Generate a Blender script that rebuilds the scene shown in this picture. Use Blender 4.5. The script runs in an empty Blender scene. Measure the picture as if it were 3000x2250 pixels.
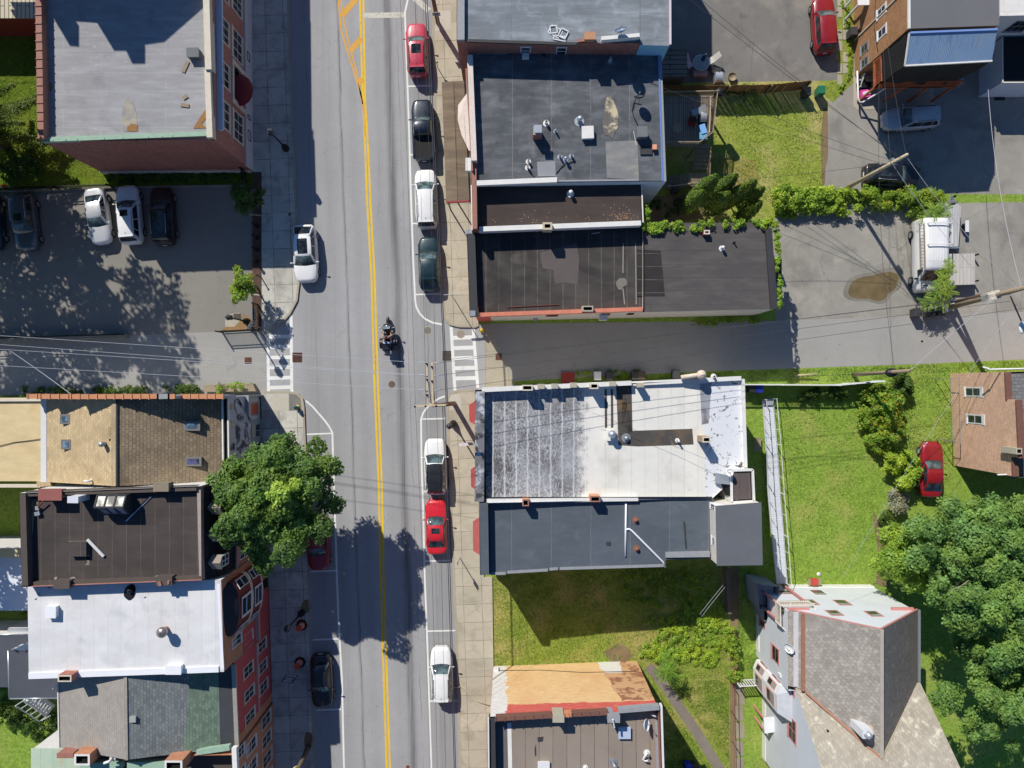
import bpy, bmesh, math, random
import numpy as np
from mathutils import Vector, Matrix
random.seed(7); RNG = np.random.default_rng(11)
H = 59.4; PPM = 35.0                       # camera height, photo pixels per metre on the ground
SUN_EL = 39.0; SDX, SDY = 0.52, -0.854     # sun elevation, direction in which shadows fall
scene = bpy.context.scene
COL = scene.collection
R = math.radians

def P(px, py, h=0.0):
    s = (H - h) / H / PPM
    return Vector(((px - 1500) * s, (1125 - py) * s, h))
def Q(px, py):                             # ground position
    v = P(px, py); return (v.x, v.y)
def Qh(px, py, h):                         # plan position of a point seen at height h
    v = P(px, py, h); return (v.x, v.y)

# ---------------------------------------------------------------- tagging
def tag(o, label=None, cat=None, group=None, kind=None):
    if label: o['label'] = label
    if cat: o['category'] = cat
    if group: o['group'] = group
    if kind: o['kind'] = kind
    return o
def thing(name, label, cat, loc=(0, 0, 0), group=None):
    o = bpy.data.objects.new(name, None); COL.objects.link(o)
    o.empty_display_size = .3; o.location = loc
    return tag(o, label, cat, group)
def copy_tree(o, parent=None):
    c = o.copy(); COL.objects.link(c); c.parent = parent
    for ch in list(o.children): copy_tree(ch, c)
    return c
def root_loc(p):
    while p.parent: p = p.parent
    return Vector(p.location)

# ---------------------------------------------------------------- mesh builder
class MB:
    def __init__(s): s.v = []; s.f = []; s.m = []; s.sm = []; s.mi = 0; s.smooth = False
    def mat(s, i): s.mi = i; return s
    def add(s, vs, fs):
        b = len(s.v); s.v += [tuple(v) for v in vs]
        for f in fs: s.f.append([b + i for i in f]); s.m.append(s.mi); s.sm.append(s.smooth)
        return s
    def poly(s, pts): return s.add(pts, [list(range(len(pts)))])
    def prism(s, pts, z0, z1, cap=True, bottom=False, mats=None):
        n = len(pts); z1 = z1 if isinstance(z1, (list, tuple)) else [z1] * n
        z0 = z0 if isinstance(z0, (list, tuple)) else [z0] * n
        vs = [(p[0], p[1], z) for p, z in zip(pts, z0)] + [(p[0], p[1], z) for p, z in zip(pts, z1)]
        b = len(s.v); s.v += vs
        for i in range(n):
            j = (i + 1) % n
            s.f.append([b + i, b + j, b + n + j, b + n + i]); s.m.append(mats[i] if mats else s.mi); s.sm.append(False)
        if cap: s.f.append([b + n + i for i in range(n)]); s.m.append(s.mi); s.sm.append(False)
        if bottom: s.f.append([b + n - 1 - i for i in range(n)]); s.m.append(s.mi); s.sm.append(False)
        return s
    def box(s, c, d, rz=0.0, z=None):       # centre xy + base z, dims
        ca, sa = math.cos(rz), math.sin(rz); x, y = d[0] / 2, d[1] / 2
        pts = [(c[0] + ca * a - sa * b, c[1] + sa * a + ca * b) for a, b in ((-x, -y), (x, -y), (x, y), (-x, y))]
        return s.prism(pts, c[2], c[2] + d[2], True, True)
    def bar(s, p, q, w, h, up=(0, 0, 1)):   # beam between two points
        p, q = Vector(p), Vector(q); d = (q - p).normalized(); u = Vector(up)
        if abs(d.dot(u)) > .98: u = Vector((1, 0, 0))
        a = d.cross(u).normalized(); b = a.cross(d).normalized()
        vs = []
        for e in (p, q):
            for i, j in ((-1, -1), (1, -1), (1, 1), (-1, 1)): vs.append(e + a * (i * w / 2) + b * (j * h / 2))
        return s.add(vs, [[0, 1, 2, 3][::-1], [4, 5, 6, 7], [0, 1, 5, 4], [1, 2, 6, 5], [2, 3, 7, 6], [3, 0, 4, 7]])
    def tube(s, pts, r, n=6, caps=True):
        pts = [Vector(p) for p in pts]; rs = r if isinstance(r, (list, tuple)) else [r] * len(pts)
        old = s.smooth; s.smooth = True; rings = []; a0 = None
        for i, p in enumerate(pts):
            d = (pts[min(i + 1, len(pts) - 1)] - pts[max(i - 1, 0)]).normalized()
            if a0 is None or abs(a0.dot(d)) > .95:
                a0 = Vector((0, 0, 1)) if abs(d.z) < .9 else Vector((1, 0, 0))
            a = (a0 - d * a0.dot(d)).normalized(); a0 = a; b = d.cross(a)
            rings.append([p + (a * math.cos(2 * math.pi * k / n) + b * math.sin(2 * math.pi * k / n)) * rs[i] for k in range(n)])
        vs = [v for rg in rings for v in rg]; fs = []
        for i in range(len(pts) - 1):
            for k in range(n): fs.append([i * n + k, i * n + (k + 1) % n, (i + 1) * n + (k + 1) % n, (i + 1) * n + k])
        if caps: fs += [list(range(n))[::-1], [(len(pts) - 1) * n + k for k in range(n)]]
        s.add(vs, fs); s.smooth = old; return s
    def cyl(s, c, r, z0, z1, n=14, r2=None, cap=True):
        r2 = r if r2 is None else r2; old = s.smooth; s.smooth = True
        vs = [(c[0] + r * math.cos(2 * math.pi * k / n), c[1] + r * math.sin(2 * math.pi * k / n), z0) for k in range(n)]
        vs += [(c[0] + r2 * math.cos(2 * math.pi * k / n), c[1] + r2 * math.sin(2 * math.pi * k / n), z1) for k in range(n)]
        s.add(vs, [[k, (k + 1) % n, n + (k + 1) % n, n + k] for k in range(n)])
        s.smooth = False
        if cap: s.add([vs[n + k] for k in range(n)], [list(range(n))]); s.add([vs[k] for k in range(n)], [list(range(n))[::-1]])
        s.smooth = old; return s
    def lathe(s, c, prof, n=14):            # prof: (r, z) from bottom to top
        old = s.smooth; s.smooth = True; vs = []; fs = []
        for r, z in prof: vs += [(c[0] + r * math.cos(2 * math.pi * k / n), c[1] + r * math.sin(2 * math.pi * k / n), c[2] + z) for k in range(n)]
        for i in range(len(prof) - 1):
            for k in range(n): fs.append([i * n + k, i * n + (k + 1) % n, (i + 1) * n + (k + 1) % n, (i + 1) * n + k])
        s.add(vs, fs); s.smooth = old; return s
    def ball(s, c, rad, n=12, m=8):
        rad = rad if isinstance(rad, (list, tuple)) else (rad,) * 3
        old = s.smooth; s.smooth = True; vs = []; fs = []
        for i in range(m + 1):
            t = math.pi * i / m - math.pi / 2
            for k in range(n):
                a = 2 * math.pi * k / n
                vs.append((c[0] + rad[0] * math.cos(t) * math.cos(a), c[1] + rad[1] * math.cos(t) * math.sin(a), c[2] + rad[2] * math.sin(t)))
        for i in range(m):
            for k in range(n): fs.append([i * n + k, i * n + (k + 1) % n, (i + 1) * n + (k + 1) % n, (i + 1) * n + k])
        s.add(vs, fs); s.smooth = old; return s
    def grid(s, g, smooth=True):            # g[i][j] points
        old = s.smooth; s.smooth = smooth; n = len(g[0]); vs = [p for r in g for p in r]
        s.add(vs, [[i * n + j, i * n + j + 1, (i + 1) * n + j + 1, (i + 1) * n + j] for i in range(len(g) - 1) for j in range(n - 1)])
        s.smooth = old; return s
    def strip(s, pts, w, z):                # flat ribbon following px ground points, width in px
        pts = [Vector(Q(*p)) for p in pts]; ww = w / PPM / 2; L = []; Rr = []
        for i, p in enumerate(pts):
            d = (pts[min(i + 1, len(pts) - 1)] - pts[max(i - 1, 0)]).normalized(); nrm = Vector((-d.y, d.x))
            L.append((*(p + nrm * ww), z)); Rr.append((*(p - nrm * ww), z))
        return s.grid([L, Rr], False)
    def build(s, name, mats, parent=None, fix=True):
        mats = mats if isinstance(mats, (list, tuple)) else [mats]
        if parent is not None: off = root_loc(parent)
        else:
            xs = np.array(s.v); off = Vector(((xs[:, 0].min() + xs[:, 0].max()) / 2, (xs[:, 1].min() + xs[:, 1].max()) / 2, xs[:, 2].min()))
        me = bpy.data.meshes.new(name)
        me.from_pydata([(v[0] - off.x, v[1] - off.y, v[2] - off.z) for v in s.v], [], s.f)
        for m in mats: me.materials.append(m)
        me.polygons.foreach_set('material_index', s.m); me.polygons.foreach_set('use_smooth', s.sm)
        if fix:
            bm = bmesh.new(); bm.from_mesh(me); bmesh.ops.recalc_face_normals(bm, faces=bm.faces); bm.to_mesh(me); bm.free()
        o = bpy.data.objects.new(name, me); COL.objects.link(o)
        if parent is not None: o.parent = parent
        else: o.location = off
        me.update(); return o

def inset(pts, d):
    n = len(pts); d = d if isinstance(d, (list, tuple)) else [d] * n
    area = sum(pts[i][0] * pts[(i + 1) % n][1] - pts[(i + 1) % n][0] * pts[i][1] for i in range(n)); sg = 1 if area > 0 else -1
    lines = []
    for i in range(n):
        a = Vector(pts[i][:2]); b = Vector(pts[(i + 1) % n][:2]); e = (b - a).normalized(); nr = Vector((-e.y, e.x)) * sg
        lines.append((a + nr * d[i], e))
    out = []
    for i in range(n):
        p, e = lines[i - 1]; q, f = lines[i]; den = e.x * f.y - e.y * f.x
        if abs(den) < 1e-6: out.append((q.x, q.y)); continue
        t = ((q.x - p.x) * f.y - (q.y - p.y) * f.x) / den; r = p + e * t; out.append((r.x, r.y))
    return out
# ---------------------------------------------------------------- materials
def lin(c): c /= 255.0; return c / 12.92 if c <= .04045 else ((c + .055) / 1.055) ** 2.4
def C(r, g, b, f=1.0): return (min(lin(r) * f, .88), min(lin(g) * f, .88), min(lin(b) * f, .88))

class NT:
    def __init__(s, name):
        s.mat = bpy.data.materials.new(name); s.mat.use_nodes = True; s.t = s.mat.node_tree; s.t.nodes.clear()
        s.out = s.t.nodes.new('ShaderNodeOutputMaterial')
    def n(s, typ, ins=None, **kw):
        nd = s.t.nodes.new(typ)
        for k, v in kw.items(): setattr(nd, k, v)
        if ins:
            for k, v in ins.items(): s.set(nd.inputs[k], v)
        return nd
    def set(s, inp, v):
        if isinstance(v, bpy.types.NodeSocket): s.t.links.new(v, inp)
        elif isinstance(v, (tuple, list)) and len(v) == 3 and inp.type == 'RGBA': inp.default_value = (*v, 1)
        else: inp.default_value = v
    def math(s, op, a, b=0.0, c=0.0):
        nd = s.n('ShaderNodeMath', operation=op); s.set(nd.inputs[0], a); s.set(nd.inputs[1], b); s.set(nd.inputs[2], c); return nd.outputs[0]
    def mix(s, f, a, b, mode='MIX'):
        nd = s.n('ShaderNodeMix', data_type='RGBA', blend_type=mode); s.set(nd.inputs[0], f); s.set(nd.inputs[6], a); s.set(nd.inputs[7], b); return nd.outputs[2]
    def ramp(s, f, lo, hi, a=0.0, b=1.0):
        nd = s.n('ShaderNodeMapRange', {0: f, 1: lo, 2: hi, 3: a, 4: b}); return nd.outputs[0]
    def noise(s, co, scale, detail=4, rough=.55, dist=0.0):
        nd = s.n('ShaderNodeTexNoise', {'Vector': co, 'Scale': scale, 'Detail': detail, 'Roughness': rough, 'Distortion': dist}); return nd.outputs[0]
    def pos(s): return s.n('ShaderNodeNewGeometry').outputs['Position']
    def obj(s): return s.n('ShaderNodeTexCoord').outputs['Object']
    def xyz(s, v): nd = s.n('ShaderNodeSeparateXYZ', {0: v}); return nd.outputs
    def comb(s, x, y, z=0.0): nd = s.n('ShaderNodeCombineXYZ'); s.set(nd.inputs[0], x); s.set(nd.inputs[1], y); s.set(nd.inputs[2], z); return nd.outputs[0]
    def rot(s, v, ang, sc=(1, 1, 1)): return s.n('ShaderNodeMapping', {0: v, 'Rotation': (0, 0, ang), 'Scale': sc}).outputs[0]
    def wallco(s):                          # (run along the wall, height) for vertical faces
        g = s.n('ShaderNodeNewGeometry'); p = s.xyz(g.outputs['Position']); nn = s.xyz(g.outputs['True Normal'])
        f = s.math('GREATER_THAN', s.math('ABSOLUTE', nn[0]), s.math('ABSOLUTE', nn[1]))
        u = s.math('ADD', s.math('MULTIPLY', p[1], f), s.math('MULTIPLY', p[0], s.math('SUBTRACT', 1.0, f)))
        return s.comb(u, p[2], 0.0)
    def shader(s, col, rough=.85, bump=None, bs=.3, bd=.02, spec=.3, metal=0.0, **kw):
        b = s.n('ShaderNodeBsdfPrincipled', {'Base Color': col, 'Roughness': rough, 'Metallic': metal, 'Specular IOR Level': spec})
        for k, v in kw.items(): s.set(b.inputs[k], v)
        if bump is not None:
            bn = s.n('ShaderNodeBump', {'Strength': bs, 'Distance': bd, 'Height': bump}); s.t.links.new(bn.outputs[0], b.inputs['Normal'])
        s.t.links.new(b.outputs[0], s.out.inputs[0]); return s.mat

def mul(c, f): return tuple(min(x * f, .9) for x in c)
_mc = {}
def flat(name, col, rough=.6, var=.12, metal=0.0, spec=.4, scale=2.0, fine=.08):
    if name in _mc: return _mc[name]
    t = NT(name); co = t.obj()
    a = t.noise(co, scale, 4); c = t.mix(a, mul(col, 1 - var), mul(col, 1 + var))
    f = t.noise(co, scale * 14, 2); c = t.mix(t.ramp(f, .3, .7, 0, fine), c, (.02, .02, .02))
    _mc[name] = t.shader(c, rough, f, .15, .01, spec, metal); return _mc[name]

def surface(name, col, var=.2, s1=.25, s2=2.5, grain=.15, gs=14, rough=.9, seams=None, stains=None, streak=None, bump=.25, cracks=0.0, spec=.2):
    """weathered horizontal surface; seams=(angle,w,h,mortar,colour,offset,tile variation); stains=[(colour,scale,lo,hi,amount)]"""
    t = NT(name); co = t.pos()
    a = t.noise(co, s1, 5, .6); b = t.noise(co, s2, 5, .6); g = t.noise(co, gs, 3, .7)
    c = t.mix(t.ramp(a, .25, .75), mul(col, 1 - var), mul(col, 1 + var))
    c = t.mix(t.ramp(b, .3, .75, 0, var * 1.2), c, mul(col, .55))
    c = t.mix(t.ramp(g, .35, .7, 0, grain), c, mul(col, .45)); c = t.mix(t.ramp(g, .55, .8, 0, grain * .8), c, mul(col, 1.5))
    hgt = g
    if streak:                               # (angle, colour, amount, stretch, scale)
        st = t.noise(t.rot(co, streak[0], (streak[3], 1, 1)), streak[4], 5, .65); c = t.mix(t.ramp(st, .45, .7, 0, streak[2]), c, streak[1])
    if seams:
        ang, w, h, mo, mc, off, tv = seams
        dco = t.n('ShaderNodeVectorMath', {0: t.rot(co, ang), 1: t.comb(t.math('MULTIPLY', t.noise(co, .9, 2), .06), t.math('MULTIPLY', t.noise(co, .8, 2), .06))}, operation='ADD').outputs[0]
        br = t.n('ShaderNodeTexBrick', {'Vector': dco, 'Scale': 1.0, 'Mortar Size': mo, 'Mortar Smooth': .3, 'Brick Width': w, 'Row Height': h, 'Color1': (1 - tv,) * 3, 'Color2': (1 + tv,) * 3, 'Mortar': (1, 1, 1)}, offset=off, squash=1.0)
        c = t.mix(1.0, c, br.outputs[0], 'MULTIPLY')
        c = t.mix(t.math('MULTIPLY', br.outputs[1], t.ramp(t.noise(co, 1.3, 3), .3, .6, .35, .9)), c, mc)
        hgt = t.math('SUBTRACT', g, t.math('MULTIPLY', br.outputs[1], .6))
    for (sc, ss, lo, hi, am) in (stains or []):
        c = t.mix(t.ramp(t.noise(co, ss, 6, .6, .4), lo, hi, 0, am), c, sc)
    if cracks:
        v = t.n('ShaderNodeTexVoronoi', {'Vector': t.n('ShaderNodeVectorMath', {0: co, 1: t.n('ShaderNodeTexNoise', {'Vector': co, 'Scale': .8, 'Detail': 5}).outputs[1]}, operation='ADD').outputs[0], 'Scale': .16}, feature='DISTANCE_TO_EDGE')
        c = t.mix(t.math('MULTIPLY', t.ramp(v.outputs[0], .0, .005, cracks * .55, 0), t.ramp(a, .4, .6)), c, mul(col, .25))
    return t.shader(c, rough, hgt, bump, .02, spec)

def brickwall(name, col, mortar, w=.22, h=.075, var=.25, mo=.008, dirt=.35, tint=None, offset=.5):
    t = NT(name); co = t.wallco(); p = t.pos()
    br = t.n('ShaderNodeTexBrick', {'Vector': co, 'Scale': 1.0, 'Mortar Size': mo, 'Mortar Smooth': .4, 'Brick Width': w, 'Row Height': h, 'Color1': mul(col, 1 - var), 'Color2': mul(col, 1 + var), 'Mortar': mortar}, offset=offset)
    c = br.outputs[0]
    n = t.noise(p, .7, 6, .65); c = t.mix(t.ramp(n, .4, .75, 0, dirt), c, mul(col, .4))
    n2 = t.noise(p, 2.6, 5, .7); c = t.mix(t.ramp(n2, .5, .8, 0, dirt), c, tint or mul(col, 1.6))
    g = t.noise(p, 9, 3, .7); c = t.mix(t.ramp(g, .4, .75, 0, .3), c, mul(col, .6))
    return t.shader(c, .9, t.math('SUBTRACT', g, br.outputs[1]), .3, .02, .15)

def siding(name, col, row=.13, line=.35, var=.1):
    t = NT(name); co = t.wallco(); p = t.pos()
    z = t.xyz(co)[1]; fr = t.math('FRACT', t.math('DIVIDE', z, row)); ln = t.ramp(fr, .0, .16, line, 0)
    n = t.noise(p, .6, 5); c = t.mix(n, mul(col, 1 - var), mul(col, 1 + var)); c = t.mix(ln, c, mul(col, .35))
    c = t.mix(t.ramp(t.noise(p, 3, 4), .55, .8, 0, .2), c, mul(col, .6))
    return t.shader(c, .6, fr, .3, .01, .3)

def planks(name, col, ang, w=.14, var=.25, gap=.012, length=3.2, wear=None):
    t = NT(name); co = t.rot(t.pos(), ang)
    br = t.n('ShaderNodeTexBrick', {'Vector': co, 'Scale': 1.0, 'Mortar Size': gap, 'Mortar Smooth': .1, 'Brick Width': length, 'Row Height': w, 'Color1': mul(col, 1 - var), 'Color2': mul(col, 1 + var), 'Mortar': mul(col, .12)}, offset=.37)
    st = t.noise(t.rot(co, 0, (.3, 6, 1)), 3, 4); c = t.mix(t.ramp(st, .4, .7, 0, .35), br.outputs[0], mul(col, .55))
    if wear: c = t.mix(t.ramp(t.noise(t.pos(), .8, 4), .5, .65), c, wear)
    return t.shader(c, .8, t.math('SUBTRACT', st, br.outputs[1]), .3, .01, .2)

def grass(name, a, b, dry, soil, dryamt=.5, s=.35):
    t = NT(name); p = t.pos()
    n1 = t.noise(p, s, 5, .6); n2 = t.noise(p, 2.2, 5, .65); n3 = t.noise(p, 4.5, 5, .78); n4 = t.noise(t.rot(p, .5, (1, 1.8, 1)), 9, 4, .8)
    c = t.mix(t.ramp(n2, .3, .7), a, b)
    c = t.mix(t.ramp(n1, .48, .68, 0, dryamt), c, dry); c = t.mix(t.ramp(n2, .62, .78, 0, dryamt * .8), c, dry)
    c = t.mix(t.ramp(n3, .45, .72, 0, .75), c, mul(a, .38)); c = t.mix(t.ramp(n4, .5, .75, 0, .65), c, mul(b, 1.45))
    c = t.mix(t.ramp(n4, .28, .44, .6, 0), c, mul(a, .3))
    c = t.mix(t.ramp(t.noise(p, .9, 6, .7), .66, .74, 0, dryamt), c, soil)
    return t.shader(c, .95, t.math('ADD', n3, n4), .8, .08, .1)

def leafmat(name, dark, light, yellow=None, trans=.35):
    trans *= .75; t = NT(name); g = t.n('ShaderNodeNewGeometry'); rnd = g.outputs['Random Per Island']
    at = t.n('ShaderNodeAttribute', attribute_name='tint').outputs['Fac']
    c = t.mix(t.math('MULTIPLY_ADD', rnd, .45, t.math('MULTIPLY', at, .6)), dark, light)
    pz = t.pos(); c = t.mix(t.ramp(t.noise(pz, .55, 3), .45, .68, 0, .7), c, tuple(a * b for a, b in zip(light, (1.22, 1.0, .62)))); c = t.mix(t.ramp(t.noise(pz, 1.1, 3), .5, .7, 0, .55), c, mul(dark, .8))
    if yellow: c = t.mix(t.ramp(rnd, .95, .97, 0, .75), c, yellow)
    d = t.n('ShaderNodeBsdfPrincipled', {'Base Color': c, 'Roughness': .55, 'Specular IOR Level': .35})
    tr = t.n('ShaderNodeBsdfTranslucent', {'Color': t.mix(.5, c, mul(light, 1.3))})
    mx = t.n('ShaderNodeMixShader', {0: trans}); t.t.links.new(d.outputs[0], mx.inputs[1]); t.t.links.new(tr.outputs[0], mx.inputs[2])
    t.t.links.new(mx.outputs[0], t.out.inputs[0]); return t.mat

def paint(name, col, metal=0.0, rough=.28):
    if name in _mc: return _mc[name]
    t = NT(name); co = t.obj(); n = t.noise(co, 2.2, 4); n2 = t.noise(co, 30, 2)
    c = t.mix(t.ramp(n, .45, .75, 0, .16), col, mul(col, .6)); r = t.ramp(n, .3, .7, rough, rough + .14)
    _mc[name] = t.shader(c, r, n2, .02, .002, .5, metal, **{'Coat Weight': .6, 'Coat Roughness': .06}); return _mc[name]
def glass(name, col=(.018, .024, .028), rough=.06, spec=.6):
    if name in _mc: return _mc[name]
    t = NT(name); co = t.obj(); n = t.noise(co, 1.6, 3)
    c = t.mix(t.ramp(n, .42, .62), mul(col, .6), mul(col, 2.2)); _mc[name] = t.shader(c, rough, None, 0, 0, spec); return _mc[name]

# --- road with worn wheel tracks, oil streaks and cracks
def roadmat(name, col, tracks=True):
    t = NT(name); p = t.pos(); x, y, _ = t.xyz(p)
    lane = t.math('ADD', x, t.math('MULTIPLY_ADD', y, -.0355 * -1.0, 11.27))      # metres from the yellow line
    a = t.noise(p, .12, 5); b = t.noise(p, 1.1, 6, .65); g = t.noise(p, 9, 4, .8); g2 = t.noise(p, 26, 3, .85)
    c = t.mix(t.ramp(a, .3, .7), mul(col, .9), mul(col, 1.1)); c = t.mix(t.ramp(b, .35, .8, 0, .22), c, mul(col, .6))
    c = t.mix(t.ramp(g, .45, .75, 0, .32), c, mul(col, .55)); c = t.mix(t.ramp(g2, .48, .75, 0, .42), c, mul(col, 1.5)); c = t.mix(t.ramp(g2, .25, .45, .45, 0), c, mul(col, .5))
    if tracks:
        wob = t.math('MULTIPLY', t.noise(t.rot(p, 0, (.1, .16, 1)), 1.0, 4), .5)
        sx = t.noise(t.rot(p, 0, (7, .09, 1)), 1.0, 5, .7)
        for cx, w, am, fac in ((1.9, .36, .9, .3), (-2.25, .12, .6, .4), (3.45, .2, .25, .6), (.95, .5, .32, .6), (-3.4, .6, .34, .6), (-1.2, .45, .28, .6), (4.8, 1.15, .85, .66), (-5.2, 1.1, .6, .66)):
            d = t.math('DIVIDE', t.math('SUBTRACT', t.math('ADD', lane, wob), cx + .25), w); e = t.math('POWER', 2.718, t.math('MULTIPLY', t.math('MULTIPLY', d, d), -1.0))
            c = t.mix(t.math('MULTIPLY', t.math('MULTIPLY', e, t.ramp(sx, .3, .62, .25, 1)), am), c, mul(col, fac))
        for cx, am in ((-2.2, .85), (2.7, .5), (-5.0, .35), (4.35, .6)):   # long seams
            d = t.math('ABSOLUTE', t.math('SUBTRACT', t.math('ADD', lane, t.math('MULTIPLY', t.noise(t.rot(p, 0, (.6, .5, 1)), 1.0, 5, .6), .35)), cx + .17))
            c = t.mix(t.math('MULTIPLY', t.ramp(d, .015, .04, am, 0), t.ramp(t.noise(p, .25, 3), .38, .55)), c, mul(col, .3))
    v = t.n('ShaderNodeTexVoronoi', {'Vector': p, 'Scale': .9}); sp = t.ramp(v.outputs[0], .03, .06, 1, 0); sel = t.math('GREATER_THAN', t.xyz(v.outputs[1])[0], .62)
    c = t.mix(t.math('MULTIPLY', t.math('MULTIPLY', sp, sel), .6), c, mul(col, .25))   # gum and oil spots
    v2 = t.n('ShaderNodeTexVoronoi', {'Vector': t.n('ShaderNodeVectorMath', {0: p, 1: t.n('ShaderNodeTexNoise', {'Vector': p, 'Scale': .7, 'Detail': 6}).outputs[1]}, operation='ADD').outputs[0], 'Scale': .13}, feature='DISTANCE_TO_EDGE')
    c = t.mix(t.math('MULTIPLY', t.ramp(v2.outputs[0], 0, .004, .3, 0), t.ramp(b, .42, .55)), c, mul(col, .3))
    return t.shader(c, .88, g, .3, .01, .25)

K = .82        # photo colour -> base colour
m_road = roadmat('worn_asphalt', C(157, 157, 157, 1.08))
m_lot = roadmat('lot_asphalt', C(146, 142, 134, .86), False)
m_side = roadmat('side_street_asphalt', C(158, 156, 151, .98), False)
m_walk = surface('sidewalk_concrete', C(188, 180, 160, .98), .12, .3, 2, .12, 20, seams=(R(-2.0), 1.55, 1.52, .018, C(95, 88, 72, K), 0.0, .07), stains=[(C(150, 140, 118, K), .8, .5, .72, .5)], cracks=.8)
m_walkw = surface('old_sidewalk_concrete', C(202, 199, 188, .92), .14, .3, 2, .15, 20, seams=(R(-2.0), 1.5, 1.5, .022, C(70, 68, 60, K), 0.0, .1), stains=[(C(120, 118, 110, K), .9, .48, .72, .6)], cracks=.8)
m_curb = surface('curb_concrete', C(190, 180, 158, K), .15, .6, 4, .2)
m_slab = surface('plain_concrete', C(196, 188, 168, K), .14, .5, 3, .15)
m_white = surface('road_paint_white', C(246, 246, 240, .86), .06, .8, 6, .2, 18, .7, stains=[(C(176, 174, 170, .95), 2.6, .58, .74, .6)])
m_whitef = surface('road_paint_faded', C(222, 220, 205, .86), .08, .8, 5, .3, 26, .7, stains=[(C(165, 162, 155, K), 4, .5, .7, .8)])
m_yel = surface('road_paint_yellow', C(248, 204, 52, .9), .1, .8, 6, .22, 16, .7, stains=[(C(190, 165, 80, K), 2.2, .56, .74, .7)])
m_yelf = surface('road_paint_yellow_faded', C(238, 180, 80, .85), .08, .8, 6, .25, 30, .7, stains=[(C(190, 160, 110, K), 3, .5, .75, .6)])
m_soil = surface('dry_soil', C(150, 130, 98, K), .25, .5, 3, .35)
m_pavers = brickwall('brick_pavers', C(150, 95, 80, K), C(90, 80, 70, K))
m_lawn = grass('lawn_grass', C(116, 146, 56, 1.05), C(148, 174, 74, 1.1), C(172, 168, 98, 1.1), C(165, 142, 100, K), .6)
m_yard = grass('yard_grass', C(128, 146, 60, 1.0), C(164, 174, 78, 1.05), C(205, 185, 130, 1.0), C(185, 160, 118, .95), .95, .22)
m_weed = grass('weedy_grass', C(112, 132, 52, .95), C(158, 170, 74, 1.0), C(184, 166, 104, 1.0), C(156, 134, 98, .95), .95, .3)
m_dark = flat('black_iron', C(24, 24, 26), .5, .1)
m_void = flat('dark_opening', (.006, .006, .007), .9, .1)
m_galv = flat('galvanised_steel', C(165, 170, 175), .45, .12, .5)
m_wht = flat('white_paint', C(240, 240, 238, .85), .5, .06)
m_alu = flat('mill_aluminium', C(200, 205, 210), .35, .08, .6)
m_wood = flat('weathered_wood', C(150, 135, 112), .85, .25, scale=5)
m_rubber = flat('tyre_rubber', (.012, .012, .013), .8, .2)
m_rim = flat('alloy_rim', C(170, 172, 175), .35, .1, .7)
m_glass = glass('car_glass'); m_pane = glass('window_pane', (.02, .026, .034), .08)
m_redl = flat('tail_lens', (.35, .01, .012), .2, .05); m_headl = flat('head_lens', C(205, 210, 215), .12, .05)
# ---------------------------------------------------------------- setting
def struct(name, mb, m): o = mb.build(name, m); return tag(o, kind='structure')
def sheet(name, pts, z, m):
    return struct(name, MB().poly([(*Q(*p), z) for p in pts]), m)
g = MB(); N = 24; S = 420.0
g.grid([[(-S + 2 * S * i / N, -S + 2 * S * j / N, 0) for j in range(N + 1)] for i in range(N + 1)], False)
struct('ground', g, m_lawn)
WEST_CURB = [(838, -700), (845, 0), (855, 300), (868, 600), (872, 740), (876, 830), (870, 880), (850, 918), (822, 950), (776, 973)]
SW_CURB = [(768, 1149), (850, 1149), (872, 1154), (886, 1168), (890, 1190), (895, 1317), (905, 1650), (912, 1900), (923, 2250), (948, 3000)]
EAST_CURB = [(1250, -700), (1268, 0), (1274, 253), (1283, 506), (1292, 731), (1300, 890), (1303, 930), (1318, 950), (1345, 956), (1396, 957)]
SE_CURB = [(1396, 1144), (1340, 1146), (1320, 1153), (1310, 1170), (1314, 1245), (1321, 1462), (1329, 1660), (1339, 1903), (1350, 2250), (1376, 3000)]
sheet('main_street', [(833, -700), (840, 0), (862, 600), (868, 900), (780, 965), (780, 1155), (880, 1155), (890, 1317), (918, 2250), (944, 3000), (1380, 3000), (1356, 2250), (1326, 1462), (1318, 1200), (1420, 1150), (1420, 950), (1310, 950), (1298, 731), (1274, 0), (1256, -700)], .012, m_road)
sheet('side_street', [(1415, 950), (1430, 948), (2275, 940), (4200, 870), (4200, 1010), (3000, 1053), (2750, 1064), (2330, 1079), (2060, 1088), (1700, 1106), (1480, 1118), (1415, 1150)], .008, m_side)
sheet('side_street', [(-1500, 1005), (380, 983), (742, 967), (784, 962), (784, 1158), (-1500, 1158)], .008, m_side)
sheet('parking_lot', [(-1500, 590), (0, 566), (340, 553), (741, 546), (741, 968), (380, 984), (-1500, 1006)], .004, m_lot)
m_lot2 = surface('patched_concrete_lot', C(168, 164, 155, K), .14, .22, 1.6, .18, 16, stains=[(C(120, 118, 112, K), .35, .5, .68, .55), (C(196, 190, 176, K), .6, .55, .75, .5)], cracks=.9)
sheet('parking_lot', [(2262, 640), (2440, 600), (4200, 575), (4200, 872), (2272, 942)], .0045, m_lot2)
m_lot3 = surface('blacktop_lot', C(138, 135, 130, K), .14, .2, 1.3, .2, 18, stains=[(C(178, 170, 155, K), .3, .52, .72, .5), (C(95, 92, 90, K), .5, .55, .7, .5)], cracks=.9)
sheet('parking_lot', [(2428, 300), (2452, 238), (2500, 225), (2500, -700), (4200, -700), (4200, 576), (2415, 566)], .003, m_lot2)
sheet('parking_lot', [(1930, -700), (2456, -700), (2452, 236), (1945, 244)], .005, m_lot3)
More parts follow.
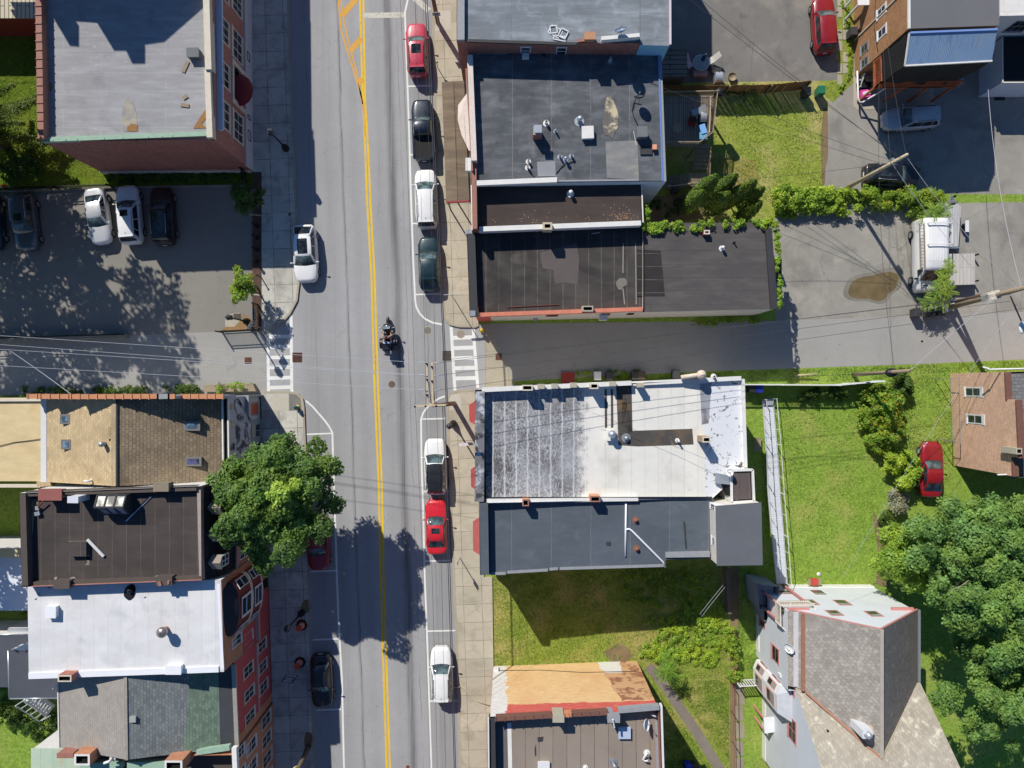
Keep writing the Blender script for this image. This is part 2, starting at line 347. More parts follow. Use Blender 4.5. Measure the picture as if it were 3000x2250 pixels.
def walk(name, outline, m, curb, cm):
    tp = MB().prism([Q(*p) for p in outline], -.02, .135); struct(name, tp, m)
    cb = MB(); pts = [Vector(Q(*p)) for p in curb]; L = []; Rr = []
    for i, p in enumerate(pts):
        d = (pts[min(i + 1, len(pts) - 1)] - pts[max(i - 1, 0)]).normalized(); n = Vector((-d.y, d.x)); L.append(p + n * .085); Rr.append(p - n * .085)
    cb.prism([(p.x, p.y) for p in L] + [(p.x, p.y) for p in Rr[::-1]], -.02, .148)
    struct('kerb', cb, cm)
walk('pavement', WEST_CURB + [(768, 960), (768, 505), (738, 505), (733, 0), (725, -700)], m_walkw, WEST_CURB, m_curb)
walk('pavement', SW_CURB + [(830, 3000), (806, 2250), (788, 1700), (776, 1450), (766, 1160)], m_walkw, SW_CURB, m_curb)
walk('pavement', EAST_CURB + [(1402, 957), (1402, 700), (1398, 300), (1376, 0), (1360, -700)], m_walk, EAST_CURB, m_curb)
walk('pavement', SE_CURB + [(1470, 3000), (1446, 1960), (1442, 1690), (1418, 1690), (1412, 1300), (1402, 1144)], m_walk, SE_CURB, m_curb)
sheet('brick_strip', [(742, 507), (768, 507), (768, 965), (741, 965)], .145, m_pavers)
struct('brick_strip', MB().prism([Q(742, 507), Q(742, 965), Q(767, 965), Q(767, 507)], -.02, .14), m_pavers)
for a, b in (((735, 629), (769, 633)), ((735, 862), (772, 866))): struct('kerb', MB().bar((*Q(*a), .09), (*Q(*b), .09), .12, .16), m_curb)
m_pale = surface('pale_concrete', C(212, 206, 190, K), .1, .5, 3, .12)
for nm, q in (('pavement_patch', [(1282, 33), (1321, 33), (1321, 92), (1276, 93)]), ('pavement_patch', [(1316, 1156), (1350, 1153), (1353, 1200), (1317, 1202)]), ('pavement_patch', [(801, 1152), (846, 1152), (847, 1203), (802, 1203)])): sheet(nm, q, .139, m_pale)
sheet('pavement_patch', [(848, 1153), (868, 1156), (882, 1166), (886, 1202), (849, 1203)], .1395, surface('asphalt_patch', C(140, 138, 132, K), .2, .6, 4, .3))
sheet('concrete_apron', [(1398, 958), (1428, 952), (1452, 1000), (1510, 1130), (1404, 1143)], .01, surface('apron_concrete', C(186, 178, 158, K), .14, .4, 3, .15, seams=(0, 2.2, 1.4, .012, C(110, 105, 95, K), 0, .05)))
m_lush = grass('ground_cover', C(78, 105, 30, K), C(128, 150, 46, K), C(165, 150, 75, K), C(120, 100, 70, K), .4)
sheet('lawn', [(-1500, -700), (300, -700), (300, 505), (742, 505), (742, 547), (340, 553), (0, 566), (-1500, 590)], .006, m_lush)
sheet('yard', [(1890, 244), (2452, 236), (2428, 300), (2415, 566), (2440, 602), (2262, 642), (1880, 660)], .006, m_yard)
sheet('vacant_lot', [(1440, 1600), (2115, 1600), (2150, 2000), (2158, 2300), (1900, 2300), (1860, 1930), (1446, 1956)], .006, m_weed)
sheet('dirt_patch', [(1880, 575), (2030, 570), (2060, 640), (1880, 660)], .011, m_soil)
sheet('dirt_patch', [(2140, 1630), (2166, 1630), (2160, 2300), (2138, 2300)], .011, m_soil)
for a in ([(2000, 478), (2100, 455), (2215, 470), (2225, 530), (2120, 560), (2030, 540)],):
    sheet('dirt_patch', a, .010, grass('bare_yard', C(150, 150, 70, K), C(180, 170, 95, K), C(214, 190, 140, K), C(205, 180, 135, K), .9, .4))
pv = MB().strip([(1898, 1952), (1925, 1980), (1958, 2025), (2000, 2085), (2050, 2160), (2110, 2255), (2150, 2330)], 29, .016); struct('path', pv, surface('path_asphalt', C(150, 140, 128, K), .18, .5, 3, .25, cracks=.6))
pv = MB(); 
for (x, y, w, h) in ((2166, 2015, 26, 22), (2170, 2045, 22, 40), (2166, 2090, 24, 44), (2168, 2140, 26, 46), (2166, 2192, 24, 44), (2167, 2235, 25, 30)): pv.box((*Q(x, y), .0), (w / PPM, h / PPM, .03), .05)
struct('stone_path', pv, surface('path_slabs', C(170, 160, 138, K), .2, .8, 4, .25))
pv = MB()
for i, y in enumerate(range(-30, 240, 33)):
    for x in (2460, 2476): 
        if (i + x) % 3: pv.box((*Q(x, y), .0), (14 / PPM, 29 / PPM, .035), .02 * (i % 3 - 1))
struct('stone_path', pv, surface('path_slabs2', C(185, 178, 160, K), .15, .8, 4, .2))
sheet('weedy_verge', [(2450, -700), (2505, -700), (2502, 240), (2440, 300), (2395, 260), (2452, 236)], .009, m_weed)
# puddle
def blob(cx, cy, rx, ry, seed, n=34, amp=.12):
    r = random.Random(seed); ph = [r.uniform(0, 6.28) for _ in range(5)]; out = []
    for i in range(n):
        a = 2 * math.pi * i / n; k = 1 + amp * sum(math.sin((j + 2) * a + ph[j]) / (j + 1.3) for j in range(5)) * .7
        out.append((cx + rx * k * math.cos(a), cy + ry * k * math.sin(a)))
    return out
sheet('dirt_patch', [(2556, 1490), (2584, 1545), (2600, 1650), (2606, 1722), (2566, 1712), (2574, 1620), (2562, 1550)], .009, m_soil); sheet('dirt_patch', blob(1812, 1915, 34, 30, 8, 24, .25), .0105, m_soil); sheet('dirt_patch', blob(2415, 425, 10, 120, 9, 40, .3), .0105, m_soil)
sheet('damp_patch', blob(2560, 838, 84, 50, 12, 60, .3), .0085, surface('damp_asphalt', C(138, 134, 124, .9), .2, .5, 3, .25))
t = NT('muddy_water'); pc = t.pos(); t.shader(t.mix(t.ramp(t.noise(pc, .8, 5), .3, .7), C(110, 96, 66, K), C(136, 120, 86, K)), .16, t.noise(pc, 3, 2), .02, .01, .5)
sheet('puddle', blob(2560, 840, 70, 40, 12, 60, .3), .0105, t.mat)

# ---------------------------------------------------------------- road markings
mk = MB(); Z = .0165
C1 = [(1064.6, -60), (1064.6, 0), (1070, 300), (1079.5, 452), (1085.5, 597), (1088, 640), (1097.5, 803), (1108, 1147), (1119, 1425), (1124, 1697), (1126.5, 1760), (1142.5, 2250), (1166, 3000)]
mk.strip(C1, 5.6, Z)
C2 = [(1055, -60), (1055, 0), (1060, 200), (1066, 340), (1071, 460), (1076, 597), (1088, 803), (1098, 1147), (1110, 1425), (1115, 1697), (1117, 1760), (1133, 2250), (1157, 3000)]
mk.strip(C2, 5.6, Z); struct('centre_line', mk, m_yel)
mk = MB().strip([(988, -60), (991.6, 0), (999.5, 90), (1017, 145), (1039, 217), (1061, 289), (1067, 330), (1070, 400)], 5, Z + .001)
mk.strip([(995, -60), (998.5, 0), (1007, 54), (1020, 120), (1046, 214), (1062, 305)], 4.5, Z + .001)
for a, b in (((1001, 48), (1058, -22)), ((1026, 150), (1059, 112)), ((1050, 245), (1063, 232)), ((990, -20), (1040, -80))): mk.strip([a, b], 17, Z + .0005)
struct('hatched_line', mk, m_yelf)
mk = MB().strip([(1065, 46), (1184, 44)], 16, Z + .002); mk.strip([(1213, -6), (1258, 32)], 17, Z); struct('stop_line', mk, m_whitef)
mk = MB().strip([(1196, -6), (1186.5, 36), (1189, 120), (1194, 253), (1198, 362), (1203, 542), (1211, 767), (1216.5, 880), (1220, 900), (1229, 918), (1245, 934), (1267, 945), (1297, 951)], 5.4, Z)
mk.strip([(1303, 1161), (1287, 1167), (1270, 1177), (1252, 1193), (1240, 1209), (1233.5, 1228), (1235, 1353), (1240, 1498), (1244, 1679), (1252.5, 1903), (1263, 2229), (1288, 3000)], 5.4, Z)
mk.strip([(896, 1174), (917, 1192), (934, 1212), (950, 1230), (964, 1249), (974, 1268), (976, 1353), (981, 1498), (987, 1679), (992, 1825), (1002, 1990), (1007.5, 2234), (1030, 3000)], 5.4, Z)
for x0, x1, y in ((1195, 1268, 252), (1200, 1272, 453), (1207, 1285, 654), (1216, 1296, 862), (1234, 1306, 1227), (1239, 1316, 1439), (1245, 1320, 1643), (1253, 1336, 1848), (1260, 1340, 2053), (1266, 1344, 2262)): mk.strip([(x0, y + 1), (x1, y - 1)], 4.4, Z + .001)
for x0, x1, y in ((899, 974, 1271), (905, 981, 1500), (910, 985, 1673), (917, 991, 1873), (926, 999, 2079), (932, 1008, 2290)): mk.strip([(x0, y + 1.5), (x1, y - 1.5)], 4.4, Z + .001)
struct('parking_lines', mk, m_white)
mk = MB().strip([(785, 971), (787, 1149)], 8.5, Z + .002).strip([(853, 923), (855, 1149)], 9, Z + .002)
for y in (986, 1016, 1047, 1076, 1107, 1135): mk.strip([(788, y + 1), (852, y - 1)], 10.5, Z + .0015)
struct('zebra_crossing', mk, m_white)
mk = MB().strip([(1321.5, 956), (1333, 1144)], 9, Z + .002).strip([(1385.5, 954), (1400, 1137)], 9, Z + .002)
for i, y in enumerate((989, 1019, 1049, 1078, 1108)): mk.strip([(1325 + i * 2, y + 1), (1389 + i * 2, y - 1)], 11.5, Z + .0015)
struct('zebra_crossing', mk, m_white)
# drains and manholes
m_iron = surface('rusty_iron', C(128, 88, 78, K), .25, 2, 9, .3); m_mh = surface('cast_iron_lid', C(118, 108, 98, K), .25, 2, 9, .3)
def grate(px, py, w, h, label, z=.02, m=None, rz=0.0):
    t = thing('drain_grate', label, 'drain', (*Q(px, py), 0)); fr = MB(); x, y = Q(px, py); a, b = w / PPM, h / PPM
    n = 7
    for i in range(n + 1):
        fr.box((x - a / 2 + a * i / n, y, z - .012), (.035, b, .014)); fr.box((x, y - b / 2 + b * i / n, z - .011), (a, .035, .014))
    fr.build('grid', m or m_iron, t); MB().box((x, y, z - .02), (a, b, .004)).build('pit', m_void, t)
grate(871, 1047, 27, 27, 'rusty square drain grate beside the west zebra crossing', .034)
grate(1309, 1042, 24, 27, 'dark drain grate at the kerb beside the east zebra crossing', .034, m_mh)
grate(1461, 1045, 17, 18, 'small rusty drain grate in the shaded east side street', .03)
grate(727, 1056, 19, 17, 'rusty drain grate in the west side street near the railing shadow', .03)
grate(695, 927, 20, 15, 'drain grate on the pale concrete pad under the car park lamp', .05, m_mh)
sheet('concrete_pad', [(660, 922), (700, 916), (708, 924), (706, 938), (688, 957), (660, 958)], .02, m_slab)
sheet('dirt_patch', [(660, 960), (690, 956), (712, 930), (712, 918), (735, 935), (757, 955), (757, 966), (645, 968)], .016, surface('rusty_soil', C(170, 135, 92, K), .2, 1, 5, .3))
def lid(px, py, r, label, z, m): 
    o = MB().cyl(Q(px, py), r / PPM, z - .012, z, 20).mat(1).cyl(Q(px, py), (r + 2.2) / PPM, z - .012, z - .004, 20).build('manhole_cover', [m, m_curb]); tag(o, label, 'manhole')
lid(1253, 968, 10.5, 'grey round manhole cover in the lane just above the east zebra crossing', .022, surface('grey_lid', C(142, 136, 128, K), .2, 2, 9, .3))
lid(1148, 1126, 10, 'round manhole cover in the middle of the northbound lane', .022, m_mh)
lid(1350, 978, 11, 'worn manhole cover under the east zebra crossing bars', .024, surface('worn_lid', C(170, 160, 145, K), .2, 2, 9, .3))
lid(1195, 2247, 6, 'rusty round cover in the road at the bottom edge of the photo', .022, m_iron)
lid(850, 629, 4, 'small round cover in the west pavement beside the shaded car park', .148, m_mh)
lid(2701, 1000, 3.5, 'small dark round cap in the sunlit side street south of the bins', .018, m_dark)
# ---------------------------------------------------------------- building helpers
def bbase(label, cat, name, gx, gy): return thing(name, label, cat, (*Q(gx, gy), 0))
def G(px, py, h):                            # ground-plane photo position of a vertical line through the point
    s = (H - h) / H; return (1500 + (px - 1500) * s, 1125 + (py - 1125) * s)
def shell(root, pts, z1, m, name='wall', z0=0, mats=None, cap=False):
    return MB().prism(pts, z0, z1, cap, False, mats).build(name, m, root)
def deck(root, pts, zs, m, name='roof'):
    zs = zs if isinstance(zs, (list, tuple)) else [zs] * len(pts)
    return MB().poly([(p[0], p[1], z) for p, z in zip(pts, zs)]).build(name, m, root, False)
def coping(root, a, b, h, w, hgt, m, name='coping', hb=None, lips=0):
    """low wall with its top centre line from pixel a to b, seen at height h (hb at the far end)"""
    hb = h if hb is None else hb; p = P(*a, h); q = P(*b, hb); mb = MB()
    d = (q - p); d.z = 0; L = d.length; d.normalize(); n = Vector((-d.y, d.x, 0)) * w / 2; dz = Vector((0, 0, hgt))
    vs = [p + n, p - n, q - n, q + n, p + n - dz, p - n - dz, q - n - dz, q + n - dz]
    mb.add(vs, [[0, 1, 2, 3], [1, 0, 4, 5], [2, 1, 5, 6], [3, 2, 6, 7], [0, 3, 7, 4]])
    if lips:
        k = max(2, int(L / lips))
        for i in range(k + 1):
            c = p.lerp(q, i / k); mb.bar(c + n * 1.1 + Vector((0, 0, .02)), c - n * 1.1 + Vector((0, 0, .02)), .07, .07)
    return mb.build(name, m, root)
class Wall:
    """vertical wall through two ground pixels; n = outward direction in photo terms ('E','W','N','S')"""
    def __init__(s, root, g0, g1, n):
        s.root = root; s.a = Vector(Q(*g0)); s.b = Vector(Q(*g1)); s.g0 = g0; s.g1 = g1; d = (s.b - s.a).normalized()
        s.n = Vector((-d.y, d.x)); want = {'E': (1, 0), 'W': (-1, 0), 'N': (0, 1), 'S': (0, -1)}[n]
        if s.n.dot(Vector(want)) < 0: s.n = -s.n
        s.ax = 1 if n in 'EW' else 0
    def pt(s, t, z, out=0.0):                # t: ground pixel along the wall (y for E/W walls, x for N/S walls)
        f = (t - s.g0[s.ax]) / (s.g1[s.ax] - s.g0[s.ax]); p = s.a.lerp(s.b, f) + s.n * out; return Vector((p.x, p.y, z))
    def quad(s, mb, t0, t1, z0, z1, out): mb.add([s.pt(t0, z0, out), s.pt(t1, z0, out), s.pt(t1, z1, out), s.pt(t0, z1, out)], [[0, 1, 2, 3]]); return mb
    def slab(s, mb, t0, t1, z0, z1, o0, o1):
        vs = [s.pt(t, z, o) for o in (o0, o1) for t, z in ((t0, z0), (t1, z0), (t1, z1), (t0, z1))]
        mb.add(vs, [[4, 5, 6, 7], [0, 4, 7, 3], [1, 2, 6, 5], [0, 1, 5, 4], [3, 7, 6, 2]]); return mb
    def win(s, t0, t1, z0, z1, fm, pm=None, nm=1, name='window', fw=3.2, rail=True, sill=True, blind=None, lintel=None, out=.03):
        mb = MB(); f = fw / PPM
        if t0 > t1: t0, t1 = t1, t0
        dt = fw
        s.slab(mb, t0, t0 + dt, z0, z1, 0, out); s.slab(mb, t1 - dt, t1, z0, z1, 0, out)
        s.slab(mb, t0 + dt, t1 - dt, z1 - f, z1, 0, out); s.slab(mb, t0 + dt, t1 - dt, z0, z0 + f, 0, out)
        for i in range(nm): 
            tm = t0 + (t1 - t0) * (i + 1) / (nm + 1); s.slab(mb, tm - dt * .35, tm + dt * .35, z0 + f, z1 - f, 0, out * .9)
        if rail: zm = (z0 + z1) / 2; s.slab(mb, t0 + dt, t1 - dt, zm - .035, zm + .035, 0, out * .8)
        if sill: s.slab(mb, t0 - dt * .6, t1 + dt * .6, z0 - .13, z0 - .005, 0, out + .05)
        if lintel: s.slab(mb, t0 - dt * .6, t1 + dt * .6, z1 + .005, z1 + lintel, 0, out + .015)
        o = mb.build(name, fm, s.root)
        pn = s.quad(MB(), t0 + dt, t1 - dt, z0 + f, z1 - f, .02)
        if blind: s.quad(pn.mat(1), t0 + dt, t1 - dt, z1 - f - (z1 - z0) * blind, z1 - f, .026)
        pn.build('pane', [pm or m_pane, m_blind], o, False); return o
m_blind = flat('window_blind', C(150, 148, 140), .8, .15)
def pipe(root, px, py, h, hgt, r, m, name='vent_pipe', cap=None, bend=None):
    x, y = Qh(px, py, h); mb = MB()
    if cap: mb.lathe((x, y, h), [(r, 0), (r, hgt), (cap, hgt), (cap, hgt + .14), (cap * .5, hgt + .22), (.01, hgt + .24)], 14)
    elif bend: mb.tube([(x, y, h), (x, y, h + hgt), (x + bend[0] * .12, y + bend[1] * .12, h + hgt + .1), (x + bend[0], y + bend[1], h + hgt + .06)], r, 8)
    else: mb.cyl((x, y), r, h, h + hgt, 12).mat(1).cyl((x, y), r * .7, h + hgt + .002, h + hgt + .004, 12).mat(0)
    mb.mat(2 if not cap and not bend else 0).cyl((x, y), r * 2.2, h, h + .03, 12)
    return mb.build(name, [m, m_void, m], root)
def chimney(root, px, py, w, l, z0, z1, m, cap=None, flues=1, name='chimney', rz=0.0):
    """px,py: top centre as seen in the photo"""
    x, y = Qh(px, py, z1); mb = MB(); t = .14 if min(w, l) > .5 else .09
    o = [(-w / 2, -l / 2), (w / 2, -l / 2), (w / 2, l / 2), (-w / 2, l / 2)]; c, s_ = math.cos(rz), math.sin(rz)
    T = lambda q: (x + c * q[0] - s_ * q[1], y + s_ * q[0] + c * q[1])
    out = [T(q) for q in o]; inn = inset(out, t); mb.prism(out, z0, z1, False)
    n = 4; mb.mat(1); mb.add([(*p, z1) for p in out] + [(*p, z1) for p in inn], [[i, (i + 1) % 4, 4 + (i + 1) % 4, 4 + i] for i in range(4)])
    mb.mat(2); mb.prism(inn[::-1], z1 - .35, z1, False); mb.poly([(*p, z1 - .34) for p in inn])
    return mb.build(name, [m, cap or m, m_void], root)
def boxpart(root, name, px, py, w, l, z0, z1, m, rz=0.0, bevel=.04):
    x, y = Qh(px, py, z1); mb = MB(); mb.box((x, y, z0), (w, l, z1 - z0 - bevel), rz)
    mb.box((x, y, z1 - bevel), (w + bevel * 1.6, l + bevel * 1.6, bevel), rz); return mb.build(name, m, root)
def dish(root, px, py, h, r, yaw, pitch, m, name='satellite_dish'):
    x, y = Qh(px, py, h); mb = MB(); prof = [(0.01, .0)] + [(r * k / 5, (r * k / 5) ** 2 / (r * 2.6)) for k in range(1, 6)] + [(r * .97, r / 2.6 + .03)]
    mb.lathe((0, 0, 0), prof, 18); mt = Matrix.Rotation(yaw, 4, 'Z') @ Matrix.Rotation(pitch, 4, 'Y')
    mb.v = [tuple(mt @ Vector(v) + Vector((x, y, h))) for v in mb.v]
    tip = mt @ Vector((-r * .4, 0, r * 1.1)) + Vector((x, y, h)); base = Vector((x, y, h)) - mt @ Vector((0, 0, .12))
    o = mb.build(name, m, root)
    MB().tube([base, (base.x, base.y, h - .55)], .03).tube([base, mt @ Vector((r * .9, 0, .05)) + Vector((x, y, h)), tip], .018).ball(tip, .06, 8, 5).build('mast', m_galv, o)
    return o
def rect(x0, y0, x1, y1): return [(x0, y0), (x1, y0), (x1, y1), (x0, y1)]
KB = 1.0
m_brickr = brickwall('red_brick', C(176, 112, 98, KB), C(190, 165, 152, KB), .22, .075, .25, .009, .3, C(185, 130, 115, KB))
m_brickd = brickwall('dark_brick', C(172, 112, 98, KB), C(150, 118, 106, KB), .22, .075, .25, .01, .35)
m_cop_tile = flat('terracotta_coping', C(158, 110, 95, KB), .7, .22, scale=4)
m_cop_orange = flat('glazed_orange_coping', C(198, 138, 98, KB), .6, .2, scale=4)
m_cop_brown = flat('brown_coping', C(120, 84, 72, KB), .7, .2, scale=3)
m_copper = flat('verdigris_copper', C(150, 178, 156, KB), .7, .22, scale=3)
m_stone = flat('pale_stone', C(214, 204, 184, KB), .85, .2, scale=3)
m_whitec = flat('white_coping', C(236, 234, 228, .9), .7, .14, scale=2)
m_greyc = flat('grey_flashing', C(150, 152, 155, KB), .6, .2, scale=3)
m_blk = flat('black_membrane_edge', C(58, 58, 60, KB), .7, .2, scale=2)
# ================================================================ NW red brick school-like building
b = bbase('large red brick building with grey flat roof and maroon dome awning at the top left', 'building', 'brick_building', 520, 505)
g = [(302, 507), (741.5, 503), (733, -360), (292, -360)]; pts = [Q(*p) for p in g]
shell(b, pts, 7.8, [m_brickd, m_brickr], mats=[0, 1, 0, 0])
m_r1 = surface('grey_roof_felt', C(155, 154, 155, KB), .1, .3, 1.4, .12, 14, seams=(0, 7.5, 1.34, .014, C(180, 180, 182, KB), .37, .03), stains=[(C(118, 118, 124, KB), .5, .55, .75, .45), (C(205, 205, 208, KB), 3.5, .66, .72, .5)], streak=(0, C(196, 196, 200, KB), .3, .2, 2.0))
deck(b, inset(pts, .05), [7.55] * 4, m_r1)
m_rust = flat('leaf_litter', C(150, 112, 70, KB), .95, .4, scale=9)
for i, q in enumerate(([(372, 372), (385, 362), (404, 366), (402, 385), (372, 384)], [(566, 376), (585, 345), (602, 320), (604, 345), (592, 362), (604, 375)], [(146, 240), (152, 246), (152, 262), (147, 270)])):
    MB().poly([P(*p, 7.58) for p in q]).build('debris', m_rust, b)
pd = MB().poly([P(*p, 7.565) for p in ((362, 300), (376, 285), (392, 300), (400, 340), (405, 384), (362, 386), (356, 350))]); pd.build('stain', surface('roof_stain', C(152, 150, 148, KB), .15, .4, 1.2, .25, stains=[(C(186, 174, 148, KB), .8, .46, .6, .7)]), b)
coping(b, (111, -60), (119, 405), 8.25, .44, .72, m_cop_tile, 'tile_coping', lips=.62)
coping(b, (121, 409), (607, 391), 7.86, .34, .32, m_copper, 'copper_edge')
coping(b, (602, -60), (610, 203), 8.3, .46, .75, m_stone, 'stone_coping'); coping(b, (607, 203), (614, 402), 8.15, .42, .6, m_stone, 'stone_coping')
w = Wall(b, (741.5, 503), (733, -360), 'E')
mb = MB(); w.slab(mb, -200, 470, 7.0, 7.2, 0, .42); w.slab(mb, -200, 470, 6.86, 6.995, 0, .22); mb.build('cornice', flat('painted_cornice', C(196, 204, 214, KB), .6, .1), b)
mb = MB(); w.slab(mb, -200, 503, .0, 1.65, 0, .08); w.slab(mb, -200, 503, 1.653, 1.8, 0, .13); mb.build('stone_base', flat('limestone_base', C(205, 205, 202, KB), .8, .18), b)
for y0, y1 in ((40, 108), (157, 223), (273, 340), (376, 452)): w.win(y0, y1, 4.95, 6.75, m_stone, nm=2, fw=4, lintel=.25)
for y0, y1 in ((38, 100), (149, 230), (374, 454)): w.win(y0, y1, 2.25, 4.1, m_stone, nm=2, fw=4, lintel=.25)
for y0, y1 in ((171, 195), (260, 275), (352, 364), (395, 425)): w.win(y0, y1, .75, 1.35, m_dark, nm=0, fw=2, rail=False, sill=False, out=.11)
mb = MB(); w.slab(mb, 240, 254, 1.8, 4.2, 0, .1); w.slab(mb, 346, 360, 1.8, 4.2, 0, .1); w.slab(mb, 240, 360, 4.205, 4.5, 0, .14); mb.build('door_surround', m_stone, b)
aw = []; yc = 309
for i in range(9):
    t = math.pi * i / 8; row = []
    for j in range(6):
        e = math.pi / 2 * j / 5; rr = 1.22 * math.cos(e)
        row.append(w.pt(yc + math.cos(t) * rr * PPM * 1.05, 3.05 + 1.0 * math.sin(e), .03 + math.sin(t) * 1.15 * math.cos(e)))
    aw.append(row)
MB().grid(aw).build('dome_awning', flat('maroon_canvas', C(112, 28, 40, .9), .8, .15), b)
mb = MB(); w.slab(mb, 262, 272, 3.6, 4.0, 0, .3); mb.build('wall_lantern', m_dark, b)
w2 = Wall(b, (302, 507), (741.5, 503), 'S')
mb = MB(); w2.slab(mb, 302, 738, 0, .55, 0, .1); mb.build('stone_base', m_stone, b)
boxpart(b, 'roof_fan', 564, 153, .82, .62, 7.55, 8.05, flat('grey_fan_housing', C(105, 108, 112), .7, .1), .02)
for px, py, l, a in ((543, 195, .85, 1.15), (542, 284, .38, .6), (541, 308, .6, -.15)): boxpart(b, 'loose_board', px, py, l, .24, 7.56, 7.62, m_wood, a, .01)
for px in (150, 190, 222, 300, 355, 430, 470, 500): boxpart(b, 'roof_bracket', px, 412 - (px - 120) * .034, .2, .12, 7.8, 7.9, m_copper, 0, .02)
# the taller rear block (just outside the frame) whose gable and stacks throw the shadow on this roof
gx = []
for px, py in ((-60, -6), (140, 25), (205, 135), (232, 138), (232, 100), (205, 62), (285, 68), (335, 150), (370, 150), (388, 188), (426, 188), (426, 160), (408, 135), (482, 124), (600, 20), (640, -18)):
    p = P(px, py, 7.55); yw = Q(0, -70)[1]; tt = (yw - p.y) / (-SDY); gx.append((p.x - tt * SDX, 7.55 + tt * math.tan(R(SUN_EL))))
yw = Q(0, -70)[1]
mb = MB(); mb.add([(x, yw, z) for x, z in gx] + [(gx[-1][0], yw, 7.3), (gx[0][0], yw, 7.3)], [list(range(len(gx) + 2))]); n_ = len(gx)
mb.add([(x, yw, z) for x, z in gx] + [(x, yw + .6, z) for x, z in gx], [[i, i + 1, n_ + i + 1, n_ + i] for i in range(n_ - 1)])
mb.add([(x, yw + .6, z) for x, z in gx] + [(gx[-1][0], yw + .6, 7.3), (gx[0][0], yw + .6, 7.3)], [list(range(len(gx) + 2))]); mb.build('stepped_gable', m_brickr, b, False)

# small garage with ribbed roof behind it
b = bbase('low red garage with pale ribbed metal roof at the top left corner', 'garage', 'garage', 60, 105)
pts = [Q(-500, 110), Q(235, 104), Q(235, -300), Q(-500, -300)]
shell(b, pts, 3.0, flat('red_boards', C(150, 58, 42, KB), .8, .2, scale=3)); pp = [Q(-500, 113), Q(240, 108), Q(240, -300), Q(-500, -300)]
MB().prism(pp, 3.0, 3.1).build('roof', planks('ribbed_roof', C(205, 195, 170, KB), R(90), .33, .06, .03, 30), b)

# ================================================================ white/tan painted gable building on the west corner (B13)
b = bbase('corner building with tan shingled low gable roof and orange tile parapet', 'building', 'corner_building', 530, 1290)
yN, yS = 1162, 1376; xr = 522; hr = 9.5; hw, he = 7.35, 7.25
A = [Q(297, yN), Q(xr, yN - 1), Q(762, yN - 4), Q(765, yS), Q(xr, yS), Q(297, yS)]
m_render = flat('grey_render', C(176, 180, 186, KB), .85, .14)
shell(b, A, [hw, hr, he, he, hr, hw], m_render)
m_sh1 = surface('tan_shingles', C(194, 173, 137, KB), .12, .4, 2, .14, 18, seams=(R(90), .32, .2, .012, C(150, 125, 90, KB), .5, .12), stains=[(C(150, 128, 95, KB), .5, .48, .75, .55)])
m_sh2 = surface('brown_shaded_shingles', C(146, 130, 108, KB), .15, .35, 2, .2, 16, seams=(R(90), .34, .22, .018, C(82, 70, 56, KB), .5, .16), stains=[(C(196, 170, 126, KB), .28, .52, .75, .5), (C(85, 76, 66, KB), .4, .5, .7, .6)])  # east slope, turned from the sun: its shade is put into the darker brown
e = .02
MB().poly([(*Q(297, yN), hw + e), (*Q(xr, yN), hr + e), (*Q(xr, yS), hr + e), (*Q(297, yS), hw + e)]).build('west_roof', m_sh1, b)
MB().poly([(*Q(xr, yN), hr + e), (*Q(755, yN), he + .1), (*Q(758, yS), he + .1), (*Q(xr, yS), hr + e)]).build('east_roof', m_sh2, b)
MB().bar((*Q(xr - 2, yN), hr + .03), (*Q(xr - 2, yS), hr + .03), .34, .07).build('ridge_cap', m_sh1, b); MB().bar((*Q(xr + 6, yN), hr + .02), (*Q(xr + 6, yS), hr + .02), .12, .09).build('ridge_gap', m_blk, b)
# stepped north parapet
def xp(px, h): return G(px, 1165, h)[0]
mb = MB(); segs = [(xp(85, 8.35), xp(140, 8.35), 8.35), (xp(140, 8.35), xp(231, 9.0), 9.0), (xp(231, 9.0), xp(515, 9.75), 9.75), (xp(515, 9.75), xp(660, 8.5), 8.75)]
for x0, x1, z in segs: mb.prism([Q(x0, yN - 9), Q(x1, yN - 9), Q(x1, yN - 1), Q(x0, yN - 1)], 6.5, z)
mb.build('parapet', m_render, b)
for (x0, x1, z), nm in zip(segs, 'abcd'):
    if nm == 'c':
        for u0, u1, m_ in ((x0, xp(465, z), m_cop_orange), (xp(465, z), xp(497, z), m_greyc), (xp(497, z), x1, m_cop_orange)):
            c_ = MB(); c_.bar((*Q(u0, yN - 6), z + .07), (*Q(u1, yN - 7), z + .07), .34, .16); k = int(abs(u1 - u0) / 20)
            for i in range(k + 1):
                xx = u0 + (u1 - u0) * i / max(k, 1); c_.bar((*Q(xx, yN - 13), z + .1), (*Q(xx, yN + 1), z + .1), .08, .2)
            c_.build('tile_coping', m_, b)
    else:
        c_ = MB(); c_.bar((*Q(x0, yN - 6), z + .07), (*Q(x1, yN - 6), z + .07), .34, .16); k = max(1, int(abs(x1 - x0) / 20))
        for i in range(k + 1): c_.bar((*Q(x0 + (x1 - x0) * i / k, yN - 13), z + .1), (*Q(x0 + (x1 - x0) * i / k, yN + 1), z + .1), .08, .2)
        c_.build('tile_coping', m_cop_orange, b)
MB().bar((*Q(301, yN), hw + .1), (*Q(301, yS), hw + .1), .42, .12).build('flashing', flat('pale_flashing', C(226, 226, 224, .9), .6, .12, scale=4), b)
c_ = MB(); c_.bar((*Q(757, yN), he + .1), (*Q(760, yS), he + .1), .1, .2).bar((*Q(771, yN), he + .08), (*Q(774, yS), he + .08), .1, .2); c_.mat(1).bar((*Q(764, yN), he - .02), (*Q(767, yS), he - .02), .3, .06); c_.build('gutter', [m_whitec, m_void], b)
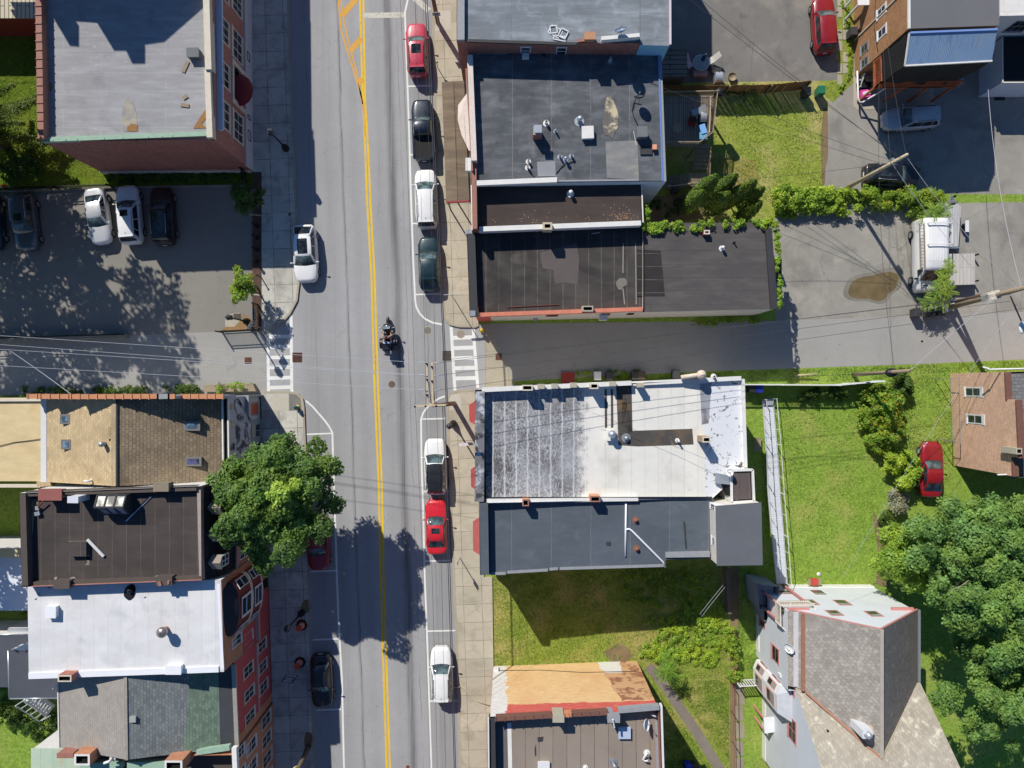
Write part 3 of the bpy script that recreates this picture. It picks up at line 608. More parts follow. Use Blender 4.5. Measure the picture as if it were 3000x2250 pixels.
m_sk = flat('skylight_frame', C(120, 118, 112), .5, .1); m_skg = glass('skylight_glass', (.1, .16, .22), .06); m_skd = glass('dark_skylight', (.05, .05, .1), .06)
def slope(px, py):                           # roof height under a pixel on this gable
    h = 8.5
    for _ in range(4):
        x = G(px, py, h)[0]; h = hr - (hr - hw) * (xr - x) / (xr - 297) if x < xr else hr - (hr - he) * (x - xr) / (762 - xr)
    return h
for px, py, w_, l_, gm in ((190, 1228, .5, .48, m_skg), (193, 1302, .5, .48, m_skg), (562, 1248, .95, .45, m_skg), (566, 1352, .95, .45, m_skd)):
    h = slope(px, py); f = boxpart(b, 'skylight', px, py, w_ + .16, l_ + .16, h - .1, h + .2, m_sk); x, y = Qh(px, py, h + .2)
    MB().box((x - .02, y, h + .2), (w_ - .06, l_ - .06, .015)).build('pane', gm, f)
h = slope(308, 1300); x, y = Qh(308, 1300, h); MB().cyl((x, y), .16, h - .1, h + .5, 12).ball((x, y, h + .5), (.2, .2, .14), 12, 6).build('vent_pipe', m_galv, b)
for px, py, ll in ((323, 1282, .1), (320, 1265, .6)): h = slope(px, py); boxpart(b, 'roof_vent', px, py, .14 if ll > .2 else .5, max(ll, .12), h - .05, h + .16, m_sh1)
h = slope(268, 1409); pipe(b, 270, 1408, h, .3, .08, m_whitec, bend=(-.35, .02))
# street front: upper wall windows, pent roof, glazed bay
w = Wall(b, (762, yN - 4), (765, yS), 'E')
for y0, y1 in ((1176, 1192), (1222, 1240), (1280, 1300), (1330, 1350)): w.win(y0, y1, 5.6, 6.7, m_greyc, nm=0, fw=1.5, sill=False)
pr = MB(); pr.add([(*Q(763, 1166), 5.5), (*Q(763, 1366), 5.5), (*Q(772, 1366), 2.95), (*Q(772, 1232), 2.95), (*Q(766, 1174), 4.6)], [[0, 1, 2, 3, 4]]); pr.add([(*Q(763, 1163), 5.5), (*Q(766, 1174), 4.62), (*Q(774, 1230), 2.99), (*Q(778, 1226), 3.2), (*Q(768, 1166), 5.0)], [[0, 1, 2, 3, 4]])
pr.build('pent_roof', surface('stained_white_roof', C(190, 196, 205, KB), .2, .7, 4, .3, stains=[(C(45, 48, 55, KB), 1.4, .45, .58, .9)]), b)
m_teal = flat('teal_trim', C(120, 140, 150, KB), .6, .1)
w3 = Wall(b, (768.5, 1226), (769.5, 1372), 'E'); sb = MB(); w3.slab(sb, 1226, 1372, .1, 2.9, -.25, 0); sb.build('shopfront', m_teal, b)
w3.win(1238, 1278, .6, 2.5, m_teal, nm=1, rail=False, name='shop_window', fw=3, blind=.4); w3.win(1290, 1362, .6, 2.5, m_teal, nm=2, rail=False, name='shop_window', fw=3)
w4 = Wall(b, (762, 1162), (763, 1226), 'E'); w4.win(1176, 1216, .5, 2.6, m_teal, nm=0, rail=False, name='door', fw=4, pm=flat('red_door', C(165, 72, 52, KB), .5, .1), sill=False)
sb = MB(); w4.slab(sb, 1160, 1226, 2.9, 3.4, 0, .3); w4.slab(sb, 1156, 1160, 0, 3.4, -.2, .3); sb.build('fascia', m_greyc, b)
# flat rear extension
b2 = bbase('low tan flat roofed rear extension at the left edge beside the corner building', 'building', 'rear_extension', 150, 1290)
pts = [Q(-600, 1165), Q(296, 1164), Q(296, 1377), Q(-600, 1377)]; shell(b2, pts, 6.2, m_render)
deck(b2, [Q(-600, 1162), Q(296, 1161), Q(296, 1380), Q(-600, 1380)], 6.22, surface('tan_roll_roof', C(210, 190, 148, KB), .12, .4, 1.8, .12, 14, stains=[(C(178, 150, 105, KB), .5, .5, .78, .6)], streak=(R(-12), C(236, 214, 165, KB), .4, .25, 1.6), bump=.5))
coping(b2, (-60, 1172), (128, 1171), 6.4, .22, .3, m_stone, 'coping'); coping(b2, (-40, 1424), (120, 1424), 6.35, .22, .3, m_stone, 'coping')
boxpart(b2, 'roof_box', 138, 1414, .5, .5, 6.2, 6.75, m_sh1); boxpart(b2, 'roof_box', 118, 1418, .5, .35, 6.2, 6.6, m_sh1)
MB().tube([P(-10, 1308, 6.3), P(40, 1296, 6.28), P(92, 1290, 6.28), P(130, 1284, 6.3)], .025, 5).build('roof_cable', m_dark, b2)
# ================================================================ brown flat roof with mansard front (B14)
b = bbase('three storey building with dark brown flat roof and slate mansard front with dormers', 'building', 'mansard_building', 520, 1500)
k = 10.2; g = [G(56, 1445, k), G(588, 1424, k), G(590, 1700, k), G(64, 1720, k)]; pts = [Q(*p) for p in g]
m_wr = flat('white_render', C(228, 226, 222, .9), .8, .12)
shell(b, pts, k, [m_wr, m_brickr], mats=[0, 1, 1, 1])
m_r14 = surface('brown_roll_roof', C(76, 69, 66, KB), .1, .3, 1.5, .1, 18, seams=(R(90), 30, 1.0, .018, C(112, 104, 98, KB), 0, .06), stains=[(C(58, 54, 54, KB), .5, .5, .7, .4)], streak=(R(90), C(100, 94, 90, KB), .25, .2, 1.6))
deck(b, inset(pts, .06), k - .55, m_r14)
m_c14 = surface('brown_parapet_cap', C(92, 84, 78, KB), .14, .5, 2.5, .18)
coping(b, (66, 1448), (73, 1716), k + .05, .42, .62, m_c14); coping(b, (75, 1447), (575, 1430), k - .1, .36, .5, m_c14); coping(b, (76, 1712), (588, 1694), k - .25, .3, .3, m_c14)
coping(b, (583, 1426), (590, 1698), k - .28, .3, .28, flat('cement_edge', C(160, 156, 150, KB), .9, .2, scale=5))
sl = MB().poly([P(*p, k - .53) for p in ((88, 1464), (118, 1462), (100, 1500), (97, 1560), (90, 1600))]); sl.build('stain', surface('silt_stain', C(160, 148, 120, KB), .2, .6, 3, .3, stains=[(C(90, 82, 76, KB), .6, .5, .62, .8)]), b)
tar = MB()
for x, y, r in ((118, 1705, 6), (145, 1703, 6), (163, 1694, 8), (212, 1698, 16), (254, 1702, 4), (290, 1698, 5), (325, 1696, 5), (360, 1696, 6), (397, 1694, 6), (433, 1694, 5), (460, 1690, 9), (505, 1692, 9), (533, 1432, 6), (92, 1704, 8)): tar.poly([P(*q, k - .525) for q in blob(x, y, r * .6, r * .55, x, 12, .3)])
tar.strip([], 1, 0) if False else None
tar.build('patch', flat('silver_patch', C(150, 145, 140, KB), .8, .3, scale=9), b)
# glazed roof lantern
x, y = Qh(322, 1480, k + .6); fr = MB(); gl = MB(); W_, L_, zt, zb = 1.95, 1.35, k + .75, k - .5
A = [(-W_ / 2, L_ / 2), (W_ / 2, L_ / 2), (W_ / 2 + .12, -L_ / 2 - .1), (-W_ / 2 + .05, -L_ / 2 - .1)]
ridge = lambda t: Vector((x - W_ / 2 + W_ * t, y - .12, zt)); top = lambda t: Vector((x - W_ / 2 + .08 + W_ * t, y + L_ / 2, zt - .25)); bot = lambda t: Vector((x - W_ / 2 + .2 + W_ * .88 * t, y - L_ / 2 - .1, zb + .35))
lo = bbase  # (lantern is a part of the building)
ln = MB().prism([(x - W_ / 2 + .1, y - L_ / 2 - .08), (x + W_ / 2, y - L_ / 2 - .08), (x + W_ / 2, y + L_ / 2), (x - W_ / 2 + .1, y + L_ / 2)], zb, zb + .35)
ln.add([top(0), ridge(0), bot(0), (x - W_ / 2 + .2, y + L_ / 2, zb)], [[0, 1, 2, 3]]); ln.add([top(1), ridge(1), bot(1), (x + W_ / 2, y + L_ / 2, zb)], [[0, 1, 2, 3]]); ln.add([top(0), top(1), (x + W_ / 2, y + L_ / 2, zb), (x - W_ / 2 + .2, y + L_ / 2, zb)], [[0, 1, 2, 3]])
for t_ in (0, 1 / 3, 2 / 3, 1): ln.bar(top(t_), ridge(t_), .1, .1).bar(ridge(t_), bot(t_), .1, .1)
for f_ in (top, ridge, bot): ln.bar(f_(0), f_(1), .1, .1)
ln = ln.build('roof_lantern', m_blk, b)
for i in range(3):
    t0, t1 = i / 3 + .03, (i + 1) / 3 - .03
    for f_, h_ in ((top, ridge), (ridge, bot)):
        q = [f_(t0).lerp(h_(t0), .08), f_(t1).lerp(h_(t1), .08), f_(t1).lerp(h_(t1), .92), f_(t0).lerp(h_(t0), .92)]
        MB().poly(q).build('pane', glass('lantern_glass', (.42, .40, .34), .15) if f_ is top else glass('lantern_glass_low', (.12, .14, .18), .08), ln)
boxpart(b, 'stack_cap', 146, 1449, 1.55, .75, k + .35, k + .45, flat('red_ribbed_cap', C(150, 92, 84, KB), .6, .15), .0); chimney(b, 146, 1449, 1.2, .6, k - .5, k + .34, m_brickd)
boxpart(b, 'air_conditioner', 213, 1464, .68, .4, k - .5, k + .9, flat('ac_white', C(225, 228, 235, .9), .5, .08), -.02)
boxpart(b, 'chimney', 471, 1427, 1.0, .56, k - .5, k + .3, flat('capped_stack', C(140, 128, 108, KB), .9, .2, scale=4)); boxpart(b, 'chimney', 180, 1713, 1.05, .52, k - .6, k + .12, m_c14); boxpart(b, 'chimney', 480, 1702, 1.05, .58, k - .6, k + .12, m_c14)
boxpart(b, 'loose_brick', 467, 1710, .2, .3, k + .12, k + .24, m_cop_tile, .3, .01); boxpart(b, 'loose_brick', 493, 1706, .12, .26, k + .12, k + .2, m_cop_tile, -.1, .01)
boxpart(b, 'roof_hatch', 227, 1609, 1.15, .95, k - .55, k - .2, m_r14); MB().poly([P(*p, k - .535) for p in ((202, 1585), (262, 1584), (262, 1640), (250, 1640), (250, 1596), (208, 1597), (206, 1628), (202, 1628))]).build('patch', flat('cement_patch', C(132, 126, 116, KB), .9, .25, scale=6), b)
MB().poly([P(*p, k - .535) for p in ((251, 1632), (262, 1632), (262, 1655), (248, 1656), (256, 1648))]).build('patch', flat('cement_patch', C(132, 126, 116, KB), .9, .25, scale=6), b)
MB().bar(P(256, 1580, k - .35), P(304, 1630, k - .45), .2, .08).build('metal_flashing', flat('bright_flashing', C(225, 225, 222, .9), .5, .12), b)
MB().bar(P(441, 1452, k - .45), P(367, 1524, k - .48), .05, .06).build('dark_pole', m_dark, b); MB().bar(P(443, 1454, k - .49), P(369, 1527, k - .5), .1, .04).build('metal_flashing', m_alu, b)
MB().tube([P(128, 1466, k - .2), P(112, 1488, k - .3)], .05, 6).build('flood_arm', flat('red_iron', C(120, 50, 48, KB), .6, .1), b); boxpart(b, 'flood_lamp', 108, 1505, .3, .2, k - .45, k - .3, m_alu, .2); boxpart(b, 'flood_lamp', 108, 1489, .2, .2, k - .45, k - .3, m_greyc)
# mansard and dormers
gm0, gm1 = G(590, 1428, k - .3), G(592, 1698, k - .3); xe = 786
m_slate = surface('black_slate', C(46, 45, 48, KB), .2, .8, 3, .3, 12, seams=(R(90), .5, .3, .03, C(20, 20, 22, KB), .5, .2))
ms = MB(); e0, e1 = Q(xe, gm0[1] + 2), Q(xe, gm1[1] - 1); u0, u1 = Q(*gm0), Q(*gm1); md = [(u0[0] + (e0[0] - u0[0]) * .72, u0[1], 8.3), (u1[0] + (e1[0] - u1[0]) * .72, u1[1], 8.3)]
ms.add([(*u0, k - .3), (*u1, k - .3), md[1], md[0]], [[0, 1, 2, 3]]); ms.add([md[0], md[1], (*e1, 7.1), (*e0, 7.1)], [[0, 1, 2, 3]]); ms.add([(*u1, k - .3), md[1], (*e1, 7.1), (u1[0], u1[1], 7.1)], [[0, 1, 2, 3]]); ms.add([(*u0, k - .3), md[0], (*e0, 7.1), (u0[0], u0[1], 7.1)], [[0, 1, 2, 3]])
ms.build('mansard_roof', m_slate, b)
m_dorm = flat('dormer_cheek', C(150, 140, 128, KB), .9, .2, scale=4)
for gy in (1430, 1498, 1566):
    x0, x1 = Q(759, 0)[0], Q(779, 0)[0]; yy = Q(0, gy)[1]; dm = MB(); hw_ = .42
    zt, zb2 = 9.15, 7.9
    dm.prism([(x0 - .3, yy - hw_), (x1, yy - hw_), (x1, yy + hw_), (x0 - .3, yy + hw_)], zb2 - .4, zt, False); dm.add([(x0 - .4, yy, zt + .35), (x1 + .08, yy, zt + .35), (x1 + .08, yy - hw_ - .1, zt - .02), (x0 - .4, yy - hw_ - .1, zt - .02), (x1 + .08, yy + hw_ + .1, zt - .02), (x0 - .4, yy + hw_ + .1, zt - .02)], [[0, 1, 2, 3], [0, 1, 4, 5]]); dm.add([(x1, yy - hw_, zt), (x1, yy + hw_, zt), (x1, yy, zt + .33)], [[0, 1, 2]])
    dm = dm.build('dormer', m_dorm, b); fr = MB()
    for a, c in ((-hw_, -hw_ + .09), (hw_ - .09, hw_), (-.03, .03)): fr.prism([(x1, yy + a), (x1 + .06, yy + a), (x1 + .06, yy + c), (x1, yy + c)], zb2, zt, True)
    for z in (zb2, zb2 + .55, zt - .1): fr.prism([(x1, yy - hw_), (x1 + .055, yy - hw_), (x1 + .055, yy + hw_), (x1, yy + hw_)], z, z + .09, True)
    fr.build('window', m_wht, dm); MB().poly([(x1 + .02, yy - hw_, zb2), (x1 + .02, yy + hw_, zb2), (x1 + .02, yy + hw_, zt), (x1 + .02, yy - hw_, zt)]).build('pane', m_pane, dm)
fw_ = MB().prism([Q(756, gm0[1] + 2), Q(756, gm1[1] - 1), Q(784, gm1[1] - 1), Q(783, gm0[1] + 2)], 0, 7.08); fw_.build('front_wall', m_brickr, b)
mb = MB().bar((*Q(787, gm0[1] + 2), 7.02), (*Q(787, gm1[1] - 1), 7.02), .2, .16); mb.build('gutter', m_greyc, b)
w = Wall(b, (783, gm0[1] + 2), (784, gm1[1] - 1), 'E')
for i in range(4): w.win(1395 + i * 56, 1421 + i * 56, 4.3, 6.1, m_wht, nm=1, fw=2); w.win(1395 + i * 56, 1425 + i * 56, .8, 3.0, m_wht, nm=1, fw=2)
mb = MB(); w.slab(mb, 1385, 1606, 3.5, 3.8, 0, .1); mb.build('string_course', m_stone, b)

# ================================================================ white roof with brick front and curved bay (B15)
b = bbase('brick fronted building with bright white membrane roof and curved dark bay top', 'building', 'white_roof_building', 540, 1720)
k = 9.3; g = [(303, 1612), (781, 1609), (788.5, 1836), (306, 1842)]; pts = [Q(*p) for p in g]
m_brick15 = brickwall('orange_brick', C(198, 132, 98, KB), C(185, 158, 136, KB), .22, .075, .25, .01, .35, C(200, 150, 115, KB))
shell(b, pts, k, [m_wr, m_brick15], mats=[0, 1, 0, 0])
deck(b, inset(pts, .0), k + .01, surface('white_membrane', C(228, 227, 226, .88), .07, .3, 1.6, .05, 14, seams=(R(90), 30, .95, .012, C(196, 200, 208, .9), 0, .025), stains=[(C(180, 182, 184, .9), .7, .54, .78, .5), (C(150, 150, 150, .9), 1.7, .66, .78, .4)], streak=(0, C(250, 250, 252, .9), .3, .5, 1.2), bump=.5))
m_c15 = flat('white_membrane_cap', C(242, 243, 246, .92), .7, .05)
coping(b, (83, 1981), (640, 1961), k + .12, .42, .3, m_c15, 'coping'); coping(b, (640, 1712), (652, 1962), k + .03, .2, .1, m_c15, 'coping')
chimney(b, 189, 1988, .95, .46, k - .3, k + .85, m_brickd, m_stone); boxpart(b, 'chimney', 507, 1964, 1.05, .55, k - .2, k + .5, m_c15)
boxpart(b, 'roof_hatch', 147, 1794, .72, .76, k, k + .42, m_c15, -.02); MB().poly([P(*p, k + .02) for p in blob(380, 1735, 18, 22, 5, 22, .25)]).build('tar_patch', flat('black_tar', (.012, .012, .014), .5, .3), b); pipe(b, 384, 1727, k, .12, .16, m_dark, cap=.2)
MB().cyl(Qh(478, 1850, k + .5), .2, k, k + .62, 14).build('vent_pipe', flat('rusty_pipe', C(150, 105, 85), .6, .2), b); x, y = Qh(474, 1853, k + .85); MB().lathe((x, y, k + .6), [(.2, 0), (.36, .1), (.38, .3), (.25, .45), (.05, .5)], 16).build('vent_cowl', flat('steel_cowl', C(165, 150, 145), .3, .25, .6), b)
for px, py in ((144, 1722), (112, 1741), (105, 1755), (425, 1750)): boxpart(b, 'roof_scuff', px, py, .16, .05, k, k + .03, m_dark, .4, .005)
# half round bay tower
m_bayroof = surface('dark_bay_roof', C(50, 54, 62, KB), .15, .5, 3, .2); yy0, yy1 = 1625, 1765; yc = (yy0 + yy1) / 2; arc = []
cx = Q(760, 0)[0]; r_ = 2.0
for i in range(15):
    t = -math.pi / 2 + math.pi * i / 14; arc.append((Q(784, 0)[0] - .1 + .85 * max(0, math.cos(t)) ** .8, Q(0, yc)[1] + r_ * math.sin(t)))
xf = Q(784, 0)[0]
bw = MB().prism(arc + [(xf - 1.2, arc[-1][1]), (xf - 1.2, arc[0][1])], 3.3, 8.1, False); bw.build('bay_wall', flat('maroon_bay', C(130, 58, 52, KB), .7, .15), b)
top_ = (xf - .62, Q(0, yc)[1], 9.2)
rf = MB(); rf.smooth = True
for i in range(14): rf.add([(arc[i][0] + .0, arc[i][1], 8.15), (arc[i + 1][0], arc[i + 1][1], 8.15), (xf - .12, arc[i + 1][1] * .8 + Q(0, yc)[1] * .2, 9.24), (xf - .12, arc[i][1] * .8 + Q(0, yc)[1] * .2, 9.24)], [[0, 1, 2, 3]])
rf.build('bay_roof', m_bayroof, b)
for z0, z1, rr in ((5.35, 5.75, 1.02), (3.3, 3.55, 1.03)):
    q = [(a[0] + .04, Q(0, yc)[1] + (a[1] - Q(0, yc)[1]) * rr) for a in arc]; MB().prism(q, z0, z1, True, True).build('bay_band', m_stone, b)
for z0, z1 in ((5.9, 7.8), (3.65, 5.2)):
    for i0, i1 in ((1, 4), (5, 9), (10, 13)):
        fr = MB()
        a, c = Vector(arc[i0]), Vector(arc[i1]); d = (c - a).normalized(); nn = Vector((d.y, -d.x)); nn = nn if nn.x > 0 else -nn; mid = (a + c) / 2; bul = max((Vector(arc[j]) - a).dot(nn) for j in range(i0, i1 + 1)) + .04; a = a + nn * bul; c = c + nn * bul; a, c = a.lerp(c, .06), c.lerp(a, .06)
        for s_, e_ in ((a, a.lerp(c, .1)), (c.lerp(a, .1), c)): fr.prism([(*s_,), (*e_,), (*(e_ + nn * .06),), (*(s_ + nn * .06),)], z0, z1, True, True)
        for z in (z0, (z0 + z1) / 2, z1 - .1): fr.prism([(*a,), (*c,), (*(c + nn * .055),), (*(a + nn * .055),)], z, z + .09, True, True)
        f_ = fr.build('window', m_wht, b); pz = nn * .02; MB().poly([(*(a + pz), z0), (*(c + pz), z0), (*(c + pz), z1), (*(a + pz), z1)]).build('pane', m_pane, f_)
w = Wall(b, (781, 1609), (788.5, 1836), 'E')
w.win(1775, 1803, 6.1, 7.8, m_wht, nm=1, fw=2.4, blind=.35); w.win(1742, 1768, 3.9, 5.6, m_wht, nm=1, fw=2.4); 
mb = MB(); w.slab(mb, 1612, 1836, 3.0, 3.25, 0, .35); mb.build('shop_cornice', flat('pink_cornice', C(205, 160, 150, KB), .7, .12), b)
m_redst = flat('red_stucco', C(192, 86, 86, KB), .85, .14, scale=1.5)
mb = MB(); w.slab(mb, 1720, 1836, 0, 2.98, 0, .06); w.slab(mb, 1780, 1836, 3.27, 5.7, 0, .03); mb.build('red_panel', m_redst, b)
w.win(1690, 1716, .2, 2.6, m_dark, nm=0, fw=2, rail=False, sill=False, name='door', pm=m_void); w.win(1752, 1790, .4, 2.5, m_dark, nm=1, fw=2, rail=False, sill=False, name='shop_window')
w.win(1795, 1822, 3.9, 5.45, m_wht, nm=1, fw=2.4)

# ================================================================ grey/green gable with red stucco front (B16)
b = bbase('two storey gable building with grey and green shingles and red stucco street front', 'building', 'gable_building', 560, 1950)
xr, hr, he, hw = 543, 9.15, 7.55, 7.8; yN, yS = 1842, 2056
A = [Q(346, yN), Q(xr, yN), Q(790, yN - 4), Q(798, yS - 4), Q(xr + 3, yS), Q(350, yS - 6)]; shell(b, A, [hw, hr, he, he, hr, hw], [m_wr, m_redst], mats=[0, 0, 1, 0, 0, 0])
m_g1 = surface('grey_shingles', C(162, 156, 148, KB), .1, .5, 2, .16, 20, seams=(R(90), .3, .18, .01, C(120, 112, 104, KB), .5, .08), stains=[(C(132, 124, 116, KB), .4, .5, .75, .4)])
m_g2 = surface('green_grey_shingles', C(122, 128, 128, KB), .12, .4, 2, .16, 18, seams=(R(90), .3, .2, .014, C(78, 82, 82, KB), .5, .2))
m_g3 = surface('green_shingles', C(112, 130, 114, KB), .14, .4, 2, .16, 18, seams=(R(90), .3, .2, .014, C(76, 94, 80, KB), .5, .2))
zr = lambda x: hr - (hr - he) * (x - xr) / (790 - xr)
MB().poly([(*Q(344, yN), hw + .02), (*Q(xr, yN), hr + .02), (*Q(xr + 3, yS), hr + .02), (*Q(348, yS - 6), hw + .02)]).build('west_roof', m_g1, b)
MB().poly([(*Q(xr, yN), hr + .02), (*Q(690, yN), zr(690) + .02), (*Q(672, yS - 2), zr(672) + .02), (*Q(xr + 3, yS), hr + .02)]).build('east_roof', m_g2, b)
MB().poly([(*Q(690, yN), zr(690) + .02), (*Q(752, yN), zr(752) + .02), (*Q(758, yS - 4), zr(758) + .02), (*Q(672, yS - 2), zr(672) + .02)]).build('east_roof', m_g3, b)
MB().poly([(*Q(752, yN), zr(752) + .02), (*Q(784, yN - 2), zr(784) + .02), (*Q(792, yS - 4), zr(792) + .02), (*Q(758, yS - 4), zr(758) + .02)]).build('eave_strip', surface('dark_eave', C(74, 76, 80, KB), .15, .6, 3, .2), b)
MB().bar((*Q(xr, yN), hr + .05), (*Q(xr + 3, yS), hr + .05), .22, .06).build('ridge_cap', m_g1, b)
mb = MB().bar((*Q(789, yN), he + .05), (*Q(798, yS - 4), he + .05), .3, .16); mb.build('gutter', flat('dull_gutter', C(165, 160, 150, KB), .5, .25, .2, scale=5), b)
MB().bar((*Q(345, yN), hw + .05), (*Q(349, yS - 6), hw + .05), .08, .12).build('gutter', m_whitec, b)
h = zr(570); boxpart(b, 'roof_vent', 388, 2108, .38, .36, 8.9, 9.25, flat('grey_vent', C(165, 165, 160), .6, .1)); pipe(b, 330, 2222, 8.7, .3, .1, m_whitec, bend=(-.4, -.15)); MB().tube([P(168, 2008, 8), P(155, 2018, 7.9)], .05, 6).build('spout', m_whitec, b)
w = Wall(b, (790, yN - 4), (798, yS - 4), 'E'); m_sand = flat('sand_trim', C(214, 206, 190, KB), .8, .1)
for i, y in enumerate((1886, 1950, 2012)): w.win(y - 10, y + 22, 4.1, 5.9, m_sand, nm=1, fw=2.5, lintel=.1)
for i, y in enumerate((1856, 1916, 1974)): w.win(y - 6, y + 26, 1.1, 2.75, m_sand, nm=1, fw=2.5, lintel=.1)
mb = MB(); w.slab(mb, 1842, 2030, 3.2, 3.42, 0, .14); mb.build('string_course', flat('pink_cornice', C(205, 160, 150, KB), .7, .12), b)
mb = MB(); w.slab(mb, 2028, 2051, 0, 7.4, 0, .04); mb.build('brick_pier', m_brick15, b)

# ================================================================ brick building cut by the bottom edge (B17)
b = bbase('brick building with green copper coping and white capped chimneys at the bottom left', 'building', 'copper_coped_building', 600, 2120)
yN = 2060; k = 8.3
pts = [Q(420, yN + 6), Q(802, yN), Q(815, 2500), Q(420, 2500)]; shell(b, pts, k, [m_brick15], mats=[0] * 4); deck(b, inset(pts, .1), k - 1.3, surface('brown_roof17', C(86, 78, 72, KB), .1, .4, 2, .15))
coping(b, (575, 2206), (672, 2192), k + .05, .34, .4, m_copper); coping(b, (685, 2192), (700, 2500), k + .02, .34, .4, m_whitec); coping(b, (235, 2246), (355, 2244), k + .05, .5, .5, m_copper); coping(b, (372, 2244), (486, 2242), k + .05, .5, .5, m_copper)
chimney(b, 508, 2244, 1.25, .75, k - 1.2, k + 1.3, m_brick15, m_whitec); chimney(b, 240, 2226, 1.1, .8, k - 1, k + 1.2, m_brick15, m_whitec); boxpart(b, 'brick_stack', 190, 2214, 1.1, .3, k - 1, k + .6, m_cop_tile)
w = Wall(b, (802, yN), (815, 2500), 'E')
for y in (2075, 2130, 2185, 2240): w.win(y, y + 34, 4.3, 6.2, m_wht, nm=1, fw=2.5, blind=.3); w.win(y - 16, y + 20, 1.0, 2.9, m_sand, nm=1, fw=2.5)
for y in (2096, 2150): w.win(y - 40, y - 12, 6.7, 7.7, m_wht, nm=1, fw=2)
b = bbase('pale green metal roofed low annex at the bottom left corner', 'building', 'green_roof_annex', 250, 2120); pts = [Q(G(95, 2195, 5)[0], G(95, 2195, 5)[1]), Q(418, G(95, 2198, 5)[1]), Q(418, 2400), Q(G(95, 2195, 5)[0], 2400)]; shell(b, pts, 5.0, m_wr)
deck(b, inset(pts, -.1), 5.02, surface('pale_green_metal', C(182, 200, 178, KB), .1, .4, 2, .12, seams=(R(90), 6, .95, .02, C(140, 170, 145, KB), 0, .05), stains=[(C(190, 150, 90, KB), .5, .56, .7, .5)]))

# ---------------------------------------------------------------- low rear roofs at the left edge
b = bbase('low white flat roof behind the mansard building at the left edge', 'building', 'white_rear_roof', 150, 1600)
pts = [Q(-500, 1595), Q(300, 1592), Q(303, 1735), Q(-500, 1738)]; shell(b, pts, 4.6, m_wr); deck(b, inset(pts, -.05), 4.62, surface('white_rear_membrane', C(226, 232, 240, .9), .08, .4, 2, .1))
pts = [Q(-500, 1572), Q(300, 1568), Q(300, 1591), Q(-500, 1594)]; shell(b, pts, 4.9, m_wr, 'side_wall'); deck(b, pts, 4.92, surface('cream_roof', C(216, 204, 160, KB), .1, .5, 2, .1), 'side_roof')
b = bbase('dark flat roofed rear wing beside the white roof building', 'building', 'dark_rear_wing', 200, 1850)
k = 5.0; pts = [Q(*G(27, 1906, k)), Q(345, G(27, 1906, k)[1]), Q(345, G(30, 2046, k)[1]), Q(*G(29, 2046, k))]; shell(b, pts, k, siding('pale_siding', C(196, 204, 212, KB)))
m_dk = surface('charcoal_roof', C(84, 88, 96, KB), .14, .4, 2, .15); deck(b, inset(pts, -.06), k + .02, m_dk); MB().tube([P(24, 1906, k), P(28, 2047, k)], .06, 6).tube([P(28, 2047, k), P(168, 2045, k)], .05, 6).build('gutter', m_alu, b)
hp = MB(); hp.add([P(36, 1905, k + .02), P(84, 1905, k + .02), P(84, 1880, k + .8)], [[0, 1, 2]]); hp.build('gable_end', m_whitec, b)
b = bbase('lower charcoal flat roof at the left edge behind the dark rear wing', 'building', 'charcoal_shed', 120, 1830)
k = 3.6; y0, y1 = G(0, 1862, k)[1], G(0, 2013, k)[1]; pts = [Q(-400, y0), Q(205, y0), Q(205, y1), Q(-400, y1)]; shell(b, pts, k, m_wr); deck(b, pts, k + .02, m_dk); MB().tube([P(-60, 1861, k + .05), P(80, 1858, k + .05)], .05, 6).build('gutter', m_alu, b)
b = bbase('pale tin lean-to roof tucked beside the white roof building', 'shed', 'tin_lean_to', 190, 1780)
k = 3.0; pts = [Q(*G(24, 1840, k)), Q(290, G(24, 1838, k)[1]), Q(290, G(24, 1858, k)[1]), Q(*G(20, 1858, k))]; shell(b, pts, k, m_wr); deck(b, pts, k + .02, m_alu)
# white timber stair beside the gable building
b = thing('outdoor_stair', 'white timber stair with open treads behind the gable building', 'stairs', (*Q(230, 1960), 0))
mb = MB(); a0, a1 = P(70, 2052, 3.2), P(138, 2098, .9); off_ = Vector((.55, .75, 0)).normalized() * 1.0
for s_ in (0, 1): mb.bar(a0 + off_ * s_, a1 + off_ * s_, .1, .2); 
mb.build('stringer', m_wht, b); mb = MB()
for i in range(9): c = a0.lerp(a1, (i + .5) / 9); mb.bar(c, c + off_, .24, .05)
mb.build('tread', m_wht, b); mb = MB(); up = Vector((0, 0, .95))
for s_ in (0, 1):
    mb.bar(a0 + off_ * s_ + up, a1 + off_ * s_ + up, .07, .07)
    for i in range(6): c = a0.lerp(a1, i / 5) + off_ * s_; mb.bar(c, c + up, .06, .06)
mb.bar(a1 + up, a1 + up + Vector((.9, .5, 0)), .07, .07); mb.build('railing', m_wht, b)
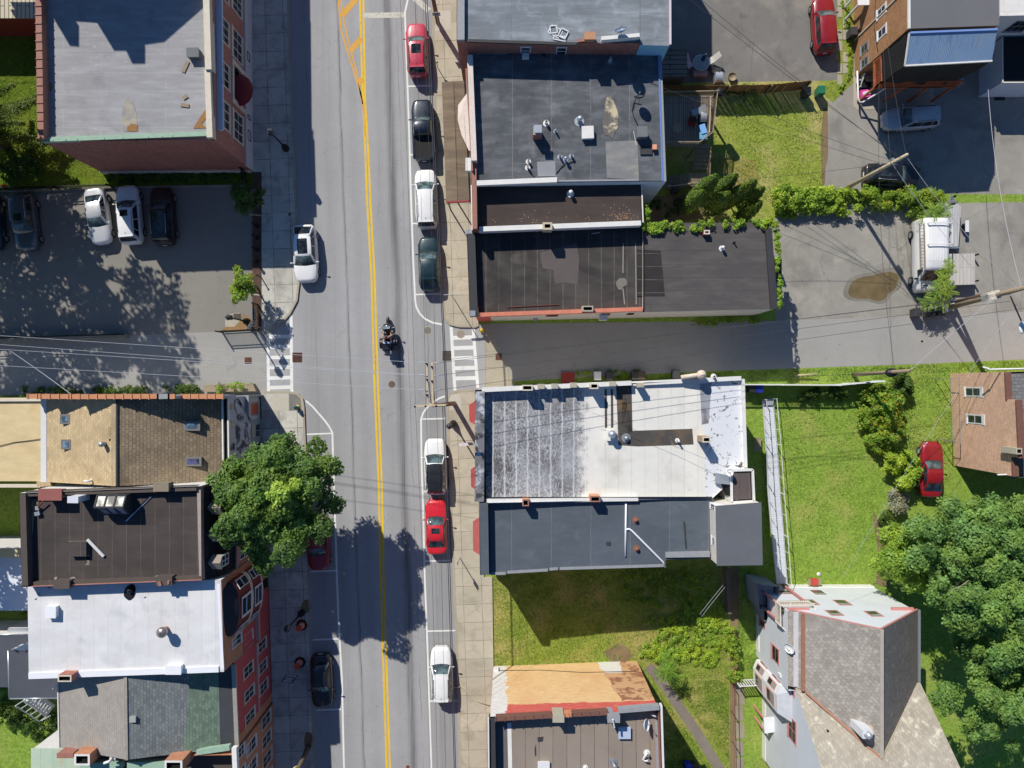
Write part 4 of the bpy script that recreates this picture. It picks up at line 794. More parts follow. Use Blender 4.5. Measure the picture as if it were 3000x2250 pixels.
# ================================================================ B2: grey roofed brick building at the top
b = bbase('brick building with streaky grey flat roof and pale blue corner at the top centre', 'building', 'grey_roof_building', 1640, 150)
k = 8.5
def GG(pts, h): return [Q(*G(x, y, h)) for x, y in pts]
pts = GG([(1338, -500), (1338, 121), (1875, 127), (1875, -500)], k); shell(b, pts, k, [m_brickd], mats=[0] * 4)
m_r2 = surface('streaky_grey_felt', C(124, 130, 135, KB), .14, .3, 1.5, .12, 12, seams=(0, 30, 1.9, .02, C(112, 118, 126, KB), 0, .06), stains=[(C(190, 198, 206, KB), .7, .54, .78, .45), (C(96, 102, 110, KB), .4, .52, .72, .5)], streak=(R(90), C(186, 194, 202, KB), .35, .16, 1.4))
deck(b, inset(pts, .03), k - .12, m_r2)
coping(b, (1350, -300), (1350, 116), k + .25, .52, .5, m_greyc); coping(b, (1366, 118), (1688, 128), k, .2, .14, m_blk); coping(b, (1762, 112), (1874, 102), k + .45, .26, .6, m_whitec)
ch = boxpart(b, 'chimney', 1728, 104, .72, .48, k - .3, k + .5, flat('crumbling_brick', C(190, 140, 108, KB), .9, .25, scale=5)); boxpart(b, 'loose_brick', 1702, 118, .5, .18, k - .1, k + .05, m_cop_tile, .1, .01)
dish(b, 1820, 94, k + .9, .42, R(110), R(50), flat('dish_grey', C(120, 138, 160, KB), .5, .1))
w = Wall(b, G(1338, 121, k), G(1875, 127, k), 'S')
for px in (1540, 1646): x = G(px, 137, 7.7)[0]; w.win(x - 13, x + 13, 6.6, 7.75, m_wht, nm=0, fw=2.2, lintel=.12)
mb = MB(); x = G(1540, 150, 6.9)[0]; w.slab(mb, x - 9, x + 9, 6.62, 6.98, .05, .45); mb.build('air_conditioner', m_wht, b)
mb = MB(); w.slab(mb, G(1590, 150, 7)[0], G(1597, 150, 7)[0], 6.6, 6.8, 0, .2); mb.build('wall_vent', m_dark, b)
pts2 = GG([(1876, -500), (1876, 128), (1963, 130), (1958, -500)], k); m_bsid = siding('pale_blue_siding', C(150, 200, 226, KB)); shell(b, pts2, k - .05, m_bsid, 'siding_wall'); deck(b, inset(pts2, -.08), k - .03, m_r2, 'side_roof')
MB().bar(P(1962, -300, k), P(1963.5, 131, k), .14, .14).build('gutter', flat('pink_white_gutter', C(215, 200, 205, KB), .5, .1), b)
# loose window frames lying on the roof: separate things
def frame_on(label, px, py, w_, l_, rz, z):
    x, y = Qh(px, py, z); mb = MB(); c, s_ = math.cos(rz), math.sin(rz); T = lambda a, d: (x + c * a - s_ * d, y + s_ * a + c * d, z)
    q = [T(-w_ / 2, -l_ / 2), T(w_ / 2, -l_ / 2), T(w_ / 2, l_ / 2), T(-w_ / 2, l_ / 2)]
    for i in range(4): mb.bar(q[i], q[(i + 1) % 4], .07, .05)
    tag(mb.build('window_frame', m_wht), label, 'window frame', 'empty white frames dropped on the grey roof')
frame_on('small empty white window frame on the grey roof, topmost of the heap', 1622, 86, .48, .52, .1, k - .06); frame_on('empty white window frame on the grey roof, leftmost and tilted in the heap', 1627, 93, .9, .6, -.5, k - .11)
frame_on('white window frame on the grey roof, rightmost in the heap', 1650, 98, .55, .6, -.45, k - .02); frame_on('thin cream window frame on the grey roof, lowest in the heap by the brick wall', 1640, 112, .85, .3, -.2, k - .08)
# ================================================================ B3: dark grey roof
b = bbase('building with dark grey wrinkled roof full of vents and a weathered shopfront canopy', 'building', 'dark_roof_building', 1640, 450)
k = 6.75; pts = GG([(1370, 158), (1388, 538), (1952, 531), (1934, 148)], k); m_w3 = flat('pale_blue_render', C(196, 210, 222, KB), .85, .14)
shell(b, pts, k, m_w3)
m_r3 = surface('dark_grey_membrane', C(92, 95, 99, KB), .18, .3, 1.4, .14, 13, seams=(R(-90), 30, 2.9, .035, C(128, 128, 124, KB), 0, .05), stains=[(C(150, 152, 154, KB), .45, .54, .74, .45), (C(62, 64, 68, KB), .7, .5, .7, .5)], streak=(R(90), C(140, 142, 146, KB), .4, .3, 1.8), bump=.6)
deck(b, inset(pts, .05), k - .02, m_r3)
m_flak = flat('flaking_red_white', C(222, 208, 196, KB), .9, .2, scale=3); coping(b, (1376, 160), (1389, 470), k + .75, .4, .8, m_flak); coping(b, (1388, 470), (1391, 670), k + .3, .36, .9, m_cop_tile)
coping(b, (1365, 200), (1384, 500), k + .55, .1, 2.4, m_cop_tile, 'red_front'); coping(b, (1394, 536), (1632, 526), k + .3, .36, .45, m_whitec); coping(b, (1632, 530), (1872, 527), k + .05, .12, .2, m_greyc)
MB().bar(P(1929, 152, k + .03), P(1941, 530, k + .03), .1, .1).build('edge_trim', flat('blue_trim', C(110, 140, 200, KB), .4, .1), b); deck(b, [Q(*G(1930, 158, k)), Q(*G(1942, 531, k)), Q(*G(1952, 531, k)), Q(*G(1938, 158, k))], k + .02, m_greyc, 'edge_flashing')
for q, m_ in ((blob(1788, 345, 20, 66, 4, 30, .22), surface('silt', C(112, 109, 104, KB), .15, .6, 3, .2, stains=[(C(206, 190, 160, KB), 1.1, .46, .56, .9)])), ([(1774, 415), (1868, 412), (1872, 526), (1778, 522)], surface('grey_roll_patch', C(132, 132, 132, KB), .12, .5, 2, .2, streak=(R(90), C(175, 170, 155, KB), .5, .3, 2))), ([(1573, 474), (1627, 472), (1628, 516), (1576, 517)], surface('silver_patch2', C(150, 152, 156, KB), .1, 1, 4, .2, bump=.6))): MB().poly([P(*p, k + .01) for p in q]).build('patch', m_, b)
hd = k - .02
chimney(b, 1575, 382, .62, .62, hd, hd + 1.05, m_brickd, m_slab); boxpart(b, 'chimney_cap', 1576, 377, .4, .4, hd + 1.05, hd + 1.45, m_alu, 0, .1)
pipe(b, 1600, 362, hd, .45, .11, m_whitec); pipe(b, 1627, 385, hd, .3, .07, m_galv, bend=(.05, -.1)); pipe(b, 1697, 356, hd, .55, .17, m_alu, cap=.2); pipe(b, 1787, 179, hd, .55, .1, m_galv, bend=(-.15, -.35))
boxpart(b, 'roof_hatch', 1722, 387, .82, .85, hd, hd + .42, m_whitec, .03); boxpart(b, 'roof_hatch', 1882, 385, .7, .72, hd, hd + .75, flat('wrapped_unit', C(112, 116, 118, KB), .7, .15), .03); boxpart(b, 'roof_board', 1893, 440, .82, .55, hd, hd + .12, m_blk, .0)
boxpart(b, 'cement_bucket', 1918, 430, .25, .3, hd, hd + .35, flat('salmon_box', C(228, 160, 128, KB), .7, .15)); dish(b, 1874, 289, hd + .85, .4, R(100), R(60), flat('dish_dark', C(60, 62, 66), .5, .1))
MB().tube([P(1870, 278, hd + .5), P(1858, 300, hd + .05), P(1852, 325, hd + .05), P(1858, 345, hd + .05), P(1868, 365, hd + .05)], .035, 6).build('black_cable', m_dark, b)
for px, py in ((1640, 460), (1656, 470), (1674, 458), (1548, 474), (1546, 492)): pipe(b, px, py, hd, .42, .09, m_alu if px > 1600 else m_whitec, cap=.13 if px == 1656 else None)
MB().tube([P(1656, 480, hd + .05), P(1640, 495, hd + .04), P(1630, 508, hd + .05)], .03, 5).tube([P(1674, 460, hd + .4), P(1681, 472, hd + .05), P(1662, 480, hd + .05)], .03, 5).tube([P(1547, 495, hd + .05), P(1556, 510, hd + .05), P(1566, 518, hd + .05)], .03, 5).build('vent_hose', m_dark, b)
MB().bar(P(1856, 385, hd + .05), P(1864, 425, hd + .05), .03, .03).build('broom', m_wht, b)
pts = GG([(1400, 172), (1400, 178), (1410, 178), (1410, 172)], hd)
# street canopy and white bay head
cn = GG([(1294, 240), (1372, 236), (1383, 588), (1307, 592)], 3.3); MB().prism(cn, 3.12, 3.3, True, True).build('canopy', surface('weathered_canopy', C(122, 108, 92, KB), .16, .6, 3, .25, seams=(R(-92), 30, 1.9, .04, C(62, 56, 50, KB), 0, .1), streak=(R(90), C(170, 150, 124, KB), .45, .15, 2)), b)
mb = MB()
for i in range(6): c_ = Vector(cn[0]).lerp(Vector(cn[3]), i / 5); mb.cyl((c_.x + .12, c_.y - (.1 if i < 5 else -.1)), .06, 0.1, 3.12, 8)
mb.build('canopy_post', m_dark, b); bt = MB(); bt.bar((*cn[3], 3.2), (*cn[2], 3.2), .12, .3).build('canopy_fascia', flat('red_fascia', C(150, 60, 62, KB), .6, .15), b)
q = [(1372, 268), (1342, 308), (1341, 352), (1352, 395), (1374, 442)]; bw = MB().add([P(*p, 4.6) for p in q] + [P(1378, 442, 5.2), P(1372, 268, 5.2)], [[0, 1, 2, 3, 4, 5, 6]]); bw.build('bay_roof', m_flak, b); bw = MB()
z0 = [P(*p, 4.58) for p in q]; bw.prism([(v.x + .06, v.y) for v in z0], 3.35, 4.57, False); bw.build('bay_wall', m_cop_tile, b)
sg = MB(); a = P(1372, 482, 4.4); sg.box((a.x, a.y, 4.0), (.42, 1.0, .5)); sg.build('sign_box', m_wht, b)
# ================================================================ B3b: narrow brown roof
b = bbase('narrow building with dark brown flat roof and white coping between two larger roofs', 'building', 'narrow_building', 1640, 640)
k = 5.95; pts = GG([(1396, 545), (1398, 668), (1880, 650), (1878, 520)], k); shell(b, pts, k, m_brickd); deck(b, inset(pts, .04), k - .02, surface('dark_brown_felt', C(74, 66, 62, KB), .14, .4, 2, .14, 16, streak=(R(90), C(100, 90, 84, KB), .3, .2, 1.5)))
coping(b, (1389, 540), (1391, 676), k + .42, .46, .8, flat('brown_cap', C(128, 100, 88, KB), .8, .15)); MB().bar(P(1381, 545, k + .3), P(1384, 676, k + .3), .08, .5).build('edge_trim', m_whitec, b); coping(b, (1404, 671), (1878, 653), k + .42, .36, .75, m_whitec); MB().bar(P(1879, 530, k), P(1884, 652, k), .08, .1).build('edge_trim', m_whitec, b)
coping(b, (1404, 662), (1420, 662), k + .6, .1, .1, m_whitec) if False else None
chimney(b, 1604, 662, .7, .55, k, k + .95, flat('cream_stack', C(196, 184, 158, KB), .9, .2, scale=4)); pipe(b, 1671, 568, k, .4, .13, m_wht, cap=.16)
rr = random.Random(4); lv = MB()
for i in range(70): x, y = rr.uniform(1425, 1870), 660 - abs(rr.gauss(0, 18)); x = x if rr.random() < .5 else rr.uniform(1780, 1850); v = P(x, y - (x - 1404) * .038, k); a = rr.random() * 3; d = .07; lv.box((v.x, v.y, k - .01), (d, d * .6, .02), a)
tag(lv.build('fallen_leaves', flat('pale_dry_leaf', C(190, 150, 110, KB), .9, .3, scale=5), b), kind='stuff')
# ================================================================ B4: long dark brown roof
b = bbase('long low building with dark patched roof and vines along its rear edges', 'building', 'long_building', 1820, 930)
k = 5.45; kr = 5.2; m_w4 = flat('white_painted_masonry', C(214, 208, 198, KB), .85, .2)
pts = GG([(1388, 680), (1402, 922), (1884, 912), (1884, 652)], k); shell(b, pts, k, [m_brickr, m_w4], mats=[0, 1, 1, 1])
m_r4 = surface('patched_dark_roof', C(74, 70, 68, KB), .2, .35, 1.4, .16, 14, seams=(R(90), 30, .98, .028, C(116, 112, 104, KB), 0, .08), stains=[(C(48, 46, 46, KB), .3, .5, .64, .6), (C(122, 116, 108, KB), .45, .6, .78, .5)], streak=(R(90), C(108, 102, 96, KB), .3, .3, 1.6), bump=.6)
deck(b, inset(pts, .03), k - .3, m_r4)
coping(b, (1379, 684), (1388, 926), k + .5, .62, .9, m_blk, 'front_parapet'); coping(b, (1402, 922), (1883, 905), k + .28, .3, .6, flat('flaking_red_coping', C(206, 128, 104, KB), .85, .3, scale=3))
chimney(b, 1722, 904, .82, .42, k - .2, k + .75, m_slab); boxpart(b, 'signboard', 1385, 918, .35, .35, k - .6, k + .6, m_galv); boxpart(b, 'signboard', 1371, 680, .35, .3, k - .6, k + .4, m_galv)
MB().poly([P(*p, k - .285) for p in blob(1820, 830, 15, 17, 9, 20, .25)] ).build('patch', flat('grey_bald_patch', C(124, 120, 112, KB), .9, .25, scale=6), b)
MB().poly([P(*p, k - .287) for p in ((1582, 740), (1690, 712), (1697, 760), (1693, 835), (1660, 828), (1625, 832), (1622, 792), (1590, 786))]).build('patch', surface('brown_grey_patch', C(100, 92, 90, KB), .15, .5, 2, .2), b)
sl = MB()
for a in (((1826, 712), (1825, 800)), ((1825, 845), (1830, 892)), ((1862, 712), (1864, 892)), ((1906, 720), (1912, 800))): 
    p, q = P(*a[0], k - .28), P(*a[1], k - .28); MB().bar(p, q, .09, .01).build('seam_sealant', flat('seam_grey', C(142, 138, 128, KB), .9, .3, scale=6), b)
MB().bar(P(1487, 900, k - .25), P(1637, 892, k - .25), .05, .05).build('rusty_rod', m_iron, b); MB().bar(P(1733, 685, k - .25), P(1758, 681, k - .25), .05, .04).build('metal_rod', m_alu, b)
w = Wall(b, G(1402, 922, k), G(1884, 912, k), 'S')
for x0, x1 in ((1594, 1626), (1742, 1768), (1816, 1834)): w.win(x0, x1, 3.6, 4.5, m_brickd, nm=0, fw=2, rail=False, pm=m_void)
mb = MB(); w.slab(mb, 1738, 1760, 3.7, 4.2, .05, .5); mb.build('air_conditioner', m_wht, b); mb = MB(); w.slab(mb, 1401, 1440, 0, 3.6, 0, .03); mb.build('red_panel', m_redst, b)
for i, x in enumerate((1561, 1568)): mb = MB(); w.slab(mb, x, x + 5, 1.2, 1.7, 0, .2); mb.build('electric_meter', m_galv, b)
pr = GG([(1884, 654), (1884, 913), (2275, 904), (2252, 654)], kr); shell(b, pr, kr, m_w4, 'rear_wall')
deck(b, inset(pr, -.04), kr + .01, surface('dark_rear_roof', C(88, 84, 83, KB), .12, .35, 1.6, .12, 14, seams=(0, 30, 1.02, .015, C(70, 66, 66, KB), 0, .06), stains=[(C(62, 60, 60, KB), .35, .52, .7, .4)], streak=(0, C(118, 113, 110, KB), .35, .25, 1.6), bump=.5), 'rear_roof')
coping(b, (2252, 668), (2268, 905), kr + .22, .5, .25, m_blk, 'rear_edge')
for y0 in (700, 770, 800): pass
MB().poly([P(*p, kr + .025) for p in ((1866, 730), (1936, 735), (1938, 765), (1942, 800), (1948, 868), (1866, 868))]).build('patch', surface('black_patch', C(58, 55, 54, KB), .2, .8, 3, .2, seams=(0, 30, 1.0, .03, C(104, 100, 94, KB), 0, .1)), b)
chimney(b, 2071, 680, .45, .32, kr, kr + .5, flat('red_stack', C(190, 92, 80, KB), .8, .2), m_stone); pipe(b, 2114, 728, kr, .35, .1, m_wht, cap=.13); pipe(b, 2150, 712, kr, .35, .05, m_dark)
aw = MB(); v = P(2283, 790, 2.4); aw.box((v.x, v.y, 2.3), (.4, 1.9, .1)); aw.build('door_hood', m_dark, b)
# ================================================================ B5: white patched roof
b = bbase('corner building with big worn white roof, red awnings and a rooftop stair head', 'building', 'white_patched_building', 1780, 1300)
kf, kr = 7.3, 6.1; pts = GG([(1392, 1142)], kf) + GG([(1399, 1466)], kf) + GG([(2085, 1462), (2183, 1372), (2174, 1108)], kr)
hs = [kf, kf, kr, kr, kr]; shell(b, pts, hs, [m_brickr, m_brickr, m_w4, m_w4, m_w4], mats=[0, 1, 2, 3, 4])
def z5(px): return (kf - .5) + (kr - .2 - kf + .5) * max(0, min(1, (px - 1420) / 740))
dk = lambda q: [P(x, y, z5(x)) for x, y in q]
m_w5 = surface('cream_white_coating', C(232, 229, 219, .93), .06, .3, 1.6, .07, 10, seams=(R(90), 30, 1.0, .012, C(205, 202, 192, .9), 0, .03), stains=[(C(180, 176, 166, .9), .45, .52, .76, .5), (C(150, 146, 138, .9), 1.6, .64, .76, .45)], streak=(0, C(245, 243, 235, .92), .35, .5, 1.6), bump=.7)
t = NT('worn_black_white'); p = t.pos(); c = C(226, 228, 232, .92)
n = t.noise(t.rot(p, 0, (1.6, .8, 1)), 6.0, 8, .82); n0 = t.noise(p, .45, 5, .6); nn_ = t.math('ADD', n, t.math('MULTIPLY', t.math('SUBTRACT', n0, .5), .35)); c1 = t.mix(t.ramp(nn_, .44, .64), C(92, 90, 90, .9), C(208, 209, 212, .92)); xx = t.xyz(p)[0]
fr = t.math('ABSOLUTE', t.math('SUBTRACT', t.math('FRACT', t.math('DIVIDE', t.math('ADD', xx, t.math('MULTIPLY', t.noise(p, 1.5, 3), .25)), .86)), .5)); c2 = t.mix(t.ramp(fr, .03, .1, .6, 0), c1, c)
c3 = t.mix(t.ramp(t.noise(p, .35, 4), .38, .66, 0, .5), c2, C(182, 183, 186, .9)); xb_ = P(1712, 1300, 6.6).x; c3 = t.mix(t.ramp(t.math('ADD', xx, t.math('MULTIPLY', t.math('SUBTRACT', t.noise(p, .7, 8, .78), .5), 3.4)), xb_ - .5, xb_ + .25), c3, C(231, 228, 219, .93)); m_w5w = t.shader(c3, .9, n, .5, .03, .2)
t = NT('patchy_white'); p = t.pos(); n = t.noise(p, 1.9, 8, .75, .6); m_w5e = t.shader(t.mix(t.ramp(n, .57, .61), C(224, 226, 230, .92), C(96, 92, 88, .9)), .9, n, .5, .03, .2)
MB().poly(dk([(1420, 1148), (1742, 1134), (1742, 1460), (1424, 1464)])).build('worn_roof', m_w5w, b, False)
MB().poly(dk([(1742, 1134), (2062, 1116), (2066, 1462), (1742, 1460)])).build('roof', m_w5, b, False)
MB().poly(dk([(2062, 1116), (2172, 1108), (2182, 1372), (2085, 1462), (2066, 1462)])).build('patchy_roof', m_w5e, b, False)
MB().poly([v + Vector((0, 0, .006)) for v in dk([(2050, 1125), (2085, 1122), (2076, 1240), (2056, 1244)])]).build('patch', surface('grey_worn_strip', C(170, 172, 178, .9), .2, .8, 4, .3, stains=[(C(110, 108, 106, .9), 1.2, .5, .6, .7)]), b, False)
m_pool = surface('dark_ponding', C(86, 82, 78, KB), .18, .5, 2.5, .25, stains=[(C(128, 104, 74, KB), .5, .5, .68, .8), (C(176, 160, 130, KB), .8, .64, .76, .5)])
MB().poly([v + Vector((0, 0, .012)) for v in dk([(1805, 1130), (1850, 1128), (1853, 1262), (2028, 1256), (2032, 1302), (1870, 1308), (1812, 1304)])]).build('ponding_stain', m_pool, b, False)
for x in (1774, 1792): MB().poly([v + Vector((0, 0, .012)) for v in dk([(x - 3, 1140), (x + 4, 1140), (x + 5, 1252), (x - 2, 1254)])]).build('tar_seam', surface('tar_seam', C(92, 82, 78, KB), .2, 1, 5, .3), b, False)
MB().poly([v + Vector((0, 0, .012)) for v in dk([(1822, 1170), (1832, 1165), (1845, 1210), (1852, 1268), (1828, 1274), (1820, 1240)])]).build('mud_stain', flat('brown_silt', C(118, 88, 56, KB), .7, .3, scale=3), b, False)
coping(b, (1406, 1146), (1404, 1470), kf + .35, .68, .85, surface('stained_parapet', C(128, 128, 132, KB), .3, .8, 4, .4, stains=[(C(50, 48, 50, KB), 1.1, .48, .58, .85), (C(205, 208, 214, .9), 1.6, .52, .62, .8)]), 'front_parapet')
coping(b, (1412, 1142), (1850, 1122), kf + .2, .34, .8, m_whitec, hb=6.9); coping(b, (1850, 1124), (2172, 1108), 6.5, .32, .5, m_whitec, hb=6.25); coping(b, (2178, 1110), (2186, 1370), 6.25, .2, .35, m_whitec, hb=6.2)
coping(b, (1424, 1468), (1870, 1462), kf + .05, .3, .5, m_whitec, hb=6.7)
for px, py, w_, l_ in ((1545, 1136, .78, .42), (1741, 1131, .6, .42)): z = z5(px); chimney(b, px, py, w_, l_, z, z + 1.35, flat('whitewashed_stack', C(214, 200, 184, KB), .9, .2, scale=4), m_stone)
for px, py in ((1585, 1132), (1625, 1131), (1680, 1128), (1795, 1124), (1877, 1128)): boxpart(b, 'coping_block', px, py, .45, .3, z5(px), z5(px) + .95, m_slab)
for px, py, w_, l_ in ((1540, 1473, .48, .5), (1744, 1462, .72, .44)): z = z5(px); chimney(b, px, py, w_, l_, z - .3, z + 1.2, flat('orange_stack', C(206, 150, 120, KB), .9, .2, scale=4), m_cop_tile)
z = z5(2070); chimney(b, 2070, 1288, .58, .42, z, z + 1.6, flat('tan_stack', C(172, 150, 120, KB), .9, .2, scale=4), m_stone)
z = z5(1790); boxpart(b, 'vent_curb', 1790, 1276, .62, .72, z, z + .35, m_whitec); x, y = Qh(1793, 1272, z + .8); MB().lathe((x, y, z + .35), [(.16, 0), (.16, .3), (.3, .38), (.3, .5), (.12, .66), (.02, .7)], 16).build('vent_cowl', m_alu, b); pipe(b, 1834, 1283, z, .12, .16, m_galv, cap=.18); pipe(b, 1984, 1290, z5(1984), .4, .08, m_wht, bend=(.08, -.12))
x, y = Qh(2055, 1098, 6.9); pp = Vector((x, y, 6.9)); du = MB().tube([P(1995, 1106, 6.6), P(2030, 1101, 6.8), P(2052, 1098, 6.9)], .18, 10).ball(P(2055, 1098, 6.95), .36, 14, 9).bar(P(2000, 1107, 6.5), P(2046, 1108, 6.5), .25, .4); du.build('roof_duct', flat('cream_duct', C(224, 206, 186, .9), .6, .12), b)
pipe(b, 2090, 1103, 6.3, .3, .1, m_whitec)
# stair head and pitched shed cap
z = 7.0; q = GG([(2142, 1378), (2204, 1376), (2208, 1468), (2143, 1472)], z); shell(b, q, z, m_whitec, 'stair_head'); MB().poly([(*p, z + .01) for p in inset(q, .18)]).build('stair_head_roof', surface('dark_stair_roof', C(100, 90, 88, KB), .1, .6, 3, .2, seams=(R(90), 6, .6, .02, C(70, 62, 62, KB), 0, .12)), b); 
for i in range(4): a, c_ = q[i], q[(i + 1) % 4]; MB().bar((*a, z + .06), (*c_, z + .06), .16, .16).build('edge_trim', m_whitec, b)
MB().add([P(2095, 1385, 6.2), P(2137, 1393, 7.0), P(2142, 1420, 7.0), P(2095, 1416, 6.2)], [[0, 1, 2, 3]]).build('lean_to', m_galv, b); dish(b, 2142, 1386, 7.5, .28, R(160), R(50), m_wht)
MB().add([P(2138, 1410, 6.95), P(2143, 1455, 6.95), P(2125, 1450, 6.0), P(2112, 1418, 6.0)], [[0, 1, 2, 3]]).build('doorway', m_void, b)
# awnings over the pavement
m_awn = flat('faded_red_canvas', C(178, 80, 76, .9), .85, .14, scale=2)
def awning(root, y0, y1, xo, xi, m=m_awn, cut=18):
    mb = MB(); a = [P(xi, y0, 3.7), P(xo, y0 + cut, 3.0), P(xo + 1, y1 - cut, 3.0), P(xi + 2, y1, 3.7)]; i_ = [P(xi + 3, y0 + cut, 3.72), P(xi + 4, y1 - cut, 3.72)]
    mb.add([a[0], a[1], i_[0]], [[0, 1, 2]]); mb.add([a[1], a[2], i_[1], i_[0]], [[0, 1, 2, 3]]); mb.add([a[2], a[3], i_[1]], [[0, 1, 2]])
    d = Vector((0, 0, .28)); lo = [v - d for v in a]
    for i in range(3): mb.add([a[i], a[i + 1], lo[i + 1], lo[i]], [[0, 1, 2, 3]])
    mb.build('awning', m, root)
awning(b, 1168, 1252, 1374, 1402); awning(b, 1358, 1444, 1379, 1404)
w = Wall(b, G(1392, 1142, kf), G(1399, 1466, kf), 'W')
for y in (1160, 1230, 1300, 1370, 1430): w.win(y - 10, y + 12, 4.4, 6.0, m_stone, nm=0)
pl = MB(); a = P(1392, 1300, 3.9); pl.bar(P(1395, 1300, 4.0), P(1325, 1305, 3.6), .05, .05).build('flag_pole', m_galv, b); MB().bar(P(1385, 1300, 4.0), P(1345, 1303, 3.75), .22, .12).build('furled_flag', flat('flag_cloth', C(205, 190, 195, KB), .8, .3, scale=6), b)
# ================================================================ B6: black roofed neighbour with grey box
b = bbase('building with slate grey roof and white Y shaped drain pipe beside the vacant lot', 'building', 'slate_roof_building', 1740, 1600)
kf, kr = 7.6, 6.1
pts = GG([(1404, 1474)], kf) + GG([(1406, 1685)], kf) + GG([(1446, 1682)], 6.9) + GG([(1800, 1660), (1948, 1656), (1950, 1640), (2092, 1636), (2088, 1460)], 6.3)
shell(b, pts, [kf, kf, 6.9, 6.4, 6.2, 6.2, 6.1, 6.2], siding('pale_grey_siding', C(190, 192, 196, KB)))
def z6(px): return 6.9 - .75 * max(0, min(1, (px - 1430) / 650))
m_r6 = surface('slate_membrane', C(90, 98, 106, KB), .1, .3, 1.4, .1, 14, seams=(R(90), 30, 2.95, .02, C(128, 132, 132, KB), 0, .04), stains=[(C(70, 76, 84, KB), .4, .5, .7, .4), (C(118, 124, 130, KB), .6, .58, .76, .4)], streak=(0, C(116, 122, 128, KB), .25, .3, 1.5))
MB().poly([P(x, y, z6(x)) for x, y in ((1432, 1466), (1436, 1684), (1640, 1668), (1800, 1660), (1950, 1655), (1950, 1640), (2094, 1636), (2090, 1458))]).build('roof', m_r6, b, False)
coping(b, (1417, 1474), (1420, 1684), kf + .05, .62, .75, m_r6, 'front_parapet'); coping(b, (1440, 1470), (2080, 1458), 7.1, .16, .1, m_r6, 'upstand', hb=6.3) if False else None
MB().add([P(1432, 1470, z6(1432)), P(2086, 1466, z6(2086)), P(2086, 1455, z6(2086) + .35), P(1432, 1456, z6(1432) + .45)], [[0, 1, 2, 3]]).build('upstand', m_r6, b)
for (x0, y0), (x1, y1) in (((1440, 1681), (1482, 1680)), ((1486, 1677), (1605, 1670)), ((1610, 1668), (1635, 1666)), ((1640, 1666), (1945, 1657))): coping(b, (x0, y0), (x1, y1), z6(x0) + .06, .2, .16, m_greyc, 'roof_edge', hb=z6(x1) + .06)
coping(b, (1950, 1626), (2080, 1624), 6.45, .4, .3, m_greyc, 'roof_edge')
m_pvc = flat('white_pvc', C(240, 242, 246, .92), .4, .05); zz = 6.5
MB().tube([P(1834, 1476, zz), P(1833, 1552, zz), P(1832, 1630, zz)], .075, 8).tube([P(1833, 1551, zz), P(1843, 1550, zz), P(1850, 1554, zz), P(1942, 1646, zz), P(1949, 1662, zz - .2)], .075, 8).build('drain_pipe', m_pvc, b)
for px, py in ((1862, 1523), (1865, 1607)): pipe(b, px, py, z6(px), .1, .12, flat('rust_vent', C(140, 95, 80, KB), .8, .2), cap=.15)
boxpart(b, 'roof_patch', 1783, 1593, .28, .22, z6(1783), z6(1783) + .03, m_blk); MB().bar(P(2004, 1527, 6.3), P(2010, 1607, 6.3), .1, .02).build('seam_sealant', m_blk, b)
z = 7.9; q = GG([(2098, 1484), (2228, 1474), (2232, 1653), (2102, 1655)], z); shell(b, q, z, m_w4, 'box_room'); deck(b, inset(q, -.06), z + .02, surface('box_roof', C(102, 105, 110, KB), .08, .4, 2, .12, 14, seams=(R(90), 30, 3.7, .02, C(130, 132, 135, KB), 0, .03)), 'box_roof')
MB().add([P(2078, 1470, 6.9), P(2140, 1482, 7.7), P(2098, 1484, 7.9)], [[0, 1, 2]]).build('white_flashing', m_wht, b)
w = Wall(b, G(2098, 1484, z), G(2102, 1655, z), 'W'); w.win(1436, 1450, 6.5, 7.5, m_wht, nm=1, fw=1.6); w.win(1520, 1542, 6.7, 7.4, m_wht, nm=0, fw=1.8)
awning(b, 1515, 1628, 1385, 1406, flat('pink_canvas', C(180, 96, 92, .9), .85, .14, scale=2), 14)
w = Wall(b, G(1404, 1474, kf), G(1406, 1685, kf), 'W')
for y in (1480, 1540, 1590): w.win(y - 12, y + 12, 4.2, 5.9, m_stone, nm=0)
# ================================================================ B8: bottom building with bare boarded wall
b = bbase('building with tan patched roof and peeling orange and red side wall at the bottom', 'building', 'peeling_wall_building', 1650, 2050)
k = 9.0; g = [(1446, 1952), (1866, 1936), (1885, 2500), (1440, 2500)]; pts = [Q(*p) for p in g]
t = NT('peeling_wall'); p = t.pos(); x_, y_, z_ = t.xyz(p); st = t.noise(t.rot(t.comb(x_, z_), 0, (.5, 6, 1)), 2.2, 7, .75)
base = t.mix(t.ramp(st, .38, .6), C(206, 164, 116, KB), C(232, 200, 150, KB)); base = t.mix(t.ramp(t.noise(p, .5, 4), .5, .7, 0, .5), base, C(210, 158, 112, KB))
s1 = t.math('ADD', z_, t.math('MULTIPLY', t.noise(t.rot(p, 0, (.5, 1, 1)), 1.2, 5), .9)); c = t.mix(t.ramp(s1, 7.75, 7.8), base, t.mix(t.ramp(st, .5, .66), C(196, 88, 84, KB), C(226, 150, 120, KB)))
xl = t.math('ADD', x_, t.math('MULTIPLY', t.noise(p, 1.1, 5), 1.0)); c = t.mix(t.ramp(xl, .02, .08, 1, 0), c, t.mix(t.ramp(st, .45, .55), C(205, 200, 194, KB), C(235, 232, 228, .9)))
xr_ = t.ramp(t.math('ADD', xl, t.math('MULTIPLY', z_, -.12)), 7.62, 7.66); c = t.mix(t.math('MULTIPLY', xr_, t.ramp(s1, 7.6, 7.7, 1, 0)), c, t.mix(t.ramp(t.noise(p, 1.1, 6, .7), .45, .52), C(150, 105, 80, KB), C(200, 160, 120, KB)))
